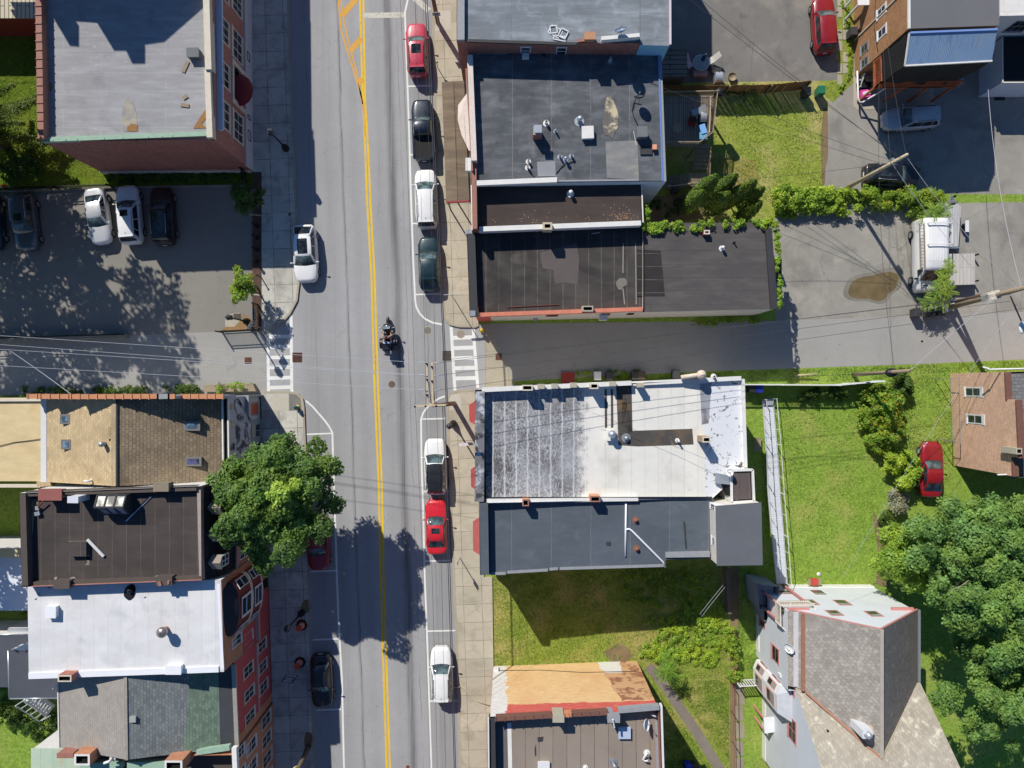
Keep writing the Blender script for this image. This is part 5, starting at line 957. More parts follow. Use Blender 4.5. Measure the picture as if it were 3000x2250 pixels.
wh = t.math('MULTIPLY', t.math('MULTIPLY', xr_, t.ramp(xl, 9.4, 9.5, 1, 0)), t.ramp(z_, 2.2, 2.3, 1, 0)); c = t.mix(wh, c, C(228, 226, 220, .9))
m_peel = t.shader(t.mix(t.ramp(t.noise(p, 12, 3, .8), .5, .75, 0, .4), c, mul(C(160, 110, 70, KB), .7)), .9, st, .4, .02, .1)
shell(b, pts, k, [m_brickd, m_peel], mats=[1, 0, 0, 0])
m_r8 = surface('tan_roll_roof8', C(150, 138, 126, KB), .1, .35, 1.6, .12, 14, seams=(R(90), 30, 1.0, .02, C(84, 76, 70, KB), 0, .05), stains=[(C(120, 110, 102, KB), .5, .55, .75, .4)], bump=.8)
deck(b, inset(pts, .1), k - .85, m_r8)
MB().poly([P(*p, k - .83) for p in ((1438, 2120), (1486, 2118), (1490, 2300), (1440, 2300))]).build('front_strip', surface('grey_strip', C(108, 104, 106, KB), .1, .6, 3, .2), b); MB().poly([P(*p, k - .82) for p in ((1486, 2118), (1498, 2117), (1502, 2300), (1490, 2300))]).build('white_strip', m_whitec, b)
coping(b, (1441, 2106), (1445, 2400), k + .05, .45, .8, m_blk, 'front_parapet'); MB().bar(P(1431, 2104, k + .1), P(1434, 2400, k + .1), .08, .3).build('edge_trim', m_wht, b)
c_ = coping(b, (1452, 2107), (1616, 2098), k + .15, .3, .5, m_cop_brown, 'tile_coping', lips=.58); coping(b, (1655, 2096), (1675, 2094), k + .15, .3, .5, m_cop_orange, 'tile_coping', lips=.58); coping(b, (1676, 2094), (1780, 2089), k + .15, .3, .5, m_cop_brown, 'tile_coping', lips=.58); coping(b, (1812, 2084), (1932, 2074), k + .1, .3, .5, m_greyc, 'coping')
boxpart(b, 'chimney', 1636, 2107, .76, .42, k - .8, k + .55, m_slab); boxpart(b, 'chimney', 1798, 2106, .82, .5, k - .8, k + .5, m_greyc); MB().bar(P(1795, 2108, k + .7), P(1800, 2132, k + .5), .1, .1).build('bracket', m_wht, b)
coping(b, (1938, 2068), (1948, 2400), k, .14, .5, m_whitec, 'edge_trim'); MB().poly([P(*p, k - .82) for p in ((1918, 2092), (1942, 2085), (1950, 2300), (1924, 2300))]).build('edge_strip', m_greyc, b)
hd = k - .83
boxpart(b, 'skylight', 1830, 2148, .82, .78, hd, hd + .25, flat('polycarbonate', C(190, 205, 225, .9), .3, .1)); dish(b, 1888, 2123, hd + .75, .42, R(10), R(55), m_wht); pipe(b, 1895, 2205, hd, .4, .11, m_wht); MB().tube([P(1895, 2205, hd + .3), P(1883, 2225, hd + .3), P(1890, 2230, hd + .3), P(1898, 2228, hd + .4)], .06, 8).build('vent_pipe', m_wht, b)
MB().tube([P(1905, 2092, hd + .3), P(1922, 2100, hd + .4)], .06, 8).build('spout', m_wht, b); pipe(b, 1796, 2232, hd, .4, .14, m_galv, bend=(.25, -.2)); pipe(b, 1715, 2248, hd, .35, .09, m_wht); boxpart(b, 'skylight', 1593, 2248, .8, .7, hd, hd + .2, m_wht)
for q in ([(1574, 2160), (1592, 2158), (1590, 2172), (1576, 2174)], [(1566, 2195), (1570, 2180), (1571, 2215), (1567, 2214)]): MB().poly([P(*p, hd + .006) for p in q]).build('patch', m_blk, b)
x, y = Q(1467, 1960); MB().bar((*Q(1455, 1950), .5), (*Q(1456, 1950), 1.2), .3, .3).build('meter_box', m_wht, b); MB().tube([Vector((*Q(1458, 1950.5), 1.0)), Vector((*Q(1580, 1946), 1.2)), Vector((*Q(1700, 1941.5), 2.0)), Vector((*Q(1850, 1935.5), 2.2))], .025, 5).build('wall_cable', m_dark, b)
b = thing('outdoor_stair', 'dark timber fire stair hugging the bottom building beside the weedy path', 'stairs', (*Q(1895, 2180), 0)); mb = MB()
for i in range(14): mb.box((*Q(1898 + i * .3, 2120 + i * 10), 4.0 - i * .22), (.9, .26, .05))
mb.build('tread', m_wood, b); mb = MB(); mb.bar((*Q(1914, 2110), 5.0), (*Q(1919, 2260), 1.9), .07, .08)
for i in range(16): mb.bar((*Q(1914 + i * .33, 2112 + i * 9.8), 4.0 - i * .2), (*Q(1914 + i * .33, 2112 + i * 9.8), 4.95 - i * .2), .05, .05)
mb.build('railing', m_wood, b)
# ================================================================ B9: blue grey house with steep gable roof
b = bbase('steep gabled pale blue house with salmon window trim and grey shingle roof', 'house', 'gabled_house', 2400, 1850)
he, hr = 6.8, 11.0; x0, x1, xr = 2216, 2548, 2381; yN, yC, yR = 1714, 1901, 2059; hC = 12.5; yE = 2217
m_sd = siding('pale_blue_grey_siding', C(213, 217, 223, 1.0), .16, .28); m_sal = flat('salmon_trim', C(200, 136, 130, KB), .7, .12)
m_rg = surface('lichen_shingles', C(158, 152, 144, KB), .1, .5, 2.6, .2, 20, seams=(R(45), .24, .24, .014, C(118, 112, 104, KB), .5, .16), stains=[(C(204, 198, 186, KB), 2.6, .56, .68, .4), (C(120, 114, 106, KB), .6, .52, .72, .5)])
xa, xb = 2236, 2552
mb = MB(); mb.prism([Q(x0, yN), Q(x1, yN), Q(x1, yC + 20), Q(x0, yC + 20)], 0, he, False); mb.add([(*Q(x0, yN), he), (*Q(x1, yN), he), (*Q(xr, yN), hr)], [[0, 1, 2]])
mb.prism([Q(xa - 2, yC), Q(xb + 2, yC), Q(xb + 2, yE), Q(xa - 2, yE)], 0, he, False)
for x in (xa - 2, xb + 2): mb.add([(*Q(x, yC), he), (*Q(x, yE), he), (*Q(x, yR), hC)], [[0, 1, 2]])
mb.build('wall', m_sd, b)
mb = MB(); mb.prism([Q(x0 - 2, yN - 2), Q(x1 + 2, yN - 2), Q(x1 + 2, yC), Q(x0 - 2, yC)], 0, .7, True); mb.prism([Q(xa - 3.5, yC), Q(xb + 3.5, yC), Q(xb + 3.5, yE), Q(xa - 3.5, yE)], 0, .7, True); mb.build('foundation', m_whitec, b)
e = .06; hx = lambda x: hr - (hr - he) * abs(x - xr) / (xr - x0)
xw = 2248
MB().poly([(*Q(xr, yN - 3), hr + e), (*Q(xw, yN - 3), hx(xw) + e), (*Q(xw, yC + 12), hx(xw) + e), (*Q(xr, 2018), hr + e)]).build('roof', m_rg, b)
MB().poly([(*Q(xr, yN - 3), hr + e), (*Q(x1 + 6, yN - 3), he - .1 + e), (*Q(x1 + 6, yC), he - .1 + e), (*Q(xr, 2018), hr + e)]).build('roof', surface('dark_lichen_shingles', C(132, 126, 120, KB), .1, .5, 2.6, .2, 20, seams=(R(45), .22, .22, .012, C(100, 95, 90, KB), .5, .12), stains=[(C(170, 164, 152, KB), 1.8, .6, .7, .7)]), b)
MB().poly([(*Q(xa - 6, yC - 2), he + e), (*Q(xb + 6, yC - 2), he + e), (*Q(xb + 6, yR), hC + e), (*Q(xa - 6, yR), hC + e)]).build('cross_roof', surface('pale_lichen_shingles', C(172, 164, 150, KB), .12, .5, 2.6, .22, 20, seams=(R(45), .24, .24, .012, C(140, 132, 120, KB), .5, .12), stains=[(C(212, 204, 186, KB), 1.6, .56, .66, .75), (C(126, 116, 104, KB), .5, .52, .72, .5)]), b)
MB().poly([(*Q(xa - 6, yR), hC + e), (*Q(xb + 6, yR), hC + e), (*Q(xb + 6, yE), he + e), (*Q(xa - 6, yE), he + e)]).build('cross_roof', m_rg, b)
MB().poly([(*Q(xw + 2, yN - 2), hx(xw) - .02), (*Q(x0 - 1, yN - 2), he + .05), (*Q(x0 - 1, yC + 6), he + .05), (*Q(xw + 2, yC + 6), hx(xw) - .02)]).build('lower_roof', m_rg, b)
MB().bar((*Q(xr, yN - 4), hr + .1), (*Q(xr, 2016), hr + .1), .24, .08).build('ridge_cap', flat('cement_ridge', C(176, 168, 156, KB), .9, .15), b)
m_rustc = flat('rusted_flashing', C(158, 112, 90, KB), .75, .3, scale=4)
def valley(xe, ye, z, m_, w_): MB().bar((*Q(xe, ye), z + .12), (*Q(xr, 2018), hr + .14), w_, .05).build('valley_flashing', m_, b)
valley(xw, yC + 8, hx(xw), m_rustc, .15); valley(x1 + 2, yC + 4, he, flat('pale_valley', C(190, 176, 150, KB), .8, .25, scale=4), .16)
MB().bar((*Q(xw - 4, yN - 3), hx(xw) + .02), (*Q(xw - 4, yC + 8), hx(xw) + .02), .34, .1).build('box_gutter', m_rustc, b); MB().bar((*Q(xw - 17, yN - 3), hx(xw) - .35), (*Q(xw - 17, yC + 2), hx(xw) - .35), .42, .06).build('gutter_board', flat('silver_paint', C(205, 205, 208, KB), .6, .2, scale=4), b); MB().bar((*Q(x1 + 8, yN - 3), he), (*Q(x1 + 8, yC + 12), he), .16, .14).build('gutter', m_galv, b)
for s_ in (-1, 1):
    xx = x0 + 4 if s_ < 0 else x1 + 4; mb = MB().bar((*Q(xr, yN - 4), hr - .04), (*Q(xx, yN - 4), he - .06), .06, .14); mb.build('barge_board', m_sal, b)
w = Wall(b, (x0, yN), (x1, yN), 'N')
for a, c_, z0, z1 in ((2255, 2298, 1.55, 2.6), (2345, 2385, 1.4, 2.9), (2285, 2322, 4.0, 5.4), (2372, 2408, 4.1, 5.5), (2312, 2346, 6.6, 7.9), (2410, 2444, 6.8, 8.1)): w.win(a, c_, z0, z1, m_sal if a != 2345 else m_wht, nm=1 if a == 2255 else 0, fw=4.2, sill=False, out=.015, pm=glass('green_pane', (.05, .075, .06), .1), blind=.3)
mb = MB(); w.slab(mb, x0 + 3, 2275, 6.4, 6.6, 0, .15); w.slab(mb, 2488, 2545, 6.5, 6.7, 0, .2); mb.build('eave_return', m_sal, b); mb = MB(); w.slab(mb, x0 + 25, x0 + 29, 5.2, 5.5, 0, .2); w.slab(mb, x0 + 30, x0 + 95, 5.1, 5.16, 0, .06); mb.build('conduit', m_whitec, b)
ww = Wall(b, (x0, yN), (x0, yC), 'W'); ww.win(1838, 1880, 3.6, 5.0, m_sal, nm=0, fw=3, lintel=.12); ww.win(1800, 1820, .9, 2.1, m_sal, nm=0, fw=3)
ww2 = Wall(b, (xa - 2, yC), (xa - 2, yE), 'W'); ww2.win(1908, 1940, 5.6, 6.7, m_sal, nm=0, fw=3, lintel=.12); ww2.win(2000, 2060, 5.6, 7.0, m_sal, nm=1, fw=3, lintel=.12); ww2.win(2085, 2110, 1.0, 2.4, m_sal, nm=0, fw=3)
mb = MB(); ww.slab(mb, 1898, 1906, 5.0, 5.5, 0, .1); mb.build('meter_box', m_wht, b); mb = MB(); ww.slab(mb, 1782, 1800, .9, 2.0, 0, .04); mb.build('cellar_window', m_sal, b)
# two storey bay on the west side
bx0, bx1 = xa - 2, 2200; by0, by1 = 1922, 2022; bp = [Q(bx0, by0), Q(bx1 + 10, by0 + 3), Q(bx1, by0 + 26), Q(bx1 + 2, by1 - 26), Q(bx0, by1)]; m_bay = flat('white_bay_boards', C(226, 228, 228, KB), .6, .08)
shell(b, bp, 5.7, m_bay, 'bay_wall', z0=.5)
tp = MB(); A_ = [(*p, 5.72) for p in bp]; I0, I1 = (*Q(bx0, by0 + 8), 6.3), (*Q(bx0, by1 - 10), 6.3)
tp.add([A_[0], A_[1], I0], [[0, 1, 2]]); tp.add([A_[1], A_[2], I0], [[0, 1, 2]]); tp.add([A_[2], A_[3], I1, I0], [[0, 1, 2, 3]]); tp.add([A_[3], A_[4], I1], [[0, 1, 2]]); tp.build('bay_roof', flat('tin_bay_roof', C(202, 204, 208, KB), .5, .16, .2, scale=3), b)
for (ga, gb, nn) in (((bx1, by0 + 26), (bx1 + 2, by1 - 26), 'W'), ((bx1 + 10, by0 + 3), (bx1, by0 + 26), 'W'), ((bx0, by0), (bx1 + 10, by0 + 3), 'N')):
    v = Wall(b, ga, gb, nn); t0, t1 = (ga[v.ax], gb[v.ax]); m0 = (t0 + t1) / 2; hw_ = abs(t1 - t0) * .36
    for z0, z1 in ((3.6, 5.2), (1.0, 2.6)): v.win(m0 - hw_, m0 + hw_, z0, z1, m_sal, nm=0, fw=3 if nn == 'W' and ga[0] == bx1 else 2, rail=False, sill=False, blind=.5)
MB().prism([Q(2205, 2060), Q(2236, 2058), Q(2236, 2100), Q(2208, 2104)], 2.5, 2.62, True, True).build('porch_roof', m_bay, b); mb = MB()
for a in ((2208, 2066), (2210, 2100)): mb.bar((*Q(*a), 0), (*Q(*a), 2.5), .12, .12)
mb.build('porch_post', m_sal, b)
# chimney cricket
z = hx(2330) + .05; cx, cy = Qh(2547, 2157, 11.7); MB().box((cx, cy, 9.6), (.7, .55, 1.9)).build('chimney', flat('white_sheathed_stack', C(222, 224, 228, .9), .5, .1), b); MB().lathe((cx, cy, 11.5), [(.3, 0), (.3, .12), (.12, .35), (.02, .36)], 4).build('chimney_cap', m_alu, b)
MB().add([P(2500, 2115, 10.25), P(2556, 2128, 11.0), P(2562, 2152, 11.05), P(2522, 2158, 10.5)], [[0, 1, 2, 3]]).build('cricket', flat('rust_streaked_tin', C(205, 190, 170, KB), .6, .3, scale=3), b)
dish(b, 2316, 1898, 7.2, .4, R(195), R(55), m_wht); pipe(b, 2418, 2134, 9.25, .45, .08, m_dark)
# timber entrance stair tower at the north west corner
m_gsid = siding('grey_boards', C(150, 158, 166, KB), .2, .5)
shell(b, [Q(2222, 1716), Q(2222, 1760), Q(2256, 1758), Q(2256, 1716)] if False else [Q(2208, 1720), Q(2208, 1790), Q(2216, 1790), Q(2216, 1720)], 2.5, m_gsid, 'stair_enclosure'); q = GG([(2217, 1710), (2282, 1720), (2282, 1785), (2226, 1786)], 3.0); shell(b, q, 3.0, m_gsid, 'stair_enclosure'); MB().prism(inset(q, .12), 2.2, 2.25, True).build('stair_floor', m_gsid, b)
mb = MB(); q = GG([(2276, 1760), (2358, 1760), (2300, 1858), (2268, 1822)], 5.6); z = 5.3; mb.prism(GG([(2272, 1762), (2366, 1760), (2378, 1785), (2310, 1788), (2304, 1852), (2272, 1820)], z), z - .12, z, True, True); mb.build('balcony_deck', planks('pale_deck', C(205, 195, 180, KB), R(90), .18, .1, .03), b)
def rail(root, pts, h, m_, sp=.16, th=.035, name='railing', post=.09, top=.07):
    mb = MB(); up = Vector((0, 0, h))
    for a, c in zip(pts[:-1], pts[1:]):
        a, c = Vector(a), Vector(c); mb.bar(a + up, c + up, top, .05); mb.bar(a + Vector((0, 0, .12)), c + Vector((0, 0, .12)), top * .6, .04); n = max(2, int((c - a).length / sp))
        for i in range(1, n): p = a.lerp(c, i / n); mb.bar(p + Vector((0, 0, .1)), p + up, th, th)
    for a in pts: a = Vector(a); mb.bar(a, a + up + Vector((0, 0, .08)), post, post)
    return mb.build(name, m_, root)
rail(b, [P(2378, 1785, z), P(2366, 1760, z), P(2272, 1762, z), P(2272, 1820, z), P(2304, 1852, z)], 1.0, flat('cream_rail', C(224, 214, 200, KB), .7, .1), .15); mb = MB()
for a in ((2276, 1766), (2362, 1764), (2276, 1815)): v = P(*a, z); mb.bar((v.x, v.y, 0), (v.x, v.y, z - .1), .14, .14)
mb.build('balcony_post', m_sal, b)
tag(MB().ball(P(2289, 1787, z + .45), (.22, .3, .4), 10, 7).cyl(Qh(2289, 1787, z), .2, z, z + .3, 10).build('potted_plant', flat('dead_plant', C(70, 66, 56), .9, .3, scale=8)), 'dark potted plant on the upper balcony of the gabled house', 'plant')
# ================================================================ B10: brick gabled block at the right edge
b = bbase('brick building with two white windows and brown coping at the right edge', 'building', 'brick_gable_building', 2880, 1230)
m_b10 = brickwall('salmon_brick', C(214, 170, 142, 1.1), C(204, 182, 162, 1.1), .22, .078, .2, .012, .25, C(222, 186, 150, KB))
q = [Q(2784, 1094), Q(2797, 1364), Q(3500, 1340), Q(3500, 1075)]; shell(b, q, 6.3, m_b10)
pw = MB(); segs = [((2784, 1094), (2788, 1165), 6.6), ((2788, 1165), (2795.5, 1314), 7.6), ((2795.5, 1314), (2797, 1364), 6.9)]
for a, c, z in segs: pw.prism([Q(a[0], a[1]), Q(c[0], c[1]), Q(c[0] + 9, c[1]), Q(a[0] + 9, a[1])], 6.2, z)
pw.build('parapet', m_b10, b)
for a, c, z in segs: MB().bar((*Q(a[0] + 5, a[1]), z + .06), (*Q(c[0] + 5, c[1]), z + .06), .46, .12).build('tile_coping', m_cop_brown, b)
m_rk = surface('grey_slate_shingles', C(116, 116, 116, KB), .12, .4, 2, .2, 16, seams=(0, .4, .26, .02, C(70, 70, 72, KB), .5, .14))
MB().add([(*Q(2794, 1098), 6.2), (*Q(3500, 1080), 6.2), (*Q(3500, 1220), 7.4), (*Q(2800, 1236), 7.4)], [[0, 1, 2, 3]]).add([(*Q(2800, 1236), 7.4), (*Q(3500, 1220), 7.4), (*Q(3500, 1350), 6.2), (*Q(2802, 1372), 6.2)], [[0, 1, 2, 3]]).build('roof', m_rk, b)
chimney(b, 2986, 1322, .45, .45, 6.3, 7.9, m_slab); MB().tube([P(2904, 1082, 6.3), P(3100, 1078, 6.3)], .07, 6).tube([P(2879, 1075, 6.0), P(2896, 1080, 6.2), P(2903, 1085, 6.3)], .07, 8).tube([P(2922, 1391, 6.2), P(3100, 1386, 6.2)], .06, 6).build('gutter', m_wht, b)
w = Wall(b, (2784, 1094), (2797, 1364), 'W'); w.win(1134, 1160, 1.9, 3.75, m_wht, nm=0, fw=3, lintel=.28); w.win(1210, 1236, 2.0, 3.8, m_wht, nm=0, fw=3, lintel=.28)
fe = MB(); z = 1.9
for y0, y1, x0_, x1_ in ((1100, 1294, 2779, 2804),): pass
q = GG([(2785, 1110), (2810, 1109), (2814, 1298), (2790, 1291)], 2.2); pts_ = [(*p, 2.2) for p in q] + [(*q[0], 2.2)]
for a, c in zip(pts_[:-1], pts_[1:]): fe.bar(a, c, .04, .04)
for i in range(24): a = Vector(pts_[0]).lerp(Vector(pts_[3]), i / 23); c = Vector(pts_[1]).lerp(Vector(pts_[2]), i / 23); fe.bar(a, c, .012, .012)
for p_ in pts_[:4]: fe.bar(p_, (p_[0], p_[1], 0), .04, .04)
tag(fe.build('wire_frame_trellis', m_galv), 'thin wire trellis frame standing against the brick building at the right', 'trellis')
# ================================================================ B11: brick tenement with blue tin porch roof
b = bbase('tall orange brick house with ribbed blue tin porch roof and black tarps', 'building', 'tin_porch_building', 2620, 150)
k = 8.06; m_b11 = brickwall('orange_brown_brick', C(172, 122, 84, KB), C(178, 152, 124, KB), .22, .078, .25, .01, .35, C(202, 158, 118, KB))
q = [Q(2492, -450), Q(2505, 224), Q(2732, 216), Q(2725, -450)]; shell(b, q, k, m_b11)
deck(b, inset(q, -.04), k + .02, surface('plain_grey_roof', C(112, 112, 115, KB), .06, .4, 2, .08, 16)); MB().bar(P(2662, -300, k + .06), P(2663, 84, k + .06), .16, .14).build('roof_edge', m_whitec, b)
w = Wall(b, (2492, -450), (2505, 224), 'W')
for y, z0, z1 in ((15, 6.0, 7.2), (75, 6.0, 7.2), (115, 3.8, 5.0), (172, 3.8, 5.0), (52, 3.9, 5.1), (170, 1.1, 2.2), (210, 1.1, 2.2), (-20, 3.9, 5.0)): w.win(y - 14, y + 12, z0, z1, m_wht if z0 > 3 else m_galv, nm=0, fw=3.4, lintel=.12)
mb = MB(); w.slab(mb, 20, 62, 2.45, 2.55, 0, .9); w.slab(mb, 20, 24, 0, 2.44, .7, .85); w.slab(mb, 56, 60, 0, 2.44, .7, .85); mb.build('door_porch', m_bay, b); mb = MB(); w.slab(mb, 118, 121, 0, 8.0, 0, .08); mb.build('downpipe', m_stone, b)
cz = [MB().tube([w.pt(a, 3.6, .04), w.pt((a + c) / 2, 3.3, .05), w.pt(c, 3.8, .04)], .02, 5) for a, c in ((-40, 60), (60, 215))]
for c_ in cz: c_.build('wall_cable', m_dark, b)
t = NT('blue_tin'); p = t.pos(); px_ = t.xyz(t.rot(p, R(1)))[0]; wv = t.math('ABSOLUTE', t.math('SUBTRACT', t.math('FRACT', t.math('DIVIDE', px_, .13)), .5)); c = t.mix(t.ramp(wv, .1, .4), C(120, 148, 180, KB), C(140, 166, 194, KB)); c = t.mix(t.ramp(t.noise(p, .8, 5), .5, .75, 0, .5), c, C(150, 160, 168, KB)); c = t.mix(t.ramp(t.noise(t.rot(p, 0, (3, .3, 1)), 1.5, 5), .55, .75, 0, .5), c, C(90, 110, 140, KB)); m_tin = t.shader(c, .45, wv, .6, .04, .4)
zl = 7.15; a0, a1, a2, a3 = P(2664, 96, 7.95), P(2922, 86, 7.95), P(2906, 179, zl), P(2651, 193, zl); MB().add([a0, a1, a2, a3], [[0, 1, 2, 3]]).build('porch_roof', m_tin, b, False)
MB().bar(a3, a2, .1, .14).bar(a0, a3, .1, .12).build('gutter', m_whitec, b); MB().bar(a0, a1, .14, .1).build('flashing', flat('blue_flashing', C(120, 150, 205, KB), .5, .1), b)
# tarps, deck, posts
m_tarp = flat('black_tarp', (.012, .012, .014), .75, .3, scale=1.5); v0 = Vector((*Q(2508, 224), 0)); pS, pE = P(2577, 257, 3.9), P(2790, 268, 3.4)
tb = MB(); dl = Vector((0, 0, -.08)); W0, W1 = a3 + dl, a2 + dl
g_ = []
rr = random.Random(2)
for j in range(7):
    f = j / 6; row = []
    for i in range(13):
        u = i / 12; zb = 3.9 - 1.6 * max(0, (u - .45)) + .25 * math.sin(u * 9); top = W0.lerp(W1, u); bo = Vector((top.x * .995 - .1, top.y - .0 + .1 * math.sin(i * 1.7), zb)); q_ = top.lerp(bo, f); q_.y += .06 * math.sin(i * 2.3 + j); row.append(q_)
    g_.append(row)
tb.grid(g_); g2 = []
for j in range(5):
    f = j / 4; row = []
    for i in range(6):
        u = i / 5; top = Vector((*Q(2508, 226), 7.6)).lerp(W0, u); bo = Vector((top.x, top.y, 3.9)); q_ = top.lerp(bo, f); q_.x += .05 * math.sin(i * 2 + j * 1.4); row.append(q_)
    g2.append(row)
tb2 = MB().grid(g2); tb.build('tarp', m_tarp, b, False); tb2.build('tarp', m_tarp, b, False)
MB().prism([Q(2506, 226), Q(2506, 302), Q(2735, 300), Q(2735, 218)], 2.9, 3.02, True, True).build('porch_floor', planks('orange_planks', C(176, 100, 66, KB), 0, .15), b)
m_ow = flat('stained_orange_wood', C(172, 96, 60, KB), .8, .15)
rail(b, [(*Q(2510, 300), 3.0), (*Q(2640, 298), 3.0), (*Q(2733, 296), 3.0)], 1.0, m_ow, .16, .05); rail(b, [(*Q(2508, 230), 3.0), (*Q(2510, 300), 3.0)], 1.0, m_ow, .16, .05)
for x in (2512, 2590, 2660, 2728): MB().bar((*Q(x, 298), 0), (*Q(x, 298), 2.9), .14, .14).build('porch_post', m_ow, b)
sheet('concrete_slab', [(2500, 224), (2500, 312), (2512, 322), (2735, 314), (2735, 216)], .02, m_slab)
x = MB().tube([(*Q(2496, 222), .9), (*Q(2499, 300), .9), (*Q(2503, 312), .9), (*Q(2512, 312), .9), (*Q(2540, 298), 1.6), (*Q(2575, 276), 3.2)], .07, 8); tag(x.build('handrail', m_wht), 'white curved handrail round the porch slab of the orange brick house', 'handrail')
t_ = thing('storage_tote', 'bright pink tote with white lid bits on the slab under the porch', 'tote', (*Q(2526, 280), 0)); MB().box((*Q(2528, 281), .02), (.85, .62, .55), .1).build('body', flat('hot_pink', C(214, 70, 160, KB), .5, .15, scale=4), t_); MB().box((*Q(2528, 281), .575), (.6, .3, .06), .3).build('lid', m_wht, t_)
for px, py, w_, l_, h_, lb, m_ in ((2524, 255, .9, .6, .6, 'dark covered box on the porch slab above the pink tote', m_dark), (2532, 243, .45, .35, .9, 'brown carton among the clutter on the porch slab', m_wood)): tag(MB().box((*Q(px, py), .02), (w_, l_, h_), .1).box((*Q(px, py), .02 + h_), (w_ + .04, l_ + .04, .05), .1).build('storage_box', m_), lb, 'box')
t_ = thing('folding_chair', 'white folding chair leaning among the clutter by the porch', 'chair', (*Q(2512, 245), 0)); rail(t_, [(*Q(2510, 262), .1), (*Q(2516, 232), .5)], .5, m_wht, .12); MB().bar((*Q(2514, 262), .4), (*Q(2518, 240), .45), .4, .04).build('seat', m_wht, t_)
# ================================================================ B12: white buildings in the top right corner
b = bbase('white building with pale roof and slanted window band in the top right corner', 'building', 'white_corner_building', 2880, 80)
k = 6.1; q = GG([(2930, -400), (2931, 44), (3400, 36), (3400, -400)], k); shell(b, q, k, m_bay); deck(b, inset(q, -.06), k + .02, surface('white_top_roof', C(222, 220, 216, KB), .06, .5, 2.5, .1, seams=(0, 1.0, .5, .01, C(190, 188, 184, KB), .5, .04)))
MB().bar(P(2929, 46, k + .03), P(3300, 38, k + .03), .1, .14).build('roof_edge', m_wht, b); w = Wall(b, G(2931, 44, k), G(3400, 36, k), 'S'); w.win(2850, 2905, 3.6, 5.2, m_galv, nm=2, fw=2); w.win(2915, 2970, 3.6, 5.2, m_galv, nm=2, fw=2)
b = bbase('white sided garage with black flat roof at the top right edge', 'garage', 'white_garage', 2920, 230)
k = 2.9; q = GG([(2937, 109), (2938, 241), (3300, 241), (3300, 109)], k); shell(b, q, k - .1, siding('white_siding', C(214, 224, 236, KB), .14, .25)); q2 = [Q(2868, 120), Q(2868, 262), Q(2878, 262), Q(2878, 120)]; shell(b, q2, 1.6, m_bay, 'side_bay', cap=True)
deck(b, inset(q, -.02), k, m_tarp, 'roof'); q3 = GG([(2937, 241), (2938, 243), (3300, 243), (3300, 241)], k); MB().bar(P(2937, 242, k), P(3300, 242, k), .08, .14).bar(P(2936, 109, k), P(2937, 242, k), .08, .14).build('roof_edge', m_whitec, b)
w = Wall(b, q and G(2937, 109, k), G(2938, 241, k), 'W'); w.win(172, 196, 1.0, 1.9, m_galv, nm=0, fw=2)
# ================================================================ vehicles (front towards +X while building)
def lerp(a, b, t): return a + (b - a) * t
SPECS = {  # L, W, H, hood base z, windscreen base x, top x, rear top x, rear base x (fractions of L from centre), tail z
    'suv':   (4.60, 1.86, 1.68, 1.02, .20, .06, -.40, -.465, 1.02, 'hatch'),
    'wagon': (4.75, 1.84, 1.62, .98, .19, .05, -.41, -.475, 1.0, 'hatch'),
    'van_mini': (5.0, 1.92, 1.75, 1.05, .25, .10, -.42, -.475, 1.05, 'hatch'),
    'sedan': (4.70, 1.82, 1.46, .93, .17, .03, -.22, -.36, .97, 'sedan'),
    'coupe': (4.55, 1.80, 1.38, .90, .14, .0, -.22, -.38, .93, 'sedan'),
    'fastback': (4.70, 1.88, 1.56, .98, .19, .04, -.30, -.46, .99, 'hatch'),
    'pickup': (5.35, 1.94, 1.80, 1.1, .17, .08, -.10, -.145, 1.1, 'pickup'),
}
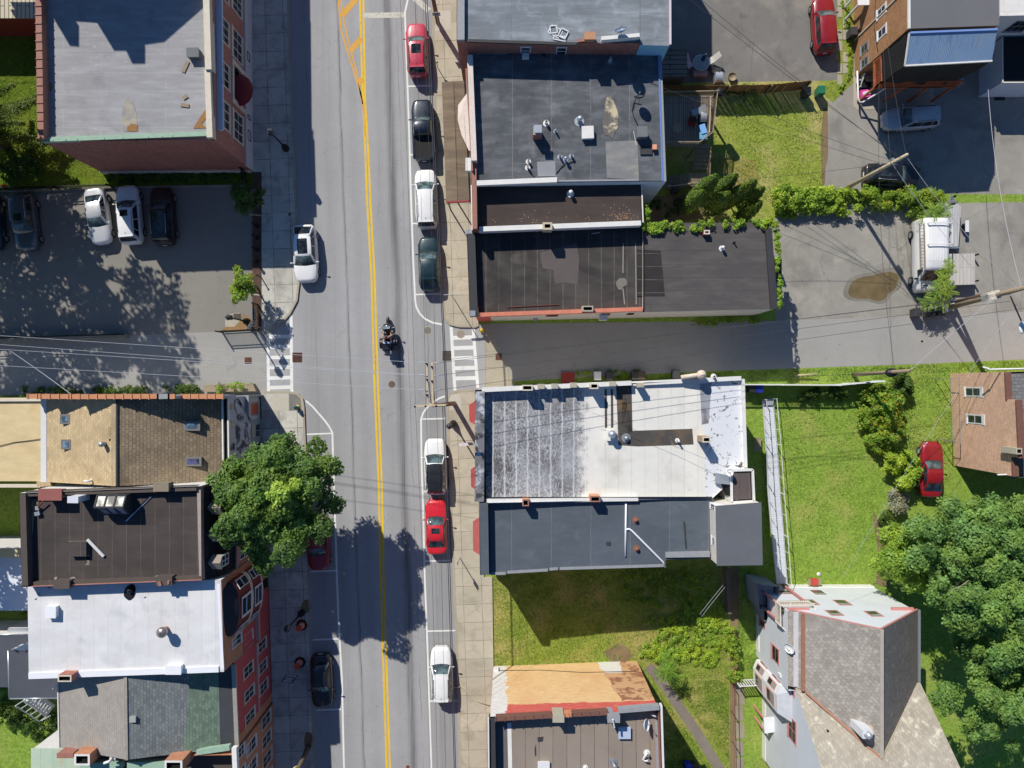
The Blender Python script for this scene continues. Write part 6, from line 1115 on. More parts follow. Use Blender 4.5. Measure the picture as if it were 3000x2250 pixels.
def car(name, label, cat, kind, gx, gy, heading, col, L=None, W=None, roofcol=None, sunroof=None, rails=False, rim=None, dark_glass=False, z=.012, group=None, rear_wiper=False):
    sp = SPECS[kind]; L0, W0, Hh, zh, fw, ft, rt, rb, zt, typ = sp; L = L or L0; W = W or W0
    root = thing(name, label, cat, (0, 0, 0), group); hw = W / 2
    body = MB(); body.smooth = True; roofm = roofcol or col
    xs = [.5, .495, .475, .44, .38, .30, fw, .08, -.1, -.25, -.34, -.40, -.45, -.48, -.496, -.5]
    if typ == 'sedan': pass
    def wid(t): a = abs(2 * t); return hw * (1 - .06 * a ** 3 - (.36 if t > 0 else .26) * a ** 9)
    def top(t):
        if t > fw: u = (t - fw) / (.5 - fw); return lerp(zh, zh - .17, u ** 1.6) - (.22 if u > .97 else .1 if u > .93 else 0)
        if t < rb + .02 and typ != 'hatch': u = max(0, (rb - t) / (.5 + rb)); return zt - .02 * u - (.25 if t < -.499 else .1 if t < -.49 else 0)
        if t < -.47: return zt - (.3 if t < -.499 else .12 if t < -.49 else 0)
        return lerp(zh, zt, (fw - t) / (fw + .47))
    secs = []
    for t in xs:
        w_, zz = wid(t), top(t); x = t * L; row = []
        prof = [(.80, .24), (.97, .33), (1.0, .55), (.985, zz * .72), (.95, zz - .07), (.88, zz - .012), (.5, zz + .025), (0, zz + .035)]
        if t > fw: prof[-2] = (.5, zz + .045); prof[-1] = (0, zz + .03)
        for f, q in prof: row.append(Vector((x, -w_ * f, min(q, zz + .05))))
        for f, q in prof[-2::-1]: row.append(Vector((x, w_ * f, min(q, zz + .05))))
        secs.append(row)
    body.grid(secs); body.smooth = False; body.poly(secs[0]); body.poly(secs[-1][::-1])
    # greenhouse
    wbm, wtm = .87 * hw, .70 * hw; zr = Hh
    def belt(t): return top(t) - .02
    X = lambda f: f * L
    def P3(t, s, z): return Vector((X(t), s, z))
    nr = 7; rg = []
    for i in range(nr + 1):
        u = i / nr; t = lerp(ft, rt, u); zc = zr - .05 * (2 * u - 1) ** 2 - (.03 if i in (0, nr) else 0); wr = wtm * (1 - .06 * (2 * u - .8) ** 2)
        rg.append([P3(t + (.012 if u == 0 else 0) * (1 - s * s), s * wr, zc - .055 * s ** 4 - .02 * s * s) for s in (-1, -.93, -.6, 0, .6, .93, 1)])
    body.smooth = True; body.mat(1 if roofcol else 0); body.grid(rg); body.mat(0)
    # pillars: narrow body coloured ribbons under the glass edges
    fbase = [P3(fw + .03 * (1 - s * s), s * wbm, belt(fw) + .02) for s in (-1, -.6, 0, .6, 1)]; ftop = [rg[0][j] + Vector((.01, 0, -.012)) for j in (0, 2, 3, 4, 6)]
    rbase = [P3(rb - .012 * (1 - s * s), s * wbm * .96, belt(rb) + .02) for s in (-1, -.6, 0, .6, 1)]; rtop = [rg[-1][j] + Vector((-.01, 0, -.012)) for j in (0, 2, 3, 4, 6)]
    def patch(a, b_, k=4, bul=.05):
        out = []
        for i in range(k + 1):
            u = i / k; out.append([p.lerp(q, u) + Vector((bul * math.sin(math.pi * u) * (1 if a is fbase else -1) * .6, 0, bul * math.sin(math.pi * u))) for p, q in zip(a, b_)])
        return out
    body.grid(patch(fbase, ftop)); body.grid(patch(rbase, rtop))
    sides = {}
    for s_, j in ((-1, 0), (1, 6)):
        lo = [P3(lerp(fw, rb, u), s_ * (wbm * (1 if u < .8 else .98)) , belt(lerp(fw, rb, u)) + .01) for u in (0, .2, .45, .7, .88, 1)]; tops = [rg[k][j] for k in range(nr + 1)]
        hi = [tops[0].lerp(tops[-1], u) if 0 else tops[min(nr, int(round(u * nr)))] for u in (0, .12, .4, .7, .9, 1)]
        body.grid([lo, hi]); sides[s_] = (lo, hi)
    # wheel arch darkness and lower sill are separate material
    body.smooth = False; body.mat(2)
    for s_ in (-1, 1): body.box((0, s_ * hw * .9, .2), (L * .62, .1, .12))
    body.box((L / 2 - .06, 0, .28), (.1, W * .62, .2)); body.box((-L / 2 + .06, 0, .28), (.1, W * .66, .16)); body.mat(0)
    if typ == 'pickup':
        bl0, bl1 = rb - .01, -.485; zz = zt - .0
        body.mat(2); body.add([P3(bl0, -hw * .76, zz + .045), P3(bl0, hw * .76, zz + .045), P3(bl1, hw * .76, zz + .045), P3(bl1, -hw * .76, zz + .045)], [[0, 1, 2, 3]]); body.mat(0)
        for s_ in (-1, 1): body.bar(P3(bl0, s_ * hw * .84, zz + .05), P3(bl1, s_ * hw * .84, zz + .05), .16, .1)
        body.bar(P3(bl1, -hw * .84, zz + .05), P3(bl1, hw * .84, zz + .05), .1, .1); body.bar(P3(bl0, -hw * .84, zz + .05), P3(bl0, hw * .84, zz + .05), .06, .1)
    body.build('body', [col, roofm, m_rubber], root)
    gm = m_glass
    def shrink(gr, a0, a1, b0, b1, off):     # sub-patch of a quad patch
        p = lambda u, v: gr[0].lerp(gr[1], u).lerp(gr[3].lerp(gr[2], u), v) + off
        return [[p(lerp(a0, a1, i / 3), lerp(b0, b1, j / 3)) for i in range(4)] for j in range(4)]
    def glasspatch(base, topp, bul, sign, nm, lo=.05, hi=.93):
        g_ = []
        for i in range(5):
            u = lerp(lo, hi, i / 4); row = []
            for k in range(9):
                s = k / 8; s = .06 + s * .88; f = s * 4; j = min(3, int(f)); w_ = f - j
                p = base[j].lerp(base[j + 1], w_).lerp(topp[j].lerp(topp[j + 1], w_), u); row.append(p + Vector((bul * math.sin(math.pi * u) * sign * .6 + .012 * sign, 0, bul * math.sin(math.pi * u) + .014)))
            g_.append(row)
        MB().grid(g_).build(nm, glass('windscreen_glass', (.06, .088, .092), .05) if 'screen' in nm else gm, root)
    glasspatch(fbase, ftop, .05, 1, 'windscreen'); glasspatch(rbase, rtop, .05, -1, 'rear_window', .1 if typ == 'hatch' else .04, .95)
    for s_ in (-1, 1):
        lo, hi = sides[s_]; off = Vector((0, s_ * .014, .006)); mb = MB()
        def at(u, v):
            us = (0, .2, .45, .7, .88, 1); k = max(i for i in range(6) if us[i] <= u + 1e-9); k = min(k, 4); f = (u - us[k]) / (us[k + 1] - us[k]); return lo[k].lerp(lo[k + 1], f).lerp(hi[k].lerp(hi[k + 1], f), v) + off
        for u0, u1 in ((.07, .44), (.47, .74), (.77, .93)) if typ != 'pickup' else ((.1, .52), (.57, .92)): mb.grid([[at(lerp(u0, u1, i / 4), v) for i in range(5)] for v in (.08, .5, .9)])
        mb.build('side_window', gm, root)
    cw = MB()
    cw.grid([[p + Vector((.015, 0, .028)) for p in fbase], [p + Vector((-.05, 0, .045)) for p in fbase]]); cw.build('wiper_cowl', m_rubber, root)
    for s_ in (-1, 1):
        for t in (.315, -.30):
            wz = .33; x = t * L; y = s_ * (wid(t) - .09); tr = thing('wheel', None, None) if False else None
            mb = MB(); o = mb.lathe((0, 0, 0), [(.2, -.11), (.33, -.11), (.345, -.07), (.345, .07), (.33, .11), (.2, .11)], 18)
            mb.v = [(x + v[0], y + v[2] * s_ * 1.0, wz + v[1]) for v in mb.v]; wh = mb.build('wheel', m_rubber, root)
            mb = MB(); mb.cyl((0, 0), .215, .09, .105, 14)
            for k in range(5): a = 2 * math.pi * k / 5; mb.bar((0, 0, .112), (.2 * math.cos(a), .2 * math.sin(a), .112), .05, .02)
            mb.v = [(x + v[0], y + v[2] * s_ + s_ * .012, wz + v[1]) for v in mb.v]; mb.build('rim', rim or m_rim, wh)
        x = X(fw) - .12; mb = MB().ball((x, s_ * (hw + .09), belt(fw) + .09), (.06, .12, .07), 8, 6).bar((x, s_ * (hw * .86), belt(fw) + .05), (x, s_ * (hw + .05), belt(fw) + .06), .05, .04); mb.build('wing_mirror', col, root)
        mb = MB(); x0 = X(.478); g_ = [[Vector((X(.487) - .02 - .16 * a, s_ * wid(.475) * (.62 + .3 * a), top(.47) - .02 - .1 * (1 - b_) + .01)) for a in (0, .5, 1)] for b_ in (0, 1)]; 
        g_ = [[v + Vector((.03 if i == 0 else 0, 0, .02)) for v in r_] for i, r_ in enumerate(g_)]; mb.grid(g_).build('headlight', m_headl, root)
        mb = MB(); g_ = [[Vector((X(-.487) + .02 + (.2 if typ == 'sedan' else .12) * a, s_ * wid(-.47) * (.6 + .34 * a), top(-.46) + (-.02 if b_ else -.2))) for a in (0, .5, 1)] for b_ in (0, 1)]; g_ = [[v + Vector((-.06 if i == 0 else -.005, s_ * .02, .035)) for v in r_] for i, r_ in enumerate(g_)]; mb.grid(g_).build('taillight', m_redl, root)
    if sunroof:
        u0, u1, wf = sunroof; pts = []
        for u in np.linspace(u0, u1, 5):
            k = u * nr; i = min(nr - 1, int(k)); f = k - i; row = []
            for s in (-.62, -.3, 0, .3, .62):
                a = rg[i][3].lerp(rg[i + 1][3], f); e_ = rg[i][4 if s > 0 else 2].lerp(rg[i + 1][4 if s > 0 else 2], f); q = a.lerp(e_, abs(s) / .6 * wf); row.append(q + Vector((0, 0, .012)))
            pts.append(row)
        MB().grid(pts).build('sunroof', m_glass, root)
    if rails:
        for j in (1, 5): mb = MB().tube([rg[k][j] + Vector((0, 0, .04)) for k in range(1, nr)], .02, 5); mb.build('roof_rail', m_dark if rails == 'dark' else m_alu, root)
    if typ == 'hatch':
        v = rg[-1][3]; MB().bar(v + Vector((.02, -wtm * .9, -.005)), v + Vector((.02, wtm * .9, -.005)), .16, .03).build('spoiler', roofm if not roofcol else m_dark, root); MB().bar(v + Vector((.35, 0, .02)), v + Vector((.2, 0, .07)), .03, .03).build('aerial', m_dark, root)
    pl = MB().box((-L / 2 - .012, 0, .62 if typ == 'hatch' else .6), (.02, .34, .14)); pl.build('number_plate', m_wht, root)
    x, y = Q(gx, gy); root.location = (x, y, z); root.rotation_euler = (0, 0, R(heading)); return root

c_white = paint('white_car_paint', (.80, .80, .79)); c_black = paint('black_car_paint', (.012, .012, .014)); c_red = paint('bright_red_paint', (.62, .018, .03)); c_dred = paint('dark_red_paint', (.26, .01, .016)); c_pink = paint('faded_crimson_paint', (.52, .045, .08)); c_navy = paint('dark_navy_paint', (.007, .015, .03), .2); c_silver = paint('silver_paint_car', (.62, .63, .65), .3); c_grey = paint('gunmetal_paint', (.10, .11, .13), .4); c_pale = paint('pale_grey_green_paint', (.46, .50, .52), .1); c_blue = paint('midnight_blue_paint', (.02, .035, .06), .2); c_dblk = paint('gloss_black_roof', (.02, .021, .024))
G1 = 'cars parked at the east kerb'; G2 = 'cars parked in the shaded west car park'
car('parked_car', 'white crossover with a large black glass roof parked beside the shaded west pavement', 'car', 'fastback', 902, 748, -87, c_white, 4.75, 2.0, sunroof=(.05, .8, .95))
car('parked_car', 'crimson suv with grey glass sunroof, northernmost at the east kerb', 'car', 'suv', 1226, 158, 92.3, c_pink, 4.35, 1.82, sunroof=(.1, .48, 1.0), rails='dark', group=G1)
car('pickup_truck', 'dark navy pickup truck with empty bed parked at the east kerb', 'pickup', 'pickup', 1243, 391, 92, c_navy, 5.05, 1.86, group=G1)
car('parked_car', 'white estate with silver roof rails parked beside the brown canopy', 'car', 'van_mini', 1252, 590, 92, c_white, 4.85, 1.9, rails=True, group=G1)
car('parked_car', 'glossy dark hatchback parked just above the curved white line', 'car', 'fastback', 1261, 777, 91.6, paint('teal_reflection_paint', (.008, .032, .042), .15), 4.45, 1.85, group=G1)  # teal reflection on the dark bodywork is put into the paint colour
car('parked_car', 'white car with black roof panel parked below the utility pole', 'car', 'suv', 1279, 1364, 91.5, c_white, 4.6, 1.88, roofcol=c_dblk, rails='dark', rim=m_dark, group=G1)
car('parked_car', 'bright red saloon with dark sunroof parked at the east kerb', 'car', 'sedan', 1281, 1538, 91.5, c_red, 4.5, 1.8, sunroof=(.12, .5, .85), group=G1)
car('parked_car', 'white car with blue tinted windscreen, southernmost at the east kerb', 'car', 'wagon', 1296, 1966, 91.6, c_white, 4.55, 1.84, rails='dark', group=G1)
car('parked_car', 'dark red hatchback half hidden under the big street tree', 'car', 'fastback', 939, 1585, -88, c_dred, 4.5, 1.84)
car('parked_car', 'black saloon with red tail lamps parked in shade near the orange barrels', 'car', 'sedan', 949, 1984, -87.5, c_black, 4.4, 1.82, sunroof=(.0, .3, .85))
car('parked_car', 'silver saloon in the west car park left of the white suv', 'car', 'sedan', 302, 640, -82, c_silver, 4.65, 1.8, group=G2)
car('parked_car', 'white suv with small dark sunroof between silver and black cars', 'car', 'suv', 393, 635, 95, c_white, 4.85, 1.9, sunroof=(.06, .28, .8), rails='dark', group=G2)
car('parked_car', 'black suv in the west car park, nearest the street', 'car', 'suv', 489, 640, 94, c_black, 4.8, 1.9, sunroof=(.05, .8, .95), rails=True, group=G2)
car('parked_car', 'gunmetal suv in dappled shade near the left edge of the car park', 'car', 'suv', 92, 655, -84, c_grey, 4.75, 1.9, sunroof=(.08, .32, .8), rails=True, group=G2)
car('parked_car', 'dark blue car cut off by the left edge of the photo', 'car', 'sedan', -8, 655, -86 + 180, c_blue, 4.7, 1.85, group=G2)
car('parked_car', 'red suv parked on the blacktop at the top right', 'car', 'suv', 2402, 86, 93, c_dred, 4.65, 1.86)
car('parked_car', 'pale grey suv parked in shade beside the blue tin porch', 'car', 'suv', 2655, 356, 184, c_pale, 4.65, 1.88, rails='dark')
car('parked_car', 'black suv under the leaning wooden utility pole', 'car', 'suv', 2600, 522, -3, c_black, 4.7, 1.9, sunroof=(.1, .8, .9), rails=True)
car('parked_car', 'red coupe parked on the grass half covered by the shrub', 'car', 'coupe', 2714, 1372, 88, c_dred, 4.6, 1.84)
# ---- tall work van with ladder
v = thing('work_van', 'white high roofed work van with a ladder on its roof rack beside the puddle', 'van', (0, 0, 0)); L, W, Hh = 5.9, 2.05, 2.35; hw = W / 2
mb = MB(); mb.smooth = True; secs = []
for x, zt, wf in ((2.95, .75, .78), (2.9, .98, .86), (2.6, 1.12, .96), (2.15, 1.25, .99), (2.05, 1.32, 1.0), (1.25, 2.2, 1.0), (1.05, 2.32, 1.0), (-.5, Hh, 1.0), (-2.5, Hh, 1.0), (-2.85, Hh - .03, .99), (-2.93, Hh - .3, .97), (-2.95, 1.2, .96)):
    w_ = hw * wf; hi = max(zt, .7); tw = .86 if zt > 1.6 else .9
    row = [Vector((x, -w_ * .9, .28)), Vector((x, -w_, .4)), Vector((x, -w_, min(1.15, hi * .8))), Vector((x, -w_ * (tw + .1), hi * .93)), Vector((x, -w_ * tw, hi - .03)), Vector((x, -w_ * .4, hi + .01)), Vector((x, 0, hi + .015))]
    row += [Vector((p.x, -p.y, p.z)) for p in row[-2::-1]]; secs.append(row)
mb.grid(secs); mb.smooth = False; mb.poly(secs[0]); mb.poly(secs[-1][::-1])
for i in range(7): 
    yy = -.66 + i * .22; mb.bar((-2.6, yy, Hh + .012), (.6, yy, Hh + .012), .05, .02)
mb.mat(1); mb.box((0, -hw * .96, .3), (5.0, .06, .16)).box((0, hw * .96, .3), (5.0, .06, .16)); mb.build('body', [c_white, m_rubber], v)
g_ = []
for i in range(5):
    u = i / 4; x, z = lerp(2.02, 1.3, u), lerp(1.36, 2.16, u); g_.append([Vector((x + .05 * (1 - s * s) + .02, s * hw * lerp(.9, .84, u), z + .03)) for s in (-.96, -.5, 0, .5, .96)])
MB().grid(g_).build('windscreen', m_glass, v)
for s_ in (-1, 1):
    MB().add([(1.85, s_ * (hw + .006), 1.3), (1.2, s_ * (hw + .006), 1.25), (1.1, s_ * (hw * .965 + .01), 2.0), (1.35, s_ * (hw * .965 + .01), 2.0)], [[0, 1, 2, 3]]).build('side_window', m_glass, v); MB().box((1.9, s_ * (hw + .13), 1.2), (.12, .2, .3)).build('wing_mirror', m_dark, v)
    MB().add([(2.88, s_ * hw * .55, 1.0), (2.6, s_ * hw * .86, 1.06), (2.66, s_ * hw * .9, .92), (2.93, s_ * hw * .6, .86)], [[0, 1, 2, 3]]).build('headlight', m_headl, v); MB().box((2.42, s_ * .32, 1.185), (.1, .42, .02)).build('bonnet_vent', m_rubber, v); MB().box((-2.94, s_ * hw * .88, 1.1), (.05, .14, .5)).build('taillight', m_redl, v)
    for x in (1.95, -1.85):
        mb = MB(); mb.lathe((0, 0, 0), [(.2, -.12), (.34, -.12), (.36, -.07), (.36, .07), (.34, .12), (.2, .12)], 18); mb.v = [(x + a[0], s_ * (hw - .02) + a[2] * s_, .36 + a[1]) for a in mb.v]; wh = mb.build('wheel', m_rubber, v)
        mb = MB().cyl((0, 0), .22, .1, .115, 14); mb.v = [(x + a[0], s_ * (hw - .02) + a[2] * s_ + .012 * s_, .36 + a[1]) for a in mb.v]; mb.build('rim', m_rim, wh)
mb = MB()
for x in (-2.4, -.7): mb.bar((x, -hw * .85, Hh + .2), (x, hw * 1.02, Hh + .2), .06, .06); mb.bar((x, -hw * .8, Hh), (x, -hw * .8, Hh + .2), .06, .06); mb.bar((x, hw * .95, Hh), (x, hw * .95, Hh + .2), .06, .06)
mb.bar((-2.55, hw * 1.0, Hh + .2), (-.6, hw * 1.0, Hh + .2), .06, .06).build('roof_rack', m_wht, v); x, y = Q(2698, 757); v.location = (x, y, .012); v.rotation_euler = (0, 0, R(-90))
lad = thing('ladder', 'long wooden ladder lying on the roof rack of the white work van', 'ladder', (x, y, 0)); mb = MB(); z = 2.65 + .03
for px in (2694, 2707): mb.bar(P(px, 655, z), P(px + 3, 790, z), .07, .09)
mb.build('rail', m_wood, lad); mb = MB()
for i in range(14): mb.bar(P(2694 + i * .2, 660 + i * 9.6, z), P(2707 + i * .2, 660 + i * 9.6, z), .04, .04)
mb.build('rung', m_galv, lad)
# ---- flatbed trailer and a plywood deck
t_ = thing('utility_trailer', 'empty grey flatbed trailer with v shaped drawbar beside the tropical looking saplings', 'trailer', (*Q(2792, 660), 0))
def TQ(a, z): return [(*Qh(p[0], p[1], z), z) for p in a]
z = .75; MB().prism([q[:2] for q in TQ([(2757, 598), (2773, 596), (2803, 594), (2816, 606), (2808, 722), (2760, 724)], z)], z - .1, z, True, True).build('deck', planks('grey_trailer_deck', C(186, 186, 186, KB), R(90), .2, .05, .006), t_)
mb = MB(); mb.bar(P(2776, 596, .7), P(2787, 578, .7), .1, .1).bar(P(2803, 594, .7), P(2789, 578, .7), .1, .1).bar(P(2788, 582, .7), P(2788, 570, .7), .1, .1).bar(P(2776, 596, .7), P(2803, 594, .7), .1, .1); mb.build('drawbar', m_galv, t_); MB().cyl(Q(2786, 580), .1, .1, .62, 8).cyl(Q(2788, 571), .08, .72, .82, 8).build('hitch', m_dark, t_)
MB().add([P(2775, 596, .76), P(2803, 594, .76), P(2797, 584, 1.1), P(2781, 585, 1.1)], [[0, 1, 2, 3]]).build('front_guard', m_alu, t_)
for px, s_ in ((2818, 1), (2752, -1)):
    mb = MB().lathe((0, 0, 0), [(.12, -.1), (.3, -.1), (.31, .1), (.12, .1)], 14); xx, yy = Q(px, 668); mb.v = [(xx + a[2], yy + a[0], .31 + a[1]) for a in mb.v]; mb.build('wheel', m_rubber, t_); MB().box((*Q(px, 668), .66), (.3, .95, .05)).build('mudguard', m_wht, t_)
MB().bar(P(2760, 728, .7), P(2812, 726, .7), .08, .2).build('tail_bar', m_alu, t_)
t_ = thing('flatbed_trailer', 'flat trailer deck of pale weathered boards south of the grey trailer', 'trailer', (*Q(2812, 790), 0)); z = .9
MB().prism([q[:2] for q in TQ([(2768, 744), (2856, 742), (2857, 833), (2770, 836)], z)], z - .1, z, True, True).build('deck', planks('pale_boards', C(190, 186, 180, KB), R(90), .3, .05, .006), t_); mb = MB()
for a in ((2776, 752), (2848, 750), (2848, 826), (2778, 828)): mb.bar((*Q(*a), 0), (*Q(*a), .8), .12, .12)
mb.build('leg', m_dark, t_)
# ---- three wheeled motorcycle with two riders
trk = thing('motor_trike', 'black three wheeled touring motorcycle riding north in the middle of the road', 'motorcycle', (0, 0, 0)); m_mb = paint('trike_black', (.015, .015, .018))
def wheelx(x, y, r, w_, name='wheel'):
    mb = MB().lathe((0, 0, 0), [(r * .5, -w_ / 2), (r * .95, -w_ / 2), (r, -w_ / 4), (r, w_ / 4), (r * .95, w_ / 2), (r * .5, w_ / 2)], 18); mb.v = [(x + a[0], y + a[2], r + a[1]) for a in mb.v]; o = mb.build(name, m_rubber, trk)
    mb = MB().lathe((0, 0, 0), [(.02, -w_ * .3), (r * .5, -w_ * .3), (r * .5, w_ * .3), (.02, w_ * .3)], 12); mb.v = [(x + a[0], y + a[2], r + a[1]) for a in mb.v]; mb.build('rim', m_rim, o)
wheelx(1.25, 0, .32, .16); wheelx(-.62, .58, .32, .24); wheelx(-.62, -.58, .32, .24)
mb = MB(); mb.smooth = True
def loft(secs, mat=m_mb, nm='body'):
    m = MB(); m.smooth = True; g_ = []
    for x, w_, z0, z1 in secs: g_.append([Vector((x, w_ * math.cos(a) , (z0 + z1) / 2 + (z1 - z0) / 2 * math.sin(a))) for a in np.linspace(0, 2 * math.pi, 13)])
    m.grid(g_); return m.build(nm, mat, trk)
loft([(1.02, .05, .8, .9), (.92, .3, .7, 1.05), (.7, .42, .6, 1.15), (.45, .4, .55, 1.1), (.3, .25, .6, 1.0), (.25, .1, .7, .9)], nm='fairing'); loft([(1.6, .04, .55, .62), (1.45, .1, .55, .68), (1.2, .12, .6, .72), (.95, .08, .6, .7)], nm='front_mudguard'); loft([(.35, .18, .4, 1.0), (0, .2, .4, .86), (-.4, .22, .4, .84), (-.9, .24, .4, .82)], nm='frame')
for s_ in (-1, 1): 
    o = MB(); o.smooth = True; o.grid([[Vector((-.62 + .46 * math.cos(a), s_ * y, .34 + .42 * math.sin(a))) for y in (.42, .5, .66, .73)] for a in np.linspace(0, math.pi, 9)]); o.build('rear_mudguard', m_mb, trk)
    MB().ball((.62, s_ * .56, 1.12), (.05, .1, .08), 8, 6).bar((.6, s_ * .36, 1.0), (.62, s_ * .52, 1.1), .04, .04).build('mirror', m_alu, trk); MB().tube([(.4, s_ * .1, 1.08), (.32, s_ * .3, 1.12), (.18, s_ * .42, 1.1)], .025, 6).build('handlebar', m_dark, trk); MB().box((-.98, s_ * .5, .5), (.05, .16, .1)).build('taillight', m_redl, trk)
MB().add([(.78, -.3, 1.1), (.78, .3, 1.1), (.5, .26, 1.48), (.5, -.26, 1.48)], [[0, 1, 2, 3]]).build('windscreen', glass('visor', (.1, .14, .17), .05), trk)
MB().box((-.12, 0, .84), (.5, .36, .12)).box((-.62, 0, .92), (.42, .36, .12)).build('seat', m_rubber, trk); MB().box((-1.02, 0, .66), (.5, .86, .42)).box((-.98, 0, 1.08), (.42, .6, .3)).build('boot_box', m_mb, trk); MB().box((-.74, 0, 1.1), (.08, .44, .34)).build('backrest', m_rubber, trk)
x, y = Q(1141, 985); trk.location = (x, y, .012); trk.rotation_euler = (0, 0, R(92)); M_tr = Matrix.Translation((x, y, .012)) @ Matrix.Rotation(R(92), 4, 'Z')
m_skin = flat('skin', C(206, 160, 130, KB), .6, .06)
def person(label, joints, radii, edges, mats, clothes, head, hair, cap):
    """one continuous skinned body; faces are coloured by region (skin, top, trousers, shoes)"""
    me = bpy.data.meshes.new('person'); me.from_pydata([M_tr @ Vector(j) for j in joints], edges, []); o = bpy.data.objects.new('person_src', me); COL.objects.link(o)
    md = o.modifiers.new('s', 'SKIN')
    for i, r_ in enumerate(radii): me.skin_vertices[0].data[i].radius = (r_, r_) if not isinstance(r_, tuple) else r_
    me.skin_vertices[0].data[0].use_root = True; md.use_smooth_shade = True; sd = o.modifiers.new('d', 'SUBSURF'); sd.levels = 2; sd.render_levels = 2
    bpy.context.view_layer.update(); ev = o.evaluated_get(bpy.context.evaluated_depsgraph_get()); m2 = bpy.data.meshes.new_from_object(ev); bpy.data.objects.remove(o)
    for m in mats: m2.materials.append(m)
    inv = M_tr.inverted()
    for f in m2.polygons: f.material_index = clothes(inv @ f.center); f.use_smooth = True
    base = Vector(m2.vertices[0].co); ctr = sum((v.co for v in m2.vertices), Vector()) / len(m2.vertices); zmin = min(v.co.z for v in m2.vertices); off = Vector((ctr.x, ctr.y, zmin))
    for v in m2.vertices: v.co -= off
    p = bpy.data.objects.new('person', m2); COL.objects.link(p); p.location = off; tag(p, label, 'person')
    hc = M_tr @ Vector(head); mb = MB(); mb.ball(hc + Vector((0, 0, .03)), (.108, .108, .12), 12, 8); mb.build('cap' if cap else 'hair', hair, p); return p
m_jean = flat('dark_denim', C(40, 46, 62, KB), .9, .2, scale=6); m_boot = flat('black_boots', (.012, .012, .012), .6, .1)
m_maroon = flat('dusty_maroon_shirt', C(138, 92, 96, KB), .9, .15, scale=5); m_lblue = flat('pale_blue_shirt', C(140, 170, 215, KB), .9, .12, scale=5)
def rider(x0, lean, reach, label, shirt, capm, arm_w, armlen):
    hip = (x0, 0, .98); J = [hip, (x0 + .03 + lean * .4, 0, 1.2), (x0 + lean, 0, 1.44), (x0 + lean + .02, 0, 1.52), (x0 + lean + .05, 0, 1.6), (x0 + lean + .06, 0, 1.74)]
    Rr = [(.17, .14), (.17, .12), (.2, .11), .06, .075, .1]; E = [(0, 1), (1, 2), (2, 3), (3, 4), (4, 5)]
    for s_ in (-1, 1):
        b0 = len(J); J += [(x0 + lean, s_ * .2, 1.42), (x0 + lean + armlen * .35, s_ * arm_w, 1.2), (x0 + lean + armlen * .85, s_ * (arm_w - .03), 1.16), (x0 + lean + armlen, s_ * (arm_w - .06), 1.15)]; Rr += [.075, .052, .04, .042]; E += [(2, b0), (b0, b0 + 1), (b0 + 1, b0 + 2), (b0 + 2, b0 + 3)]
        h_ = b0 + 3
        for k, (dx, dy) in enumerate(((.09, -.03), (.1, -.01), (.095, .012), (.08, .03), (.03, -.05))):
            i_ = len(J); p_ = J[h_]; J += [(p_[0] + dx * .6, p_[1] + s_ * dy * 1.2, p_[2] + .01), (p_[0] + dx, p_[1] + s_ * dy * 1.4, p_[2] - .03)]; Rr += [.011, .009]; E += [(h_, i_), (i_, i_ + 1)]
        l0 = len(J); J += [(x0 + .04, s_ * .12, .95), (x0 + .45, s_ * .3, .84), (x0 + .34, s_ * .34, .46), (x0 + .5, s_ * .34, .38)]; Rr += [.12, .08, .055, .05]; E += [(0, l0), (l0, l0 + 1), (l0 + 1, l0 + 2), (l0 + 2, l0 + 3)]
    def reg(c):
        x, y, z = c
        if z > 1.53: return 0
        if z < .5: return 3
        if z < 1.0 or (x > x0 + .3 and z < 1.0): return 2
        if x > x0 + lean + armlen * .32 and abs(y) > .15: return 0
        return 1
    person(label, J, Rr, E, [m_skin, shirt, m_jean, m_boot], reg, (x0 + lean + .06, 0, 1.72), capm, True)
rider(-.2, -.02, 1, 'person in a dusty maroon shirt and grey cap steering the black trike', m_maroon, flat('grey_cap', C(92, 90, 88, KB), .9, .1), .34, .46)
rider(-.66, -.02, 0, 'passenger in a pale blue shirt and dark cap seated behind the trike rider', m_lblue, flat('dark_cap', (.02, .022, .03), .9, .1), .33, .3)
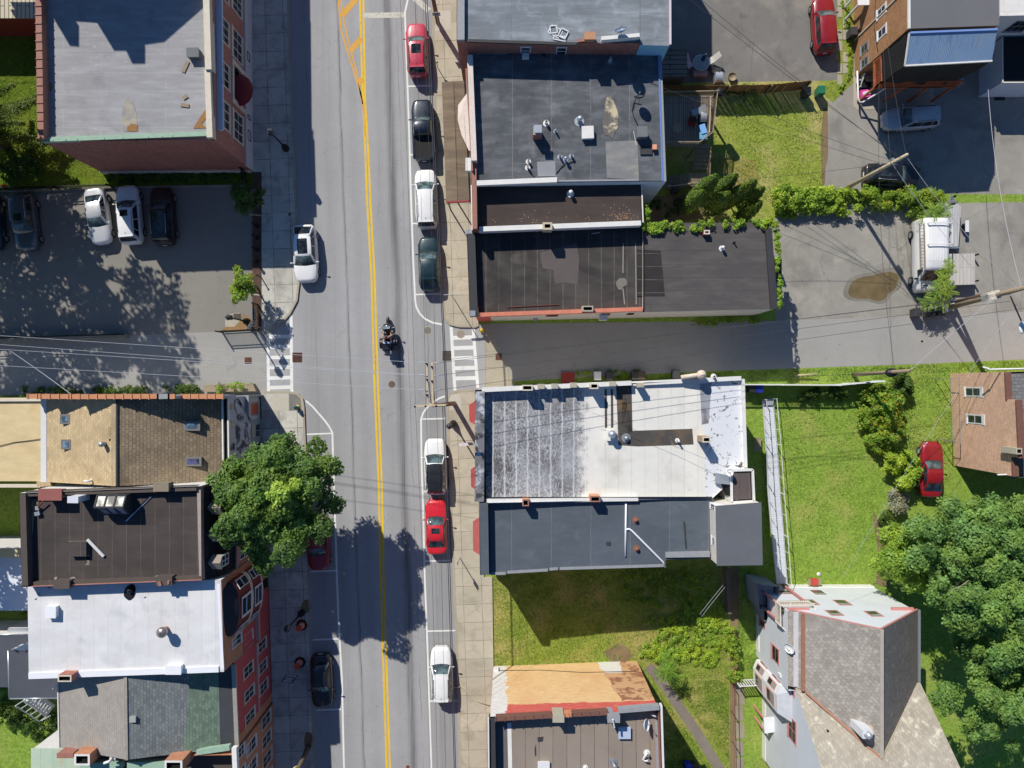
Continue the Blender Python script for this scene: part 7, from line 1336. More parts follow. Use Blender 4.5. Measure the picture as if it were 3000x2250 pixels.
# ================================================================ foliage
_C0 = C
def C(r, g, b, f=1.0): return _C0(r, g, b, f * 1.55)
def leaf_mesh(name, pts, nrm, size, m, parent=None, tint=None, aspect=.62, seed=1, jitter=.55, extra=None, kind=None):
    rng = np.random.default_rng(seed); n = len(pts); pts = np.asarray(pts, float); nrm = np.asarray(nrm, float) + rng.normal(0, jitter, (n, 3)); nrm /= np.linalg.norm(nrm, axis=1, keepdims=True) + 1e-9
    r = rng.normal(0, 1, (n, 3)); a = np.cross(nrm, r); a /= np.linalg.norm(a, axis=1, keepdims=True) + 1e-9; b = np.cross(nrm, a)
    s = size * rng.uniform(.65, 1.3, (n, 1)); bend = nrm * s * rng.uniform(-.18, .18, (n, 1))
    V = np.stack([pts - a * s, pts - b * s * aspect + bend, pts + a * s, pts + b * s * aspect + bend], 1).reshape(-1, 3)
    off = Vector((pts[:, 0].mean(), pts[:, 1].mean(), pts[:, 2].min())) if parent is None else root_loc(parent); V -= np.array(off)
    me = bpy.data.meshes.new(name); me.vertices.add(4 * n); me.vertices.foreach_set('co', V.astype(np.float32).ravel()); me.loops.add(4 * n); me.loops.foreach_set('vertex_index', np.arange(4 * n, dtype=np.int32)); me.polygons.add(n)
    me.polygons.foreach_set('loop_start', np.arange(0, 4 * n, 4, dtype=np.int32)); me.polygons.foreach_set('loop_total', np.full(n, 4, np.int32)); me.materials.append(m)
    at = me.attributes.new('tint', 'FLOAT', 'POINT'); tv = np.repeat(np.asarray(tint if tint is not None else np.full(n, .5), np.float32), 4); at.data.foreach_set('value', tv)
    me.update(calc_edges=True); me.validate(); o = bpy.data.objects.new(name, me); COL.objects.link(o)
    if parent is not None: o.parent = parent
    else: o.location = off
    if kind: o['kind'] = kind
    return o
def clump_points(clumps, per, seed, flat_=.8, up=.5, fill=.45):
    rng = np.random.default_rng(seed); P_, N_, T_ = [], [], []
    for (x, y, z, r) in clumps:
        k = max(12, int(per * (r ** 2))); d = rng.normal(0, 1, (k, 3)); d /= np.linalg.norm(d, axis=1, keepdims=True); d[:, 2] = np.where(d[:, 2] < -.25, -d[:, 2], d[:, 2])
        rr = r * rng.uniform(fill, 1.0, (k, 1)) ** .6; rr *= 1 + .22 * np.sin(5 * d[:, :1] + x) * np.sin(4 * d[:, 1:2] + y)
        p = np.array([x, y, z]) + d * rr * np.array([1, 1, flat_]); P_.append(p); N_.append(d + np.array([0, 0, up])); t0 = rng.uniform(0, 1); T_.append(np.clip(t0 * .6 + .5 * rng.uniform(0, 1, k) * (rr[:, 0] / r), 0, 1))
    return np.concatenate(P_), np.concatenate(N_), np.concatenate(T_)
L_maple = leafmat('maple_leaves', C(46, 70, 34, .8), C(104, 136, 62, .9), None); L_oak = leafmat('pale_maple_leaves', C(52, 84, 40, .6), C(118, 154, 80, .84), None); L_lime = leafmat('lime_leaves', C(60, 96, 28, .78), C(150, 178, 60, .9), C(190, 190, 76, .8)); L_con = leafmat('conifer_needles', C(34, 50, 22, .7), C(96, 116, 42, .9)); L_trump0 = leafmat('bright_broad_leaves', C(58, 92, 30, .8), C(136, 166, 62, .9)); L_thuja = leafmat('arborvitae_sprays', C(40, 62, 20, .45), C(112, 142, 46, .62), None, .08); L_hedge = leafmat('hedge_leaves', C(48, 78, 24, .8), C(134, 164, 50, .95), C(176, 92, 54, .9)); L_vine = leafmat('vine_leaves', C(58, 90, 26, .85), C(140, 170, 54, .95), C(190, 160, 50, .9)); L_trump = leafmat('trumpet_vine_leaves', C(46, 76, 24, .8), C(128, 158, 50, .95), C(224, 110, 48, 1)); L_dark = leafmat('dark_bush_leaves', C(30, 48, 20, .7), C(82, 108, 40, .9)); L_dead = leafmat('grey_twiggy_leaves', C(96, 98, 80, .8), C(150, 152, 130, .9)); L_suma = leafmat('pinnate_leaflets', C(72, 110, 36, .6), C(140, 170, 66, .7), None, .2)
C = _C0
m_bark = flat('bark', C(104, 92, 78, KB), .95, .3, scale=5); m_barkp = flat('pale_bark', C(160, 148, 130, KB), .95, .25, scale=5)
def tree(name, label, bx, by, crown, clumps, per, size, m, h_trunk, r_trunk, seed, cat='tree', group=None, limbs=7, **kw):
    t = thing(name, label, cat, (*Q(bx, by), 0), group); rr = random.Random(seed); x, y = Q(bx, by); mb = MB()
    cx, cy, cz = crown; mb.tube([(x, y, -.05), (x + .02, y, h_trunk * .4), (lerp(x, cx, .4), lerp(y, cy, .4), h_trunk)], [r_trunk * 1.25, r_trunk, r_trunk * .75], 10)
    top_ = Vector((lerp(x, cx, .4), lerp(y, cy, .4), h_trunk))
    for i in range(limbs):
        c = clumps[int(i * len(clumps) / limbs)]; e = Vector(c[:3]); mid = top_.lerp(e, .5) + Vector((rr.uniform(-.3, .3), rr.uniform(-.3, .3), .2)); mb.tube([top_, mid, e], [r_trunk * .55, r_trunk * .3, r_trunk * .1], 6)
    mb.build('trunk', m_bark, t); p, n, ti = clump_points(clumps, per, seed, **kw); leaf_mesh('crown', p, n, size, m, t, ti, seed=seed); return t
def crown_clumps(cx, cy, cz, rx, ry, rz, n, rmin, rmax, seed, lowcut=-.35):
    """cx,cy world centre; clumps spread through the crown's shell and inside"""
    rr = random.Random(seed); out = []
    while len(out) < n:
        a = rr.uniform(0, 6.283); u = rr.uniform(lowcut, 1); q = math.sqrt(max(0, 1 - u * u)); k = rr.uniform(.55, 1.0) if len(out) > n * .25 else rr.uniform(.1, .6)
        wob = 1 + .16 * math.sin(3 * a + seed) + .1 * math.sin(5 * a + 2 * seed); p = (cx + rx * q * math.cos(a) * k * wob, cy + ry * q * math.sin(a) * k * wob, cz + rz * u * k)
        r = rr.uniform(rmin, rmax)
        if all((p[0] - o[0]) ** 2 + (p[1] - o[1]) ** 2 + (p[2] - o[2]) ** 2 > (.38 * (r + o[3])) ** 2 for o in out) or rr.random() < .08: out.append((*p, r))
    return out
# big street maple
cx, cy = Q(*G(795, 1465, 8.3)); cl = crown_clumps(cx, cy, 7.9, 4.05, 4.25, 3.2, 84, .7, 1.25, 5)
for px, py, z, r_ in ((940, 1365, 8.2, .9), (968, 1362, 8.2, .8), (985, 1368, 8.1, .6), (960, 1470, 7.4, .9), (985, 1480, 7.2, .7), (640, 1450, 7.6, .9), (770, 1640, 7.4, .9), (775, 1665, 7.2, .6)): a = Q(*G(px, py, z)); cl.append((a[0], a[1], z, r_))
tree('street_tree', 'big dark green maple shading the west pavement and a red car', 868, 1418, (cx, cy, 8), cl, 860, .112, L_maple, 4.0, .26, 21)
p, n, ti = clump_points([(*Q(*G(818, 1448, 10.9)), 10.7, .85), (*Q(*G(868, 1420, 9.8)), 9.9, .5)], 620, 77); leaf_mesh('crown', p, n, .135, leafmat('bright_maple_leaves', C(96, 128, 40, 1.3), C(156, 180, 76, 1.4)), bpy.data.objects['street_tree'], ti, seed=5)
# large pale tree group at the right
specs = [(2868, 1600, 8.5, 4.2, 3.9, 3.2, 60, 31, 'broad pale green tree at the right edge below the red coupe'), (2905, 1745, 9.5, 4.4, 4.2, 3.6, 58, 32, 'tall pale green tree in the middle of the right hand clump'), (2960, 1990, 8.5, 4.4, 4.6, 3.4, 58, 33, 'pale green tree at the lower right beside the gabled house'), (2660, 1640, 5.0, 2.3, 2.6, 2.2, 26, 34, 'smaller bushy tree touching the lawn left of the pale tree clump'), (3115, 1545, 9.0, 3.6, 3.8, 3.2, 40, 35, 'pale tree mostly beyond the right edge of the photo')]
for px, py, z, rx, ry, rz, nn, sd, lb in specs:
    cx, cy = Q(*G(px, py, z)); cl = crown_clumps(cx, cy, z - .4, rx, ry, rz, int(nn * 1.25), .4, 1.25, sd); gx_, gy_ = G(px, py, z); tree('broadleaf_tree', lb, gx_ + 55, gy_ + 30, (cx, cy, z), cl, 640, .115, L_oak if sd != 34 else L_trump0, 3.0 if sd != 34 else 1.6, .3 if sd != 34 else .16, sd, group='trees at the lower right')
MB().tube([P(2770, 1735, 9), P(2815, 1718, 9.6), P(2838, 1700, 10)], [.08, .05, .02], 6).tube([P(2790, 1728, 9.2), P(2822, 1695, 9.9), P(2818, 1690, 10)], [.05, .03, .015], 5).build('bare_branch', m_barkp, bpy.data.objects['broadleaf_tree.001'])
# conifer at the left edge, and a tall tree beyond the frame that throws the dappled shade
x0, y0 = Q(5, 405); rr = random.Random(3); pts_, nr_, ti_ = [], [], []; mb = MB(); mb.tube([(x0, y0, 0), (x0 - .3, y0 + .1, 9), (x0 - .4, y0 + .1, 17)], [.32, .2, .04], 9); rng = np.random.default_rng(8)
for i in range(80):
    h = 1.6 + 14.6 * (i / 80) ** 1.0; a = i * 2.4 + rr.uniform(-.3, .3); Lb = (5.9 - .26 * h) * rr.uniform(.7, 1.1); d = np.array([math.cos(a), math.sin(a), -.12]); b0 = np.array([x0 - .02 * h, y0, h]); mb.tube([b0, b0 + d * Lb * .9], [.06, .015], 4)
    side = np.array([-d[1], d[0], 0]); k = int(190 * Lb)
    u = rng.uniform(.12, 1, k); w_ = rng.normal(0, .34, k) * Lb * .28 * (1.15 - u); q = b0 + np.outer(u * Lb, d) + np.outer(w_, side) + np.column_stack([np.zeros(k), np.zeros(k), rng.normal(0, .1, k) - .12 * np.abs(w_)]); pts_.append(q); nr_.append(np.tile([0, 0, 1.0], (k, 1)) + side * .2); ti_.append(np.clip(rng.uniform(0, .5, k) + .4 * u, 0, 1))
t_ = thing('conifer_tree', 'shaggy dark spruce at the left edge below the red garage', 'tree', (x0, y0, 0)); mb.build('trunk', m_bark, t_); leaf_mesh('crown', np.concatenate(pts_), np.concatenate(nr_), .12, L_con, t_, np.concatenate(ti_), aspect=.3, seed=4)
cx, cy = Q(-150, 640); cl = crown_clumps(cx, cy, 11.0, 7.2, 6.4, 4.4, 105, .7, 1.3, 41, -.8); tree('broadleaf_tree', 'tall tree just beyond the left edge casting dappled shade on the car park', -150, 640, (cx, cy, 11), cl, 80, .2, L_maple, 6.0, .35, 41)
cx, cy = Q(112, 470); cl = crown_clumps(cx, cy, 13.6, 4.8, 4.6, 3.4, 84, .6, 1.15, 42, -.8); tree('broadleaf_tree', 'tall tree behind the spruce whose crown leaves the frame at the upper left', 20, 430, (cx, cy, 13.6), cl, 80, .2, L_maple, 8.5, .3, 42)
cx, cy = Q(-60, 470); cl = crown_clumps(cx, cy, 8.0, 4.8, 4.6, 3.4, 76, .6, 1.15, 44, -.8); tree('broadleaf_tree', 'lower leafy tree beyond the left edge shading the grey car', -60, 470, (cx, cy, 8), cl, 75, .2, L_maple, 4.0, .3, 44)
cx, cy = Q(40, 1515); cl = crown_clumps(cx, cy, 9.2, 3.4, 3.6, 3.0, 22, .7, 1.2, 43, -.7); tree('broadleaf_tree', 'tree beyond the left edge dappling the white rear roof', -130, 1500, (cx - 1.8, cy, 9.2), cl, 230, .17, L_maple, 6.0, .3, 43)
# small street trees by the car park
for px, py, z, r, sd, lb, bx, by in ((722, 578, 2.6, 1.25, 51, 'small round tree in shade at the top of the brick strip', 752, 560), (716, 842, 2.7, 1.3, 52, 'small sunlit tree above the iron railing corner', 752, 838)):
    cx, cy = Q(*G(px, py, z)); cl = crown_clumps(cx, cy, z, r * .85, r * 1.05, r * .8, 24, .3, .5, sd); tree('small_tree', lb, bx, by, (cx, cy, z), cl, 900, .085, L_dark if sd == 51 else L_hedge, 1.3, .07, sd, limbs=5, group='small trees on the brick strip')
# arborvitae clump
for i, (px, py, h, r) in enumerate(((2100, 515, 7.2, .66), (2158, 512, 7.0, .62), (2180, 545, 6.8, .62), (2214, 530, 6.6, .6), (2238, 550, 6.2, .52), (2230, 592, 5.6, .54), (2136, 566, 6.2, .62), (2060, 562, 5.8, .68))):
    bx, by = G(px, py, h); x, y = Q(bx, by); rng = np.random.default_rng(60 + i); k = 5200; z = rng.uniform(.1, 1, k) ** .8 * h; th = rng.uniform(0, 6.283, k); prof = r * np.clip(np.sin(np.clip(z / h, .03, 1) ** .75 * math.pi * .97 + .06) ** .55, .08, 1.1)
    rad = prof * rng.uniform(.72, 1.06, k) * (1 + .16 * np.sin(5 * th + z * 3) * np.sin(z * 4 + i)); q = np.column_stack([x + rad * np.cos(th), y + rad * np.sin(th), z]); nn = np.column_stack([np.cos(th), np.sin(th), np.full(k, .55)])
    where = ('leftmost', 'tallest upper left', 'inner middle', 'upper right', 'rightmost upper', 'rightmost lower', 'lower middle', 'far lower left')[i]
    t_ = thing('arborvitae', f'{where} column of the arborvitae clump beside the yard', 'shrub', (x, y, 0), 'arborvitae columns'); leaf_mesh('foliage', q, nn, .075, L_thuja, t_, np.clip(rng.uniform(0, .6, k) + .4 * z / h, 0, 1), aspect=.45, seed=60 + i); MB().tube([(x, y, 0), (x, y, h * .8)], [.07, .02], 6).build('trunk', m_bark, t_)
# hedges, bushes and vines
def bushrow(name, label, cat, path, width, height, n, rmin, rmax, per, size, m, seed, group=None, kind=None):
    rr = random.Random(seed); cl = []; fl = .38 if kind else .8
    for i in range(int(n * 1.7)):
        u = rr.random() * (len(path) - 1); k = min(len(path) - 2, int(u)); f = u - k; px = lerp(path[k][0], path[k + 1][0], f); py = lerp(path[k][1], path[k + 1][1], f); x, y = Q(px, py); off = rr.uniform(-.5, .5) * width; dx, dy = path[k + 1][0] - path[k][0], path[k + 1][1] - path[k][1]; L = math.hypot(dx, dy) + 1e-6
        cl.append((x + off * dy / L, y + off * dx / L, height * rr.uniform(.25, .9) * (1 - .5 * abs(off) / (width / 2 + .01)), rr.uniform(rmin * .6, rmax * .9)))
    p, nn, ti = clump_points(cl, per * 1.1, seed, flat_=fl, fill=.2); p[:, 2] = np.abs(p[:, 2]) + .03; o = leaf_mesh(name, p, nn, size, m, None, ti, seed=seed); tag(o, label, cat, group, kind); return o
bushrow('hedge', 'bright leafy hedge between the yard and the puddle car park', 'hedge', [(2262, 592), (2340, 588), (2420, 594), (2500, 598)], 1.9, 1.7, 52, .35, .6, 700, .095, L_lime, 71); bushrow('hedge', 'mixed hedge with orange blooms below the black suv', 'hedge', [(2500, 588), (2580, 590), (2650, 590), (2735, 590)], 1.8, 1.7, 46, .35, .55, 700, .085, L_hedge, 72); bushrow('bush', 'leafy bush filling the hedge corner by the trailer', 'bush', [(2660, 612), (2700, 640)], 1.3, 1.3, 12, .3, .5, 700, .085, L_hedge, 73)
bushrow('hedge', 'dark ivy hedge along the shaded wall of the corner building', 'hedge', [(85, 1150), (280, 1148), (440, 1145)], .7, 1.1, 56, .25, .4, 900, .07, L_dark, 74); bushrow('hedge', 'dark ivy hedge between the grey wall door and the planter', 'hedge', [(488, 1143), (590, 1141)], .6, 1.1, 18, .25, .38, 900, .07, L_dark, 75); bushrow('planter_plants', 'sunlit mixed plants in the raised planter by the corner building', 'plant', [(635, 1139), (700, 1134), (745, 1132)], .5, 1.0, 22, .18, .34, 1100, .07, L_vine, 76)
bushrow('vine', 'vines spilling over the north edge of the long dark roof', 'vine', [(1886, 668), (1990, 672), (2080, 668), (2180, 662), (2268, 660)], .7, 11.0, 0, .2, .3, 900, .07, L_vine, 77) if False else None
def vine(label, pts, z0, z1, n, r, per, seed, size=.085, m=L_vine, cat='vine', name='vine', side=.35):
    rr = random.Random(seed); cl = []
    for i in range(n):
        u = rr.random() * (len(pts) - 1); k = min(len(pts) - 2, int(u)); f = u - k; px = lerp(pts[k][0], pts[k + 1][0], f); py = lerp(pts[k][1], pts[k + 1][1], f); z = z1 if rr.random() < .6 else rr.uniform(z0, z1); x, y = Qh(px, py, z1); cl.append((x + rr.uniform(-side, side), y + rr.uniform(-side, side), z + rr.uniform(-.05, .2), r * rr.uniform(.6, 1.2)))
    p, nn, ti = clump_points(cl, per, seed); tag(leaf_mesh(name, p, nn, size, m, None, ti, seed=seed), label, cat)
vine('green vines spilling over the north edge of the long dark roof', [(1884, 668), (1930, 668), (2000, 664), (2100, 660), (2200, 656), (2268, 652)], .5, 5.3, 90, .3, 900, 78, side=.28); vine('vines hanging down the rear east edge of the long dark roof', [(2272, 655), (2276, 720), (2280, 800), (2283, 880), (2282, 905)], .4, 5.15, 62, .2, 1000, 79, side=.1); vine('vine climbing the corner between the narrow brown roof and the long roof', [(1886, 600), (1892, 640), (1884, 672)], .4, 5.3, 14, .28, 900, 80, side=.15)
bushrow('bush', 'large trumpet vine thicket with orange flowers on the lawn', 'bush', [(2590, 1150), (2550, 1190), (2560, 1250), (2590, 1290)], 2.9, 2.6, 70, .4, .7, 560, .1, L_trump, 81); bushrow('bush', 'dark leafy shrub growing round the base of the fallen looking pole', 'bush', [(2612, 1098), (2640, 1130), (2630, 1160)], 1.1, 1.8, 16, .35, .5, 600, .1, L_dark, 82); bushrow('bush', 'bright lime shrub leaning over the red coupe', 'bush', [(2575, 1340), (2620, 1350), (2660, 1380), (2610, 1400)], 2.0, 2.3, 42, .4, .62, 560, .1, L_lime, 83); bushrow('bush', 'grey twiggy bush between the lime shrub and the big trees', 'bush', [(2600, 1465), (2640, 1480)], 1.6, 1.4, 16, .4, .6, 420, .08, L_dead, 84); bushrow('bush', 'dark low bush at the edge of the lawn under the twiggy bush', 'bush', [(2580, 1500), (2600, 1540)], 1.0, 1.1, 10, .35, .5, 560, .09, L_dark, 85)
bushrow('bush', 'flowering bush beside the white fence in shade', 'bush', [(2340, 1165), (2400, 1155), (2480, 1150)], .9, 1.0, 16, .25, .45, 700, .08, L_dark, 86)
bushrow('bush', 'bush with yellow leaves beside the shaded stair of the deck', 'bush', [(2120, 268), (2160, 268), (2200, 270)], .7, .8, 10, .25, .4, 700, .08, L_dark, 87)
bushrow('hedge', 'overgrown hedge row on the east side of the vacant lot', 'hedge', [(2138, 1820), (2142, 1880), (2146, 1960), (2148, 1990)], .7, 1.3, 30, .25, .42, 800, .08, L_hedge, 88)
for i, (pth, wd, n_, sd, lb) in enumerate((([(1910, 1860), (1990, 1850), (2060, 1840), (2120, 1835)], 3.2, 90, 89, 'dense bright weeds along the south side of the vacant lot'), ([(1830, 1700), (1950, 1720), (2080, 1720)], 3.4, 60, 90, 'shaded weeds in the middle of the vacant lot'), ([(2000, 1780), (2080, 1790), (2125, 1900)], 2.0, 40, 91, 'tall weeds beside the overgrown hedge row'), ([(1880, 1900), (1960, 1920), (2100, 1930)], 1.2, 44, 92, 'thick weeds at the head of the curved path'))):
    bushrow('weeds', lb, 'weeds', pth, wd, .28, n_, .18, .42, 620, .075, L_lime if i != 1 else L_hedge, sd, kind='stuff')
bushrow('weeds', 'weeds growing in the strip along the long building wall', 'weeds', [(2020, 945), (2100, 940), (2220, 935)], .5, .4, 18, .18, .3, 800, .075, L_hedge, 93, kind='stuff'); bushrow('weeds', 'weeds between the bins north of the white roof', 'weeds', [(1690, 1100), (1800, 1098), (1905, 1092)], .6, .4, 26, .16, .3, 800, .07, L_hedge, 94, kind='stuff'); bushrow('weeds', 'weeds along the slab path by the orange brick house', 'weeds', [(2474, 0), (2486, 120), (2490, 215), (2455, 275)], .5, .2, 30, .12, .24, 900, .06, L_lime, 95, kind='stuff')
bushrow('ground_ivy', 'ground cover below the brick building at the shaded car park', 'ground cover', [(315, 522), (450, 518), (600, 515), (720, 512)], .9, .3, 60, .2, .34, 560, .08, L_dark, 96, kind='stuff'); bushrow('weeds', 'weeds at the end of the yard by the low wall', 'weeds', [(2285, 628), (2330, 625)], .8, .2, 10, .15, .3, 700, .07, L_lime, 97, kind='stuff'); bushrow('weeds', 'mixed weeds at the foot of the arborvitae', 'weeds', [(1900, 600), (1960, 620), (2010, 600)], 1.2, .4, 14, .2, .35, 600, .08, L_dark, 98, kind='stuff'); bushrow('bush', 'leafy bush beside the spruce at the left edge', 'bush', [(20, 480), (90, 500), (130, 460)], 1.6, 1.2, 16, .3, .5, 560, .09, L_dark, 99); bushrow('bush', 'sunlit creeper beside the red garage', 'bush', [(148, 70), (160, 40), (165, 60)], .5, 2.2, 9, .25, .4, 700, .08, L_lime, 100); bushrow('bush', 'dark bush behind the white stair at the left edge', 'bush', [(150, 1990), (220, 2010), (260, 2030)], 1.8, 1.5, 22, .35, .55, 560, .09, L_dark, 101); bushrow('bush', 'dark overgrown thicket in the bottom left corner', 'bush', [(10, 2050), (80, 2070), (150, 2120), (200, 2150)], 3.0, 1.8, 40, .35, .6, 560, .09, L_dark, 103); bushrow('bush', 'bush in the gap left of the white roof', 'bush', [(60, 1770), (150, 1790)], 1.0, 1.2, 9, .3, .45, 560, .09, L_hedge, 102)
# tufts of longer grass standing in the lawns
def tufts(label, poly, n, m, seed, size=.062):
    rng = np.random.default_rng(seed); a = np.array(poly, float); q = rng.uniform(a.min(0), a.max(0), (n * 2, 2)); ins = np.zeros(len(q), bool); j = len(a) - 1
    for i in range(len(a)): c_ = ((a[i, 1] > q[:, 1]) != (a[j, 1] > q[:, 1])) & (q[:, 0] < (a[j, 0] - a[i, 0]) * (q[:, 1] - a[i, 1]) / (a[j, 1] - a[i, 1] + 1e-9) + a[i, 0]); ins ^= c_; j = i
    q = q[ins][:n]; w_ = np.sin(q[:, 0] * .05 + np.sin(q[:, 1] * .04) * 2) * np.sin(q[:, 1] * .06 + 1) + rng.normal(0, .5, len(q)); q = q[w_ > -.25]
    p = np.column_stack([(q[:, 0] - 1500) / PPM, (1125 - q[:, 1]) / PPM, rng.uniform(.02, .09, len(q))]); tag(leaf_mesh('grass', p, np.tile([0, 0, .6], (len(p), 1)), size, m, None, rng.uniform(0, 1, len(p)), aspect=.35, seed=seed, jitter=.7), label, 'grass', None, 'stuff')
L_gr = leafmat('grass_blades', C(100, 138, 50, .78), C(152, 180, 78, .95), C(186, 180, 110, .8), .25); L_grd = leafmat('rank_grass_blades', C(80, 122, 42, .74), C(142, 174, 66, .9), None, .25)
tufts('longer grass on the big lawn east of the ramp', [(2290, 1165), (2540, 1165), (2600, 1500), (2590, 1712), (2320, 1712)], 9000, L_gr, 301); tufts('rough grass of the vacant lot', [(1445, 1685), (2110, 1660), (2130, 1990), (1870, 1990), (1850, 1932), (1446, 1952)], 15000, L_grd, 302); tufts('grass of the yard behind the timber deck', [(2085, 300), (2410, 300), (2412, 570), (2200, 590), (2085, 520)], 6000, L_gr, 303); tufts('grass right of the curved path at the bottom', [(1968, 1995), (2135, 1990), (2135, 2225), (2080, 2160), (2030, 2085)], 5500, L_grd, 304); tufts('grass left of the curved path at the bottom', [(1880, 1985), (1905, 1990), (1980, 2095), (2085, 2250), (1900, 2250)], 5000, L_grd, 309); tufts('grass verge along the east side street', [(1760, 1105), (2330, 1082), (3000, 1056), (3000, 1085), (2640, 1095), (2560, 1116), (2190, 1122)], 7000, L_grd, 305); tufts('grass around the red coupe', [(2600, 1100), (2780, 1095), (2795, 1370), (2760, 1480), (2690, 1480)], 7000, L_gr, 306); tufts('grass between the ramp and the brown board fence', [(2160, 1660), (2215, 1660), (2222, 2000), (2160, 2000)], 3500, L_grd, 307); tufts('shaded grass at the left edge below the garage', [(0, 150), (290, 150), (310, 500), (0, 545)], 7000, L_grd, 308)
# pinnate leaved saplings (tree of heaven)
def frond_plant(name, label, whorls, seed, m=L_suma, lsize=.12):
    rr = random.Random(seed); pts, nr, ti, dirs = [], [], [], []
    x0 = sum(w_[0] for w_ in whorls) / len(whorls); y0 = sum(w_[1] for w_ in whorls) / len(whorls); t_ = thing(name, label, 'sapling', (x0, y0, 0)); st = MB(); V, F = [], []
    lf = MB()
    for (x, y, z, L, nf) in whorls:
        st.tube([(x + rr.uniform(-.2, .2), y + rr.uniform(-.2, .2), 0), (x, y, z)], [.05, .02], 6)
        for i in range(nf):
            a = i * 6.283 / nf + rr.uniform(-.25, .25); l = L * rr.uniform(.75, 1.15); droop = rr.uniform(.25, .6); rise = rr.uniform(.1, .5); npair = 10
            c = Vector((math.cos(a), math.sin(a), 0)); s_ = Vector((-c.y, c.x, 0))
            for k in range(1, npair + 1):
                u = k / npair; b_ = Vector((x, y, z)) + c * (l * u) + Vector((0, 0, rise * u * l - droop * l * u * u))
                for sg in (-1, 1):
                    ll = l * .24 * (1 - .5 * abs(u - .45)) * rr.uniform(.85, 1.15); w2 = ll * .46; d = (s_ * sg + c * .35).normalized(); e = d.cross(Vector((0, 0, 1))); dn = Vector((0, 0, -.22 * ll))
                    lf.add([b_, b_ + d * ll * .45 + e * w2 * .5, b_ + d * ll + dn, b_ + d * ll * .45 - e * w2 * .5], [[0, 1, 2, 3]])
    o = lf.build('foliage', m, t_, False); at = o.data.attributes.new('tint', 'FLOAT', 'POINT'); at.data.foreach_set('value', [rr.uniform(.2, 1) for _ in range(len(o.data.vertices))]); st.build('stem', m_bark, t_); return t_
def WQ(l): return [(*Qh(px, py, z), z, L, n) for px, py, z, L, n in l]
frond_plant('sapling', 'feathery leaved saplings covering the front corner of the white van', WQ([(2760, 760, 2.0, .8, 9), (2775, 790, 2.2, .8, 9), (2765, 820, 2.4, .85, 10), (2750, 850, 2.4, .85, 10), (2775, 855, 2.2, .8, 9), (2735, 880, 2.0, .85, 9), (2765, 885, 1.8, .8, 9), (2712, 890, 1.7, .7, 8), (2780, 775, 2.5, .7, 8)]), 111); frond_plant('sapling', 'feathery leaved saplings over the end of the hedge by the trailer', WQ([(2745, 630, 2.2, .95, 10), (2765, 610, 2.0, .9, 9), (2725, 645, 2.0, .9, 9), (2755, 655, 1.8, .85, 9), (2735, 615, 2.3, .8, 8), (2768, 700, 1.6, .5, 7), (2675, 565, 2.0, .6, 8), (2735, 560, 1.7, .5, 7)]), 112); frond_plant('sapling', 'feathery leaved sapling overhanging the curved path in the vacant lot', WQ([(1958, 1965, 2.6, .95, 10), (1950, 1930, 2.0, .75, 9), (1975, 1985, 1.9, .8, 9), (1945, 1975, 1.8, .8, 9)]), 113, leafmat('darker_pinnate', C(56, 90, 30, 1.3), C(118, 154, 54, 1.4)))
frond_plant('potted_palm', 'dark palm like plant at the left end of the raised planter', WQ([(645, 1134, .9, .42, 9)]), 114, L_dark)
# ================================================================ poles and wires
m_pole = flat('old_pole_wood', C(150, 132, 108, KB), .9, .28, scale=6); m_pole2 = flat('pale_pole_wood', C(196, 178, 148, KB), .9, .25, scale=6)
m_wire = flat('overhead_wire', C(66, 66, 70), .6, .15); m_wirel = flat('bright_wire', C(176, 178, 184), .5, .1)
def pole(label, g, top, h, r=.17, m=m_pole):
    t = thing('utility_pole', label, 'utility pole', (*Q(*g), 0)); b_ = Vector((*Q(*g), -.1)); q = P(*top, h); MB().tube([b_, b_.lerp(q, .5), q], [r, r * .88, r * .72], 10).build('shaft', m, t); return t
t = pole('wooden utility pole with long crossarms above the east pavement corner', (1331, 1182), (1268, 1187), 11.2, .2)
z = 11.0
for nm, px in (('a', 1251), ('b', 1266)): MB().bar(P(px, 1061, z), P(px + 2, 1187, z), .13, .14).build('crossarm', m_pole2, t)
MB().bar(P(1216, 1190, z + .16), P(1311, 1186, z + .16), .13, .14).build('crossarm', m_pole2, t)
for px, py in ((1251, 1066), (1252, 1112), (1252, 1157), (1266, 1075), (1267, 1117), (1217, 1191), (1248, 1190), (1279, 1189), (1310, 1187)): MB().cyl(Qh(px, py, z), .07, z + .05, z + .32, 8).build('insulator', m_dark, t)
for i, y in enumerate((1062, 1099, 1142)):
    mb = MB().tube([P(1226, y, z), P(1238, y - 1, z + .1), P(1252, y + 4, z + .1)], .035, 5).tube([P(1268, y + 2, z), P(1291, y, z)], .035, 5); mb.build('bracket_line', m_wirel, t)
MB().tube([P(1256, 1120, z), P(1264, 1186, 9.4)], .04, 5).tube([P(1269, 1130, z), P(1275, 1186, 9.4)], .04, 5).build('brace', m_galv, t)
pole('tall brown utility pole at the top edge beside the small parking sign', (1284, 70), (1235, -170), 11, .18, flat('brown_pole_wood', C(120, 96, 78, KB), .9, .25, scale=6))
t = pole('leaning bare wooden utility pole over the black suv', (2478, 552), (2658, 453), 8.9, .17, m_pole2); MB().bar(P(2606, 476, 6.4), P(2618, 468, 6.9), .3, .2).build('bracket', m_galv, t)
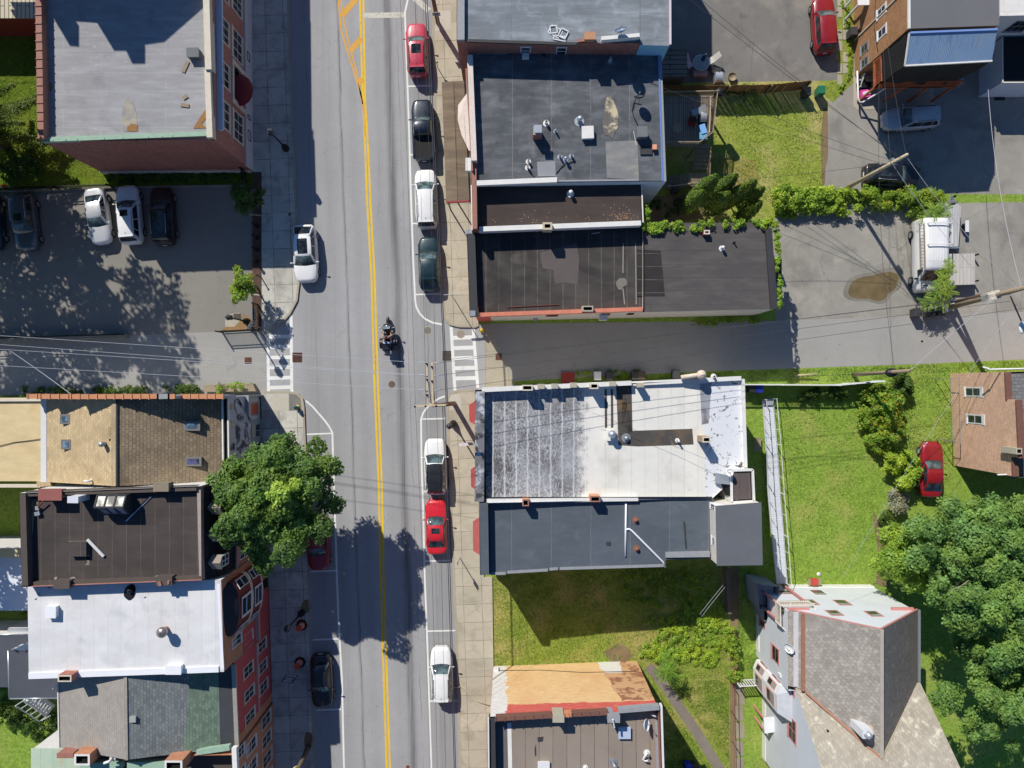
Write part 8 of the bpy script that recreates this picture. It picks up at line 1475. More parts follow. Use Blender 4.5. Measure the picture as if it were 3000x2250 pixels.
t = pole('thick utility pole with a transformer box at the right edge', (2772, 903), (3020, 838), 10.4, .22); v = P(2908, 866, 6.6); MB().box((v.x, v.y, 6.0), (.95, .6, .8), R(15)).build('transformer_box', flat('cream_box', C(214, 206, 188, KB), .6, .1), t); MB().tube([P(2960, 868, 8.2), P(2992, 940, 7.4)], .05, 6).build('lamp_arm', m_iron, t); v = P(2995, 960, 7.4); MB().ball((v.x, v.y, 7.35), (.22, .48, .12), 12, 7).build('lamp_head', m_wht, t)
t = pole('shorter dark stub pole standing beside the transformer pole', (2792, 888), (2900, 858), 6.2, .17, flat('dark_pole_wood', C(96, 74, 62, KB), .9, .25, scale=6))
t = pole('grey utility pole beside the dark shrub and the white fence', (2500, 1098), (2664, 1086), 9.2, .17); MB().ball(P(2612, 1092, 6.5), (.5, .35, .3), 10, 6).build('wire_tangle', m_dark, t)
tag(MB().tube([P(2330, 1100, .3), P(2395, 1095, .5)], .06, 7).build('fallen_rail', m_pole2), 'pale wooden rail lying beside the street near the white fence', 'rail')
def wires(name, label, group, lines, r=.022, m=None, sag=.5):
    for (a, ha, c, hc, *mid) in lines:
        A, B = P(*a, ha), P(*c, hc); n = 12; s_ = mid[0] if mid else sag; pts = [A.lerp(B, i / n) - Vector((0, 0, s_ * 4 * (i / n) * (1 - i / n))) for i in range(n + 1)]
        tag(MB().tube(pts, r * .68, 5, False).build(name, m or m_wire), label, 'wire', group)
wires('overhead_wire', 'thin overhead wire running along the main street north of the crossarm pole', 'thin wires along the street to the north', [((1171, -40), 11, (1217, 1190), 11.2), ((1214, -40), 11, (1248, 1190), 11.2), ((1238, -40), 11, (1279, 1189), 11.2)], .016)
wires('overhead_wire', 'thin overhead wire running along the main street south of the crossarm pole', 'thin wires along the street to the south', [((1217, 1191), 11.2, (1262, 2290), 11), ((1248, 1191), 11.2, (1282, 2290), 11), ((1279, 1190), 11.2, (1306, 2290), 11)], .016)
wires('cable_bundle', 'thick twisted cable bundle strung along the east kerb north of the pole', 'cable bundles to the north', [((1243, -40), 7.5, (1308, 1188), 7.6, .2), ((1249, -40), 7.2, (1312, 1188), 7.3, .2)], .05); wires('cable_bundle', 'thick twisted cable bundle strung along the east kerb south of the pole', 'cable bundles to the south', [((1297, 1190), 7.6, (1332, 2290), 7.5, .2), ((1303, 1190), 7.3, (1336, 2290), 7.2, .2)], .045)
wires('overhead_wire', 'overhead wire crossing from the pole to the left edge above the west side street', 'wires to the west', [((-20, 982), 9, (1226, 1062), 11), ((-20, 1008), 9, (1226, 1099), 11), ((-20, 1022), 8.5, (1226, 1100), 10.8), ((-20, 1070), 9, (1226, 1142), 11)], .02, m_wirel)
wires('overhead_wire', 'overhead wire above the shaded east side street', 'wires above the east side street', [((1291, 1062), 11, (2960, 858), 10), ((1300, 1055), 9, (2960, 862), 9), ((1291, 1099), 11, (2960, 882), 9.6), ((1291, 1142), 11, (3020, 900), 9)], .02)
wires('overhead_wire', 'wire from the leaning pole to the blue tin porch house', 'wires from the leaning pole to the porch house', [((2655, 455), 8.8, (2600, 128), 7.6, .1), ((2610, 478), 7.6, (2588, 150), 6.5, .1), ((2575, 485), 7.6, (2578, 160), 6.4, .1)], .02)
wires('overhead_wire', 'dark wire crossing the blacktop towards the leaning pole', 'wires across the blacktop', [((2640, 462), 8.6, (1985, -30), 9.5, .3), ((2636, 464), 8.3, (2020, -30), 9.2, .3)], .022)
wires('overhead_wire', 'wire from the leaning pole westward over the yard', 'wires over the yard', [((2620, 472), 7.6, (2060, 250), 6.8), ((2600, 480), 7.4, (1950, 545), 6.6), ((2598, 484), 7.2, (1900, 240), 6.8)], .02)
wires('overhead_wire', 'wire from the leaning pole to the transformer pole', 'wires between the two right hand poles', [((2655, 458), 8.8, (2985, 850), 9.6), ((2612, 476), 7.6, (2925, 866), 7.6)], .022, m_wirel); wires('overhead_wire', 'wire dropping south from the leaning pole past the puddle', None, [((2575, 490), 7.4, (2622, 1088), 7.0)], .02)
wires('overhead_wire', 'long white braided wire down the right hand edge of the picture', None, [((2895, 262), 6, (2992, 842), 9.4)], .03, m_wirel); wires('guy_wire', 'white guy wire from the transformer pole to the grey pole', None, [((2920, 868), 8.0, (2660, 1090), 8.6, .1)], .03, m_wirel); wires('overhead_wire', 'thin braided wire slanting across the lawn above the lime shrub', None, [((2985, 880), 8, (2470, 1690), 7.2)], .018, m_galv); wires('overhead_wire', 'wire from the grey pole to the white patched roof', None, [((2610, 1092), 7.2, (2180, 1110), 6.5)], .02); wires('service_cable', 'white service cable dropping to the orange tile parapet', None, [((30, 1028), 8.6, (215, 1160), 7.6, .1)], .05, m_wirel); wires('overhead_wire', 'thin wire sagging over the white patched roof', None, [((1738, 1210), 7.6, (2130, 1370), 7.3)], .015); wires('clothes_line', 'pale line above the vacant lot by the earth path', 'lines above the vacant lot', [((2050, 1800), 5, (2118, 1715), 5.2, .05), ((2056, 1806), 5, (2124, 1720), 5.2, .05)], .02, m_wirel)
# ================================================================ street furniture
def lamp(gx, gy, label, yaw=0):
    t = thing('street_lamp', label, 'street lamp', (*Q(gx, gy), 0), 'black heritage street lamps'); x, y = Q(gx, gy); MB().lathe((x, y, .1), [(.28, 0), (.3, .2), (.26, .5), (.14, .8), (.1, 1.0)], 14).build('base', m_dark, t); MB().cyl((x, y), .07, 1.05, 3.7, 10, .055).build('post', m_dark, t)
    MB().box((x, y, 3.72), (.36, .36, .5)).lathe((x, y, 4.2), [(.28, 0), (.12, .18), (.02, .24)], 4).build('lantern', flat('lantern_grey', C(60, 62, 66), .5, .2), t)
lamp(840, 437, 'black street lamp on the shaded west pavement beside the brick building'); lamp(886, 1793, 'black street lamp on the west pavement beside the orange barrel'); lamp(1329, 1240, 'black street lamp on the sunny east pavement below the utility pole'); lamp(727, 943, 'black street lamp at the corner of the west car park railing')
def sign(name, label, g, h, w_, hh, yaw, m, tilt=0, pm=m_galv, extra=None, cat='sign'):
    t = thing(name, label, cat, (*Q(*g), 0)); x, y = Q(*g); MB().cyl((x, y), .035, 0, h, 8).build('post', pm, t); c, s_ = math.cos(yaw), math.sin(yaw); n = Vector((-s_, c, 0)); mb = MB(); a = Vector((x, y, h - hh)) - Vector((c, s_, 0)) * w_ / 2 + n * .05; q = [a, a + Vector((c, s_, 0)) * w_, a + Vector((c, s_, 0)) * w_ + Vector((0, 0, hh)), a + Vector((0, 0, hh))]
    mb.add(q + [v - n * .02 for v in q], [[0, 1, 2, 3], [7, 6, 5, 4], [0, 4, 5, 1], [1, 5, 6, 2], [2, 6, 7, 3], [3, 7, 4, 0]]); p = mb.build('panel', m, t); return t, q, n, p
def textlines(p, q, n, rows, m):             # printed lettering rows on a panel
    for (v0, v1, u0, u1, k) in rows:
        mb = MB(); U = q[1] - q[0]; V = q[3] - q[0]
        for i in range(k):
            a = lerp(u0, u1, (i + .12) / k); b_ = lerp(u0, u1, (i + .82) / k); mb.add([q[0] + U * a + V * v0 + n * .006, q[0] + U * b_ + V * v0 + n * .006, q[0] + U * b_ + V * v1 + n * .006, q[0] + U * a + V * v1 + n * .006], [[0, 1, 2, 3]])
        mb.build('lettering', m, p)
t, q, n, p = sign('parking_sign', 'small pale parking sign with arrow tilted over the pavement at the top', (1289, 92), 3.1, .62, .5, R(180), flat('pale_sign', C(170, 180, 196, KB), .6, .08)); textlines(p, q, -n, [(.66, .82, .1, .9, 6), (.4, .56, .3, .75, 3)], m_dark); textlines(p, q, n, [(.66, .82, .1, .9, 6), (.42, .56, .3, .75, 3), (.16, .26, .3, .8, 1)], m_dark)
t, q, n, p = sign('notice_sign', 'tilted blue and white notice board on the west pavement below the barrels', (872, 1958), 2.9, .95, 1.5, R(-8), flat('blue_panel', C(58, 76, 130, KB), .5, .08)); textlines(p, q, n, [(.78, .88, .12, .88, 7), (.6, .7, .2, .8, 5), (.42, .52, .1, .9, 8), (.1, .28, .08, .92, 6), (.93, .97, .02, .98, 1), (.02, .05, .02, .98, 1)], m_wht)
sign('street_sign', 'blank square sign on a thin post near the bottom of the west pavement', (893, 2138), 3.2, .3, .3, R(20), m_galv); sign('street_sign', 'sign post with a long shadow on the sunny pavement beside the vacant lot', (1347, 1632), 2.6, .45, .6, R(92), m_wht); sign('street_sign', 'thin sign post with white name blades at the east crossing corner', (1332, 878), 3.3, 1.2, .2, R(4), m_wht); sign('street_sign', 'crossing sign post with a long shadow beside the west zebra', (770, 962), 3.1, .7, .7, R(60), m_galv); sign('street_sign', 'green parking meter post beside the dark red suv shadow', (1284, 203), 1.4, .25, .3, R(0), m_copper)
def barrel(gx, gy, label):
    t = thing('traffic_barrel', label, 'traffic barrel', (*Q(gx, gy), 0), 'orange traffic barrels'); x, y = Q(gx, gy); MB().lathe((x, y, .135), [(.46, 0), (.48, .06), (.3, .1)], 8).build('base', m_rubber, t); mb = MB()
    for i, (z0, z1, r0, r1) in enumerate(((.2, .42, .29, .28), (.42, .54, .275, .27), (.54, .68, .268, .26), (.68, .8, .255, .25), (.8, 1.12, .248, .22))): mb.mat(i % 2).cyl((x, y), r0, z0, z1, 16, r1)
    mb.build('drum', [flat('safety_orange', C(235, 84, 50, 1.0), .5, .08), m_wht], t)
barrel(886, 1829, 'orange and white traffic barrel beside the street lamp, northern one'); barrel(881, 1938, 'orange and white traffic barrel above the blue notice, southern one')
def hydrant(gx, gy, label, m1, m2):
    t = thing('fire_hydrant', label, 'hydrant', (*Q(gx, gy), 0)); x, y = Q(gx, gy); MB().lathe((x, y, .13), [(.18, 0), (.18, .08), (.12, .1), (.12, .55)], 12).build('barrel', m1, t); MB().lathe((x, y, .66), [(.16, 0), (.17, .06), (.12, .2), (.03, .26)], 12).build('bonnet', m2, t); mb = MB(); mb.bar((x - .22, y, .52), (x + .22, y, .52), .11, .11).bar((x, y, .52), (x, y - .22, .52), .13, .13).build('nozzle', m2, t)
m_ye = flat('hydrant_yellow', C(228, 190, 60, KB), .5, .12); hydrant(873, 1192, 'yellow and teal fire hydrant on the patched west corner', m_ye, flat('hydrant_teal', C(50, 110, 112, KB), .5, .1)); hydrant(1412, 970, 'small yellow fire hydrant at the east corner in the shade line', m_ye, m_ye)
for i, y in enumerate((664, 698, 733, 768)):
    lb = ('northernmost', 'second', 'third', 'southernmost')[i]; o = MB().lathe((*Q(755, y), .14), [(.17, 0), (.17, .1), (.1, .16), (.09, .75), (.13, .8), (.13, .9), (.05, .98)], 12).build('bollard', m_dark); tag(o, f'black iron bollard on the brick strip, {lb} of the four', 'bollard', 'bollards on the brick strip')
for g_, lb in (((766, 812), 'black hitching post beside the sunlit small tree'), ((762, 862), 'black post on the paved strip below the small tree')): tag(MB().cyl((*Q(*g_),), .05, .14, 1.1, 8).ball((*Q(*g_), 1.12), .08, 8, 6).build('iron_post', m_dark), lb, 'post')
# iron railing at the car park corner with a sign
def railing(label, pts, h, sp, z=0.0, m=m_dark, name='iron_railing', cat='railing', th=.03):
    t = thing(name, label, cat, (*Q(*pts[0]), 0)); A = [Vector((*Q(*p), z)) for p in pts]; up = Vector((0, 0, h)); mb = MB(); bars = MB()
    for a, c in zip(A[:-1], A[1:]):
        for zz in (.12, h - .25, h - .04): mb.bar(a + Vector((0, 0, zz)), c + Vector((0, 0, zz)), .05, .05)
        n = max(2, int((c - a).length / sp))
        for i in range(n + 1): p = a.lerp(c, i / n); bars.bar(p + Vector((0, 0, .1)), p + up, th, th)
    mb.build('rail', m, t); bars.build('bars', m, t)
    for a in A: MB().bar(a, a + up + Vector((0, 0, .15)), .1, .1).build('post', m, t)
    return t
railing('black iron railing with a white sign along the car park corner pavement', [(757, 893), (758, 960)], 1.35, .14); railing('black iron railing along the south edge of the car park corner', [(757, 968), (652, 974)], 1.35, .13); tag(MB().bar((*Q(754, 908), .75), (*Q(754, 944), .75), .05, .6).build('notice_board', flat('white_blue_board', C(214, 222, 236, .9), .5, .12, scale=6)), 'white notice board with small print fixed on the railing', 'sign')
railing('dark iron fence between the garage grass and the shaded car park', [(0, 560), (180, 557), (338, 552)], 1.2, .12, th=.02); railing('short iron fence at the end of the brick building passage', [(722, 506), (724, 545)], 1.3, .13)
m_conc = surface('low_wall_concrete', C(150, 144, 134, KB), .2, .6, 3, .25); tag(MB().bar((*Q(-60, 999), .35), (*Q(378, 985), .35), .3, .7).build('low_wall', m_conc), 'low concrete wall between the car park and the west side street', 'wall'); tag(MB().bar((*Q(0, 563), .1), (*Q(340, 550), .1), .15, .26).build('edging_wall', m_conc), 'low concrete edging below the iron fence of the car park', 'wall'); tag(MB().bar((*Q(340, 551), .1), (*Q(722, 545), .1), .15, .26).build('edging_wall', m_conc), 'pale concrete edging of the ground cover at the car park', 'wall'); railing('dark railing on top of the low concrete wall', [(-40, 995), (374, 982)], .9, .8, .7)
tag(MB().prism([Q(605, 1128), Q(748, 1124), Q(758, 1146), Q(605, 1148)], 0, .6, True).build('planter_box', m_wood), 'raised timber planter beside the corner building', 'planter')
# ================================================================ fences, ramp, deck, yard things
t = thing('wooden_fence', 'tall brown board fence between the blacktop and the yard', 'fence', (*Q(2000, 262), 0)); rr = random.Random(6); mb = MB(); A = [Vector((*Q(*p), 0)) for p in ((1930, 276), (2120, 276), (2240, 273), (2352, 262))]; m_fb = flat('brown_boards', C(132, 92, 60, KB), .9, .3, scale=5)
for a, c in zip(A[:-1], A[1:]):
    n = int((c - a).length / .15)
    for i in range(n): p = a.lerp(c, i / n); q = a.lerp(c, (i + .86) / n); d = Vector((0, 0, 1.75 + rr.uniform(-.06, .06))); o = Vector((0, rr.uniform(-.015, .015), 0)); mb.bar(p.lerp(q, .5) + o, p.lerp(q, .5) + o + d, (q - p).length, .025, (0, 1, 0))
mb.build('boards', m_fb, t)
for a in A: MB().bar(a - Vector((0, .08, 0)), a - Vector((0, .08, 0)) + Vector((0, 0, 1.8)), .1, .1).build('post', m_wood, t)
t = thing('vinyl_fence', 'white vinyl fence with lattice top along the lawn', 'fence', (*Q(2380, 1125), 0)); A = [Vector((*Q(*p), 0)) for p in ((2110, 1126), (2270, 1127), (2430, 1128), (2470, 1124), (2555, 1117))]; mb = MB(); lt = MB()
for a, c in zip(A[:-1], A[1:]):
    mb.bar(a + Vector((0, 0, .75)), c + Vector((0, 0, .75)), .06, 1.3); mb.bar(a + Vector((0, 0, 1.86)), c + Vector((0, 0, 1.86)), .1, .08); n = int((c - a).length / .16)
    for i in range(n):
        p = a.lerp(c, i / n); q = a.lerp(c, (i + 1) / n); lt.bar(p + Vector((0, 0, 1.4)), q.lerp(p, -1) + Vector((0, 0, 1.84)), .03, .02); lt.bar(q.lerp(p, -1) + Vector((0, 0, 1.4)), p + Vector((0, 0, 1.84)), .03, .02)
mb.build('panel', m_wht, t); lt.build('lattice', m_wht, t)
for a in A: MB().bar(a, a + Vector((0, 0, 1.98)), .13, .13).build('post', m_wht, t)
# ramp
t = thing('access_ramp', 'long pale grey timber ramp with white railings leading to the gabled house', 'ramp', (*Q(2265, 1440), 0)); m_ramp = planks('ramp_boards', C(206, 210, 216, KB), 0, .15, .03, .004); L_ = [(2232, 1170), (2238, 1300), (2241, 1415), (2240, 1420), (2250, 1560), (2262, 1700)]; R_ = [(2262, 1168), (2270, 1300), (2277, 1440), (2277, 1445), (2284, 1560), (2292, 1700)]; zz = [.12, .4, .62, .62, .85, 1.0]; mb = MB()
mb.grid([[(*Q(*p), z) for p, z in zip(L_, zz)], [(*Q(*p), z) for p, z in zip(R_, zz)]], False); 
for S_ in (L_, R_): mb.grid([[(*Q(*p), z) for p, z in zip(S_, zz)], [(*Q(*p), z - .14) for p, z in zip(S_, zz)]], False)
mb.build('deck', m_ramp, t)
for nm, S_ in (('l', L_), ('r', R_)): rail(t, [(*Q(*p), z) for p, z in zip(S_, zz) if p not in ((2240, 1420), (2277, 1445))], .95, m_wht, 1.2, .035, post=.06, top=.035)
MB().bar((*Q(2216, 1282), .3), (*Q(2216, 1322), .3), .55, .1).build('landing', m_wood, t)
# rear deck
t = thing('timber_deck', 'raised timber deck with railing and stairs behind the dark roof building', 'deck', (*Q(2000, 400), 0)); z = 2.9; D = [(1935, 284), (2092, 281), (2078, 400), (2040, 428), (1938, 428)]; dq = GG(D, z); MB().prism(dq, z - .15, z, True, True).build('floor', planks('deck_boards', C(150, 138, 126, KB), R(90), .15, .15, .015), t)
dp = [(*p, z) for p in dq]; rail(t, [dp[0], dp[1], dp[2], dp[3], dp[4]], 1.0, m_wood, .17, .045); a = P(2072, 300, z); c = P(2068, 400, z); rail(t, [a, c], 1.0, flat('tan_rail', C(196, 176, 150, KB), .8, .15), .15, .04); mb = MB()
for p in dq[1:]: mb.bar((*p, 0), (*p, z - .15), .14, .14)
mb.build('post', m_wood, t); mb = MB(); s0 = P(2062, 425, z)
for i in range(6): mb.box((s0.x, s0.y - .28 * i, z - .22 * (i + 1)), (1.1, .28, .05))
ld = (s0.x - .1, s0.y - 2.3, 1.3); mb.box(ld, (1.5, 1.1, .06))
for i in range(6): mb.box((ld[0] - .9 - .28 * i, ld[1], 1.1 - .2 * i), (.28, 1.1, .05))
mb.build('stairs', m_wood, t); rail(t, [(ld[0] + .7, s0.y - .2, 1.8), (ld[0] + .72, ld[1] - .5, 1.35), (ld[0] - .7, ld[1] - .55, 1.35), (ld[0] - 2.3, ld[1] - .55, .3)], .95, m_wood, .17, .04)
t = thing('shed_roof', 'low grey boarded roof beside the white patio set', 'shed', (*Q(1975, 185), 0)); q = GG([(1935, 140), (2013, 142), (2014, 224), (1938, 226)], 2.0); MB().prism(inset(q, .1), 0, 1.9).build('wall', m_wood, t); MB().prism(q, 1.92, 2.0, True, True).build('roof', planks('grey_roof_boards', C(120, 112, 104, KB), 0, .38, .08, .03), t)
def at(px, py, z=0): return (*Qh(px, py, z), z)
t = thing('patio_table', 'round white glass patio table with a folded blue parasol', 'table', at(2054, 184)); x, y, _ = at(2054, 184, .72); mb = MB()
for r_ in (.66, .36): mb.tube([(x + r_ * math.cos(a), y + r_ * math.sin(a), .72) for a in np.linspace(0, 6.283, 25)], .03, 5)
for k in range(4): a = k * 1.571; mb.tube([(x, y, .72), (x + .66 * math.cos(a), y + .66 * math.sin(a), .72), (x + .5 * math.cos(a), y + .5 * math.sin(a), 0)], .025, 5)
mb.build('frame', m_wht, t); MB().cyl((x, y), .64, .735, .745, 24).build('top', flat('grey_table_glass', C(150, 160, 160, KB), .2, .1), t)
t = thing('parasol', 'folded dark blue parasol through the white patio table', 'parasol', at(2054, 184)); MB().tube([(x, y, .1), (x, y, 2.3)], .025, 6).build('pole', m_wht, t); MB().lathe((x, y, 1.2), [(.1, 0), (.2, .15), (.16, .6), (.05, 1.1)], 8).build('canopy', flat('navy_canvas', C(62, 80, 122, KB), .9, .15), t)
def chair(label, px, py, rz, m, recl=.5):
    t = thing('garden_chair', label, 'chair', at(px, py)); x, y, _ = at(px, py, .4); c, s_ = math.cos(rz), math.sin(rz); T = lambda a, b_, z: (x + c * a - s_ * b_, y + s_ * a + c * b_, z); MB().add([T(-.25, -.25, .42), T(.25, -.25, .42), T(.25, .25, .44), T(-.25, .25, .44)], [[0, 1, 2, 3]]).build('seat', m, t); MB().add([T(.25, -.25, .44), T(.25, .25, .44), T(.25 + recl, .23, .95), T(.25 + recl, -.23, .95)], [[0, 1, 2, 3]]).build('backrest', m, t)
    for a, b_ in ((-.23, -.23), (-.23, .23), (.25, -.23), (.25, .23)): MB().bar(T(a, b_, 0), T(a, b_, .42), .035, .035).build('leg', m, t)
chair('pale sling chair right of the white patio table', 2082, 178, .5, flat('cream_sling', C(214, 210, 200, KB), .8, .1)); chair('black garden chair in shadow below the patio table', 2084, 200, -.6, m_dark); chair('white and pink chair left of the patio table', 2020, 190, 2.2, flat('pink_white', C(226, 200, 204, KB), .7, .2, scale=8))
def grill(label, px, py, z, w_, d_, h, mb_, ml): 
    t = thing('barbecue_grill', label, 'grill', at(px, py, z)); x, y, _ = at(px, py, z + h); MB().box((x, y, z), (w_, d_, h * .75)).build('cabinet', mb_, t); mb = MB(); mb.smooth = True; mb.grid([[(x - w_ / 2 + w_ * u, y + d_ / 2 * math.cos(a), z + h * .76 + .26 * math.sin(a)) for u in (0, .5, 1)] for a in np.linspace(0, math.pi, 8)]); mb.build('hood', ml, t)
grill('silver hooded barbecue grill by the brown fence', 2108, 222, 0, .55, .85, 1.0, m_galv, m_alu); grill('black grill with red lower body on the timber deck', 2034, 346, 2.9, .5, .55, .9, flat('red_enamel', C(150, 52, 40, KB), .4, .1), m_dark); grill('dark grill with white lids on the deck ledge', 2062, 340, 2.9, .5, .8, .7, m_dark, m_galv)
tag(MB().box(at(2048, 222), (1.15, .42, .5)).build('planter_box', flat('pink_planter', C(205, 160, 150, KB), .8, .15)), 'pink planter box against the brown fence', 'planter'); tag(MB().lathe(at(2143, 229), [(.3, 0), (.34, .3), (.36, .32), (.28, .2), (.02, .15)], 12).build('basket', m_wood), 'round wicker basket by the brown fence', 'basket'); tag(MB().lathe(at(2100, 282, 2.9), [(.28, 0), (.34, .8), (.36, .85), (.2, .95), (.02, .98)], 14).build('rubbish_bin', m_dark), 'round black bin in the corner of the timber deck', 'bin'); tag(MB().box(at(2055, 384, 2.9), (.42, .7, .45), .3).box((*at(2055, 384, 2.9)[:2], 3.36), (.46, .74, .07), .3).build('cool_box', flat('pale_blue_plastic', C(120, 175, 225, KB), .5, .1)), 'pale blue cool box on the deck ledge', 'cool box'); tag(MB().box(at(2057, 403, 2.9), (.6, .5, .4)).box((*at(2057, 403, 2.9)[:2], 3.3), (.64, .54, .05)).build('storage_box', flat('teal_blue_plastic', C(110, 165, 195, KB), .5, .1)), 'teal storage box at the south end of the deck ledge', 'box')
x, y, _ = at(1985, 374, 3.6); t = thing('bistro_table', 'round bistro table in the middle of the timber deck', 'table', (x, y, 2.9)); MB().cyl((x, y), .38, 3.58, 3.62, 18).build('top', m_wood, t); MB().tube([(x, y, 2.9), (x, y, 3.58)], .03, 6).build('leg', m_dark, t); chair('wire chair beside the bistro table', 2010, 368, .3, m_galv); bpy.data.objects['garden_chair.003'].location.z += 2.9
def bin_(label, px, py, m, w_=.58, d_=.7, h=1.05, rz=0.0, group=None):
    t = thing('wheelie_bin', label, 'bin', at(px, py), group); x, y, _ = at(px, py); MB().prism([(x + w_ * .42 * a, y + d_ * .42 * b_) for a, b_ in ((-1, -1), (1, -1), (1, 1), (-1, 1))], .06, .07).build('base', m, t); c, s_ = math.cos(rz), math.sin(rz); T = lambda k: [(x + c * w_ * k * a - s_ * d_ * k * b_, y + s_ * w_ * k * a + c * d_ * k * b_) for a, b_ in ((-1, -1), (1, -1), (1, 1), (-1, 1))]; lo, hi = T(.42), T(.5); mb = MB(); mb.add([(*p, .06) for p in lo] + [(*p, h * .9) for p in hi], [[i, (i + 1) % 4, 4 + (i + 1) % 4, 4 + i] for i in range(4)]); mb.build('body', m, t)
    mb = MB(); k = T(.52); mb.add([(*p, h * .905) for p in k] + [(*p, h) for p in T(.44)], [[0, 1, 5, 4], [1, 2, 6, 5], [2, 3, 7, 6], [3, 0, 4, 7], [4, 5, 6, 7]]); mb.build('lid', m, t)
m_bk = flat('black_plastic', C(62, 62, 64), .55, .15); m_bn = flat('dark_green_plastic', C(34, 112, 82), .5, .1)
for a in (('black wheelie bin, left of the row by the white van', 2672, 918, m_bk), ('black wheelie bin, middle of the row by the white van', 2710, 920, m_bk), ('black wheelie bin, rightmost of the row by the white van', 2738, 916, m_bk), ('green wheelie bin at the end of the brown fence', 2393, 277, m_bn), ('black wheelie bin beside the green one', 2352, 280, m_bk), ('black wheelie bin on the slab path by the orange brick house', 2486, 108, m_bk), ('white wheelie bin north of the white patched roof', 1747, 1101, m_wht), ('dark wheelie bin right of the white bin', 1781, 1101, m_bk), ('dark grey bin by the weeds north of the white roof', 1855, 1101, m_bk), ('brown bin beside the dark grey bin', 1873, 1100, flat('brown_plastic', C(92, 74, 62), .6, .1)), ('dark bin left of the roof duct', 1974, 1097, m_bk), ('blue recycling bin in shade under the white fence', 2214, 1138, flat('blue_plastic', C(40, 66, 190), .5, .1)), ('grey bin under the white fence left of the blue one', 2194, 1138, m_bk), ('blue recycling bin at the foot of the curved path', 2010, 2236, flat('blue_plastic', C(40, 66, 190), .5, .1)), ('dark bin beside the blue bin at the bottom edge', 2032, 2240, m_bk), ('black bin in the gap at the foot of the pale blue wall', 1972, 560, m_bk)): bin_(a[0], a[1], a[2], a[3])
tag(MB().box(at(2770, 904), (.7, .5, .5), .4).box((*at(2778, 900)[:2], .5), (.5, .3, .3), .9).build('rubbish_bag', flat('pale_plastic_bag', C(198, 208, 222, KB), .5, .15)), 'pale rubbish bags beside the bins at the transformer pole', 'bags'); tag(MB().box(at(1663, 1107), (1.1, .95, .25)).bar((*at(1663, 1107)[:2], .27), (at(1663, 1107)[0], at(1663, 1107)[1] + .45, .27), .05, .04).build('cellar_hatch', flat('red_oxide', C(150, 58, 52, KB), .8, .15)), 'red steel cellar hatch north of the white patched roof', 'hatch'); tag(MB().box(at(2733, 252) if 0 else at(2800, 248), (.5, .5, .7)).build('air_conditioner', m_galv), 'grey condenser unit on the ground beside the black tarp', 'air conditioner'); sheet('dark_mat', [(2912, 262), (2944, 262), (2944, 294), (2912, 294)], .012, m_dark)
t = thing('garden_grill', 'red kettle grill with wooden side shelves on the lawn by the gabled house', 'grill', at(2388, 1706)); x, y, _ = at(2388, 1706, .9); MB().box((x, y, .5), (.5, .5, .4)).build('body', flat('red_grill', C(196, 70, 62, KB), .5, .1), t)
for s_ in (-1, 1): MB().box((x + s_ * .42, y, .8), (.24, .5, .03)).build('side_shelf', m_wood, t); MB().bar((x + s_ * .2, y, 0), (x + s_ * .2, y, .5), .05, .05).build('leg', m_dark, t)
tag(MB().lathe(at(2398, 1682), [(.16, 0), (.17, .02), (.16, .05), (.02, .06)], 14).build('disc_lid', m_wht), 'white round lid lying on the lawn near the red grill', 'lid'); tag(MB().lathe(at(2290, 498) if 0 else at(14, 546), [(.02, 0), (.16, .04), (.17, .2), (.02, .34)], 12).build('ball', flat('red_ball', C(236, 70, 50, 1), .5, .05)), 'bright red ball on the shaded grass at the left edge', 'ball')
t = thing('gate', 'white picket gate and arched trellis between hedge and gabled house', 'gate', at(2190, 1992)); rail(t, [(*Q(2152, 1990), .1), (*Q(2234, 1986), .1)], 1.3, m_wht, .2, .07, 'pickets', .1)
t = thing('chain_fence', 'thin rusty post fence south of the white gate', 'fence', at(2142, 2100)); mb = MB(); A = [Vector((*Q(*p), 0)) for p in ((2140, 1998), (2141, 2080), (2144, 2170), (2146, 2290))]
for a, c in zip(A[:-1], A[1:]): mb.bar(a + Vector((0, 0, 1.1)), c + Vector((0, 0, 1.1)), .04, .04); mb.bar(a, a + Vector((0, 0, 1.15)), .06, .06); mb.bar(a + Vector((0, 0, .6)), c + Vector((0, 0, .6)), .015, .015)
mb.build('frame', m_iron, t)
tag(MB().bar((*Q(2124, 1660), .4), (*Q(2130, 1790), .4), .3, .8).build('board_fence', flat('grey_brown_boards', C(112, 98, 86, KB), .9, .3, scale=5)), 'grey brown board fence running south from the grey box room', 'fence'); tag(MB().tube([(*Q(1330, 2005), .7), (*Q(1350, 2010), .16), (*Q(1375, 2030), .16), (*Q(1395, 2052), .16), (*Q(1434, 2064), .2)], .035, 6).build('charging_cable', flat('pale_cable', C(190, 178, 150, KB), .6, .1)), 'pale cable snaking over the pavement from the white car', 'cable'); t = thing('bay_awning', 'small blue tarp scraps on the yard by the low roof', 'tarp', at(1905, 545)) if False else None
tr_ = thing('dead_trunk', 'bare grey tree trunk with a sawn fork at the bottom of the west pavement', 'tree trunk', (*Q(905, 2180), 0)); MB().tube([(*Q(905, 2185), 0), P(888, 2225, 2.4), P(868, 2262, 5.0)], [.26, .2, .16], 10).build('trunk', m_bark, tr_); MB().tube([P(878, 2244, 3.6), P(862, 2250, 4.8)], [.12, .09], 8).build('limb', flat('sawn_wood', C(196, 178, 130, KB), .9, .2, scale=4), tr_)
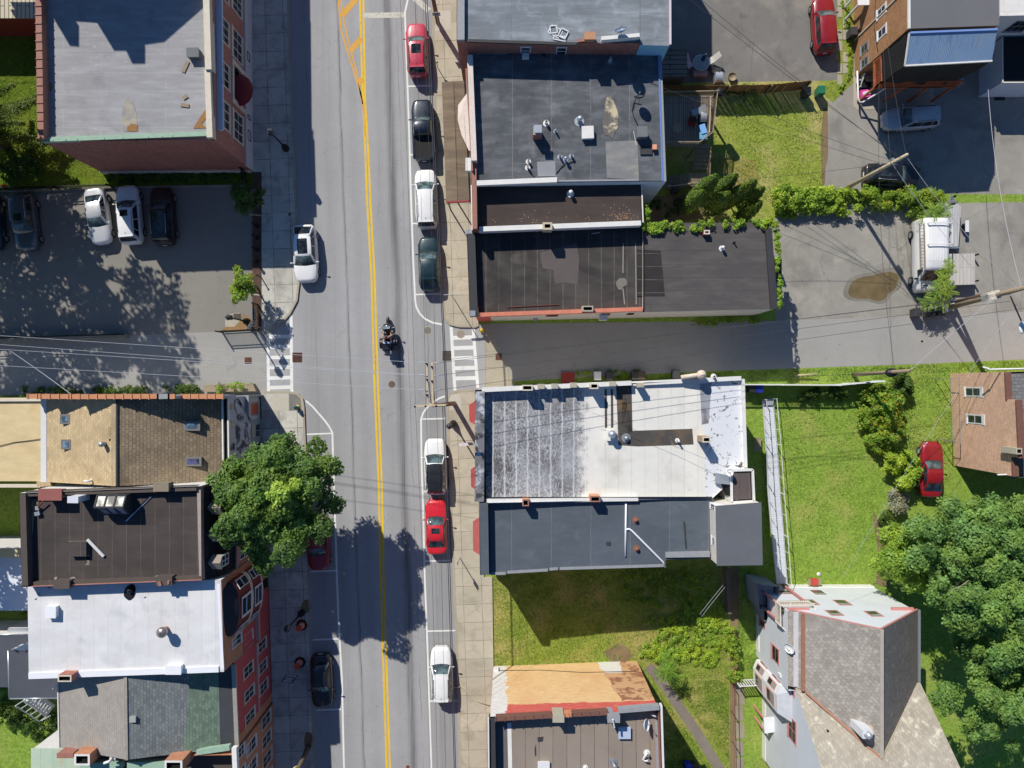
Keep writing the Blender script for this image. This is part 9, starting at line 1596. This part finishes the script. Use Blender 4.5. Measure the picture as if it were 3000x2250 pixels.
for g_ in ((898, 1776), (905, 2165)): sheet('dirt_patch', blob(g_[0], g_[1], 14, 22, g_[0], 16, .2), .142, m_soil)
# ---------------------------------------------------------------- camera, light
cam = bpy.data.cameras.new('camera'); cam.sensor_fit = 'HORIZONTAL'; cam.sensor_width = 36.0
cam.lens = 36.0 * H / (3000 / PPM); cam.clip_end = 2000; cam.clip_start = .5
co = bpy.data.objects.new('camera', cam); COL.objects.link(co); co.location = (0, 0, H); co.rotation_euler = (0, 0, 0); scene.camera = co
az = math.atan2(-SDX, -SDY)                # compass angle of the sun, from +Y towards +X
w = bpy.data.worlds.new('World'); scene.world = w; w.use_nodes = True; nt = w.node_tree; nt.nodes.clear()
sky = nt.nodes.new('ShaderNodeTexSky'); sky.sky_type = 'NISHITA'; sky.sun_disc = False; sky.sun_elevation = R(SUN_EL); sky.sun_rotation = az
sky.air_density = 1.0; sky.dust_density = .2; sky.ozone_density = 4.0
bg = nt.nodes.new('ShaderNodeBackground'); bg.inputs[1].default_value = .074; ow = nt.nodes.new('ShaderNodeOutputWorld')
mx = nt.nodes.new('ShaderNodeMix'); mx.data_type = 'RGBA'; mx.blend_type = 'MULTIPLY'; mx.inputs[0].default_value = 1; mx.inputs[7].default_value = (.7, .95, 1.18, 1); nt.links.new(sky.outputs[0], mx.inputs[6]); nt.links.new(mx.outputs[2], bg.inputs[0]); nt.links.new(bg.outputs[0], ow.inputs[0])
sl = bpy.data.lights.new('sun', 'SUN'); sl.energy = 5.0; sl.angle = R(.5); sl.color = (1.0, .95, .87)
so = bpy.data.objects.new('sun', sl); COL.objects.link(so); so.location = (0, 0, 80)
so.rotation_euler = Vector((SDX * math.cos(R(SUN_EL)), SDY * math.cos(R(SUN_EL)), -math.sin(R(SUN_EL)))).to_track_quat('-Z', 'Y').to_euler()
scene.view_settings.view_transform = 'Standard'; scene.view_settings.look = 'None'; scene.view_settings.exposure = 0; scene.view_settings.gamma = 1
scene.render.engine = 'CYCLES'; scene.cycles.max_bounces = 5; scene.cycles.use_denoising = True
bpy.context.view_layer.update()
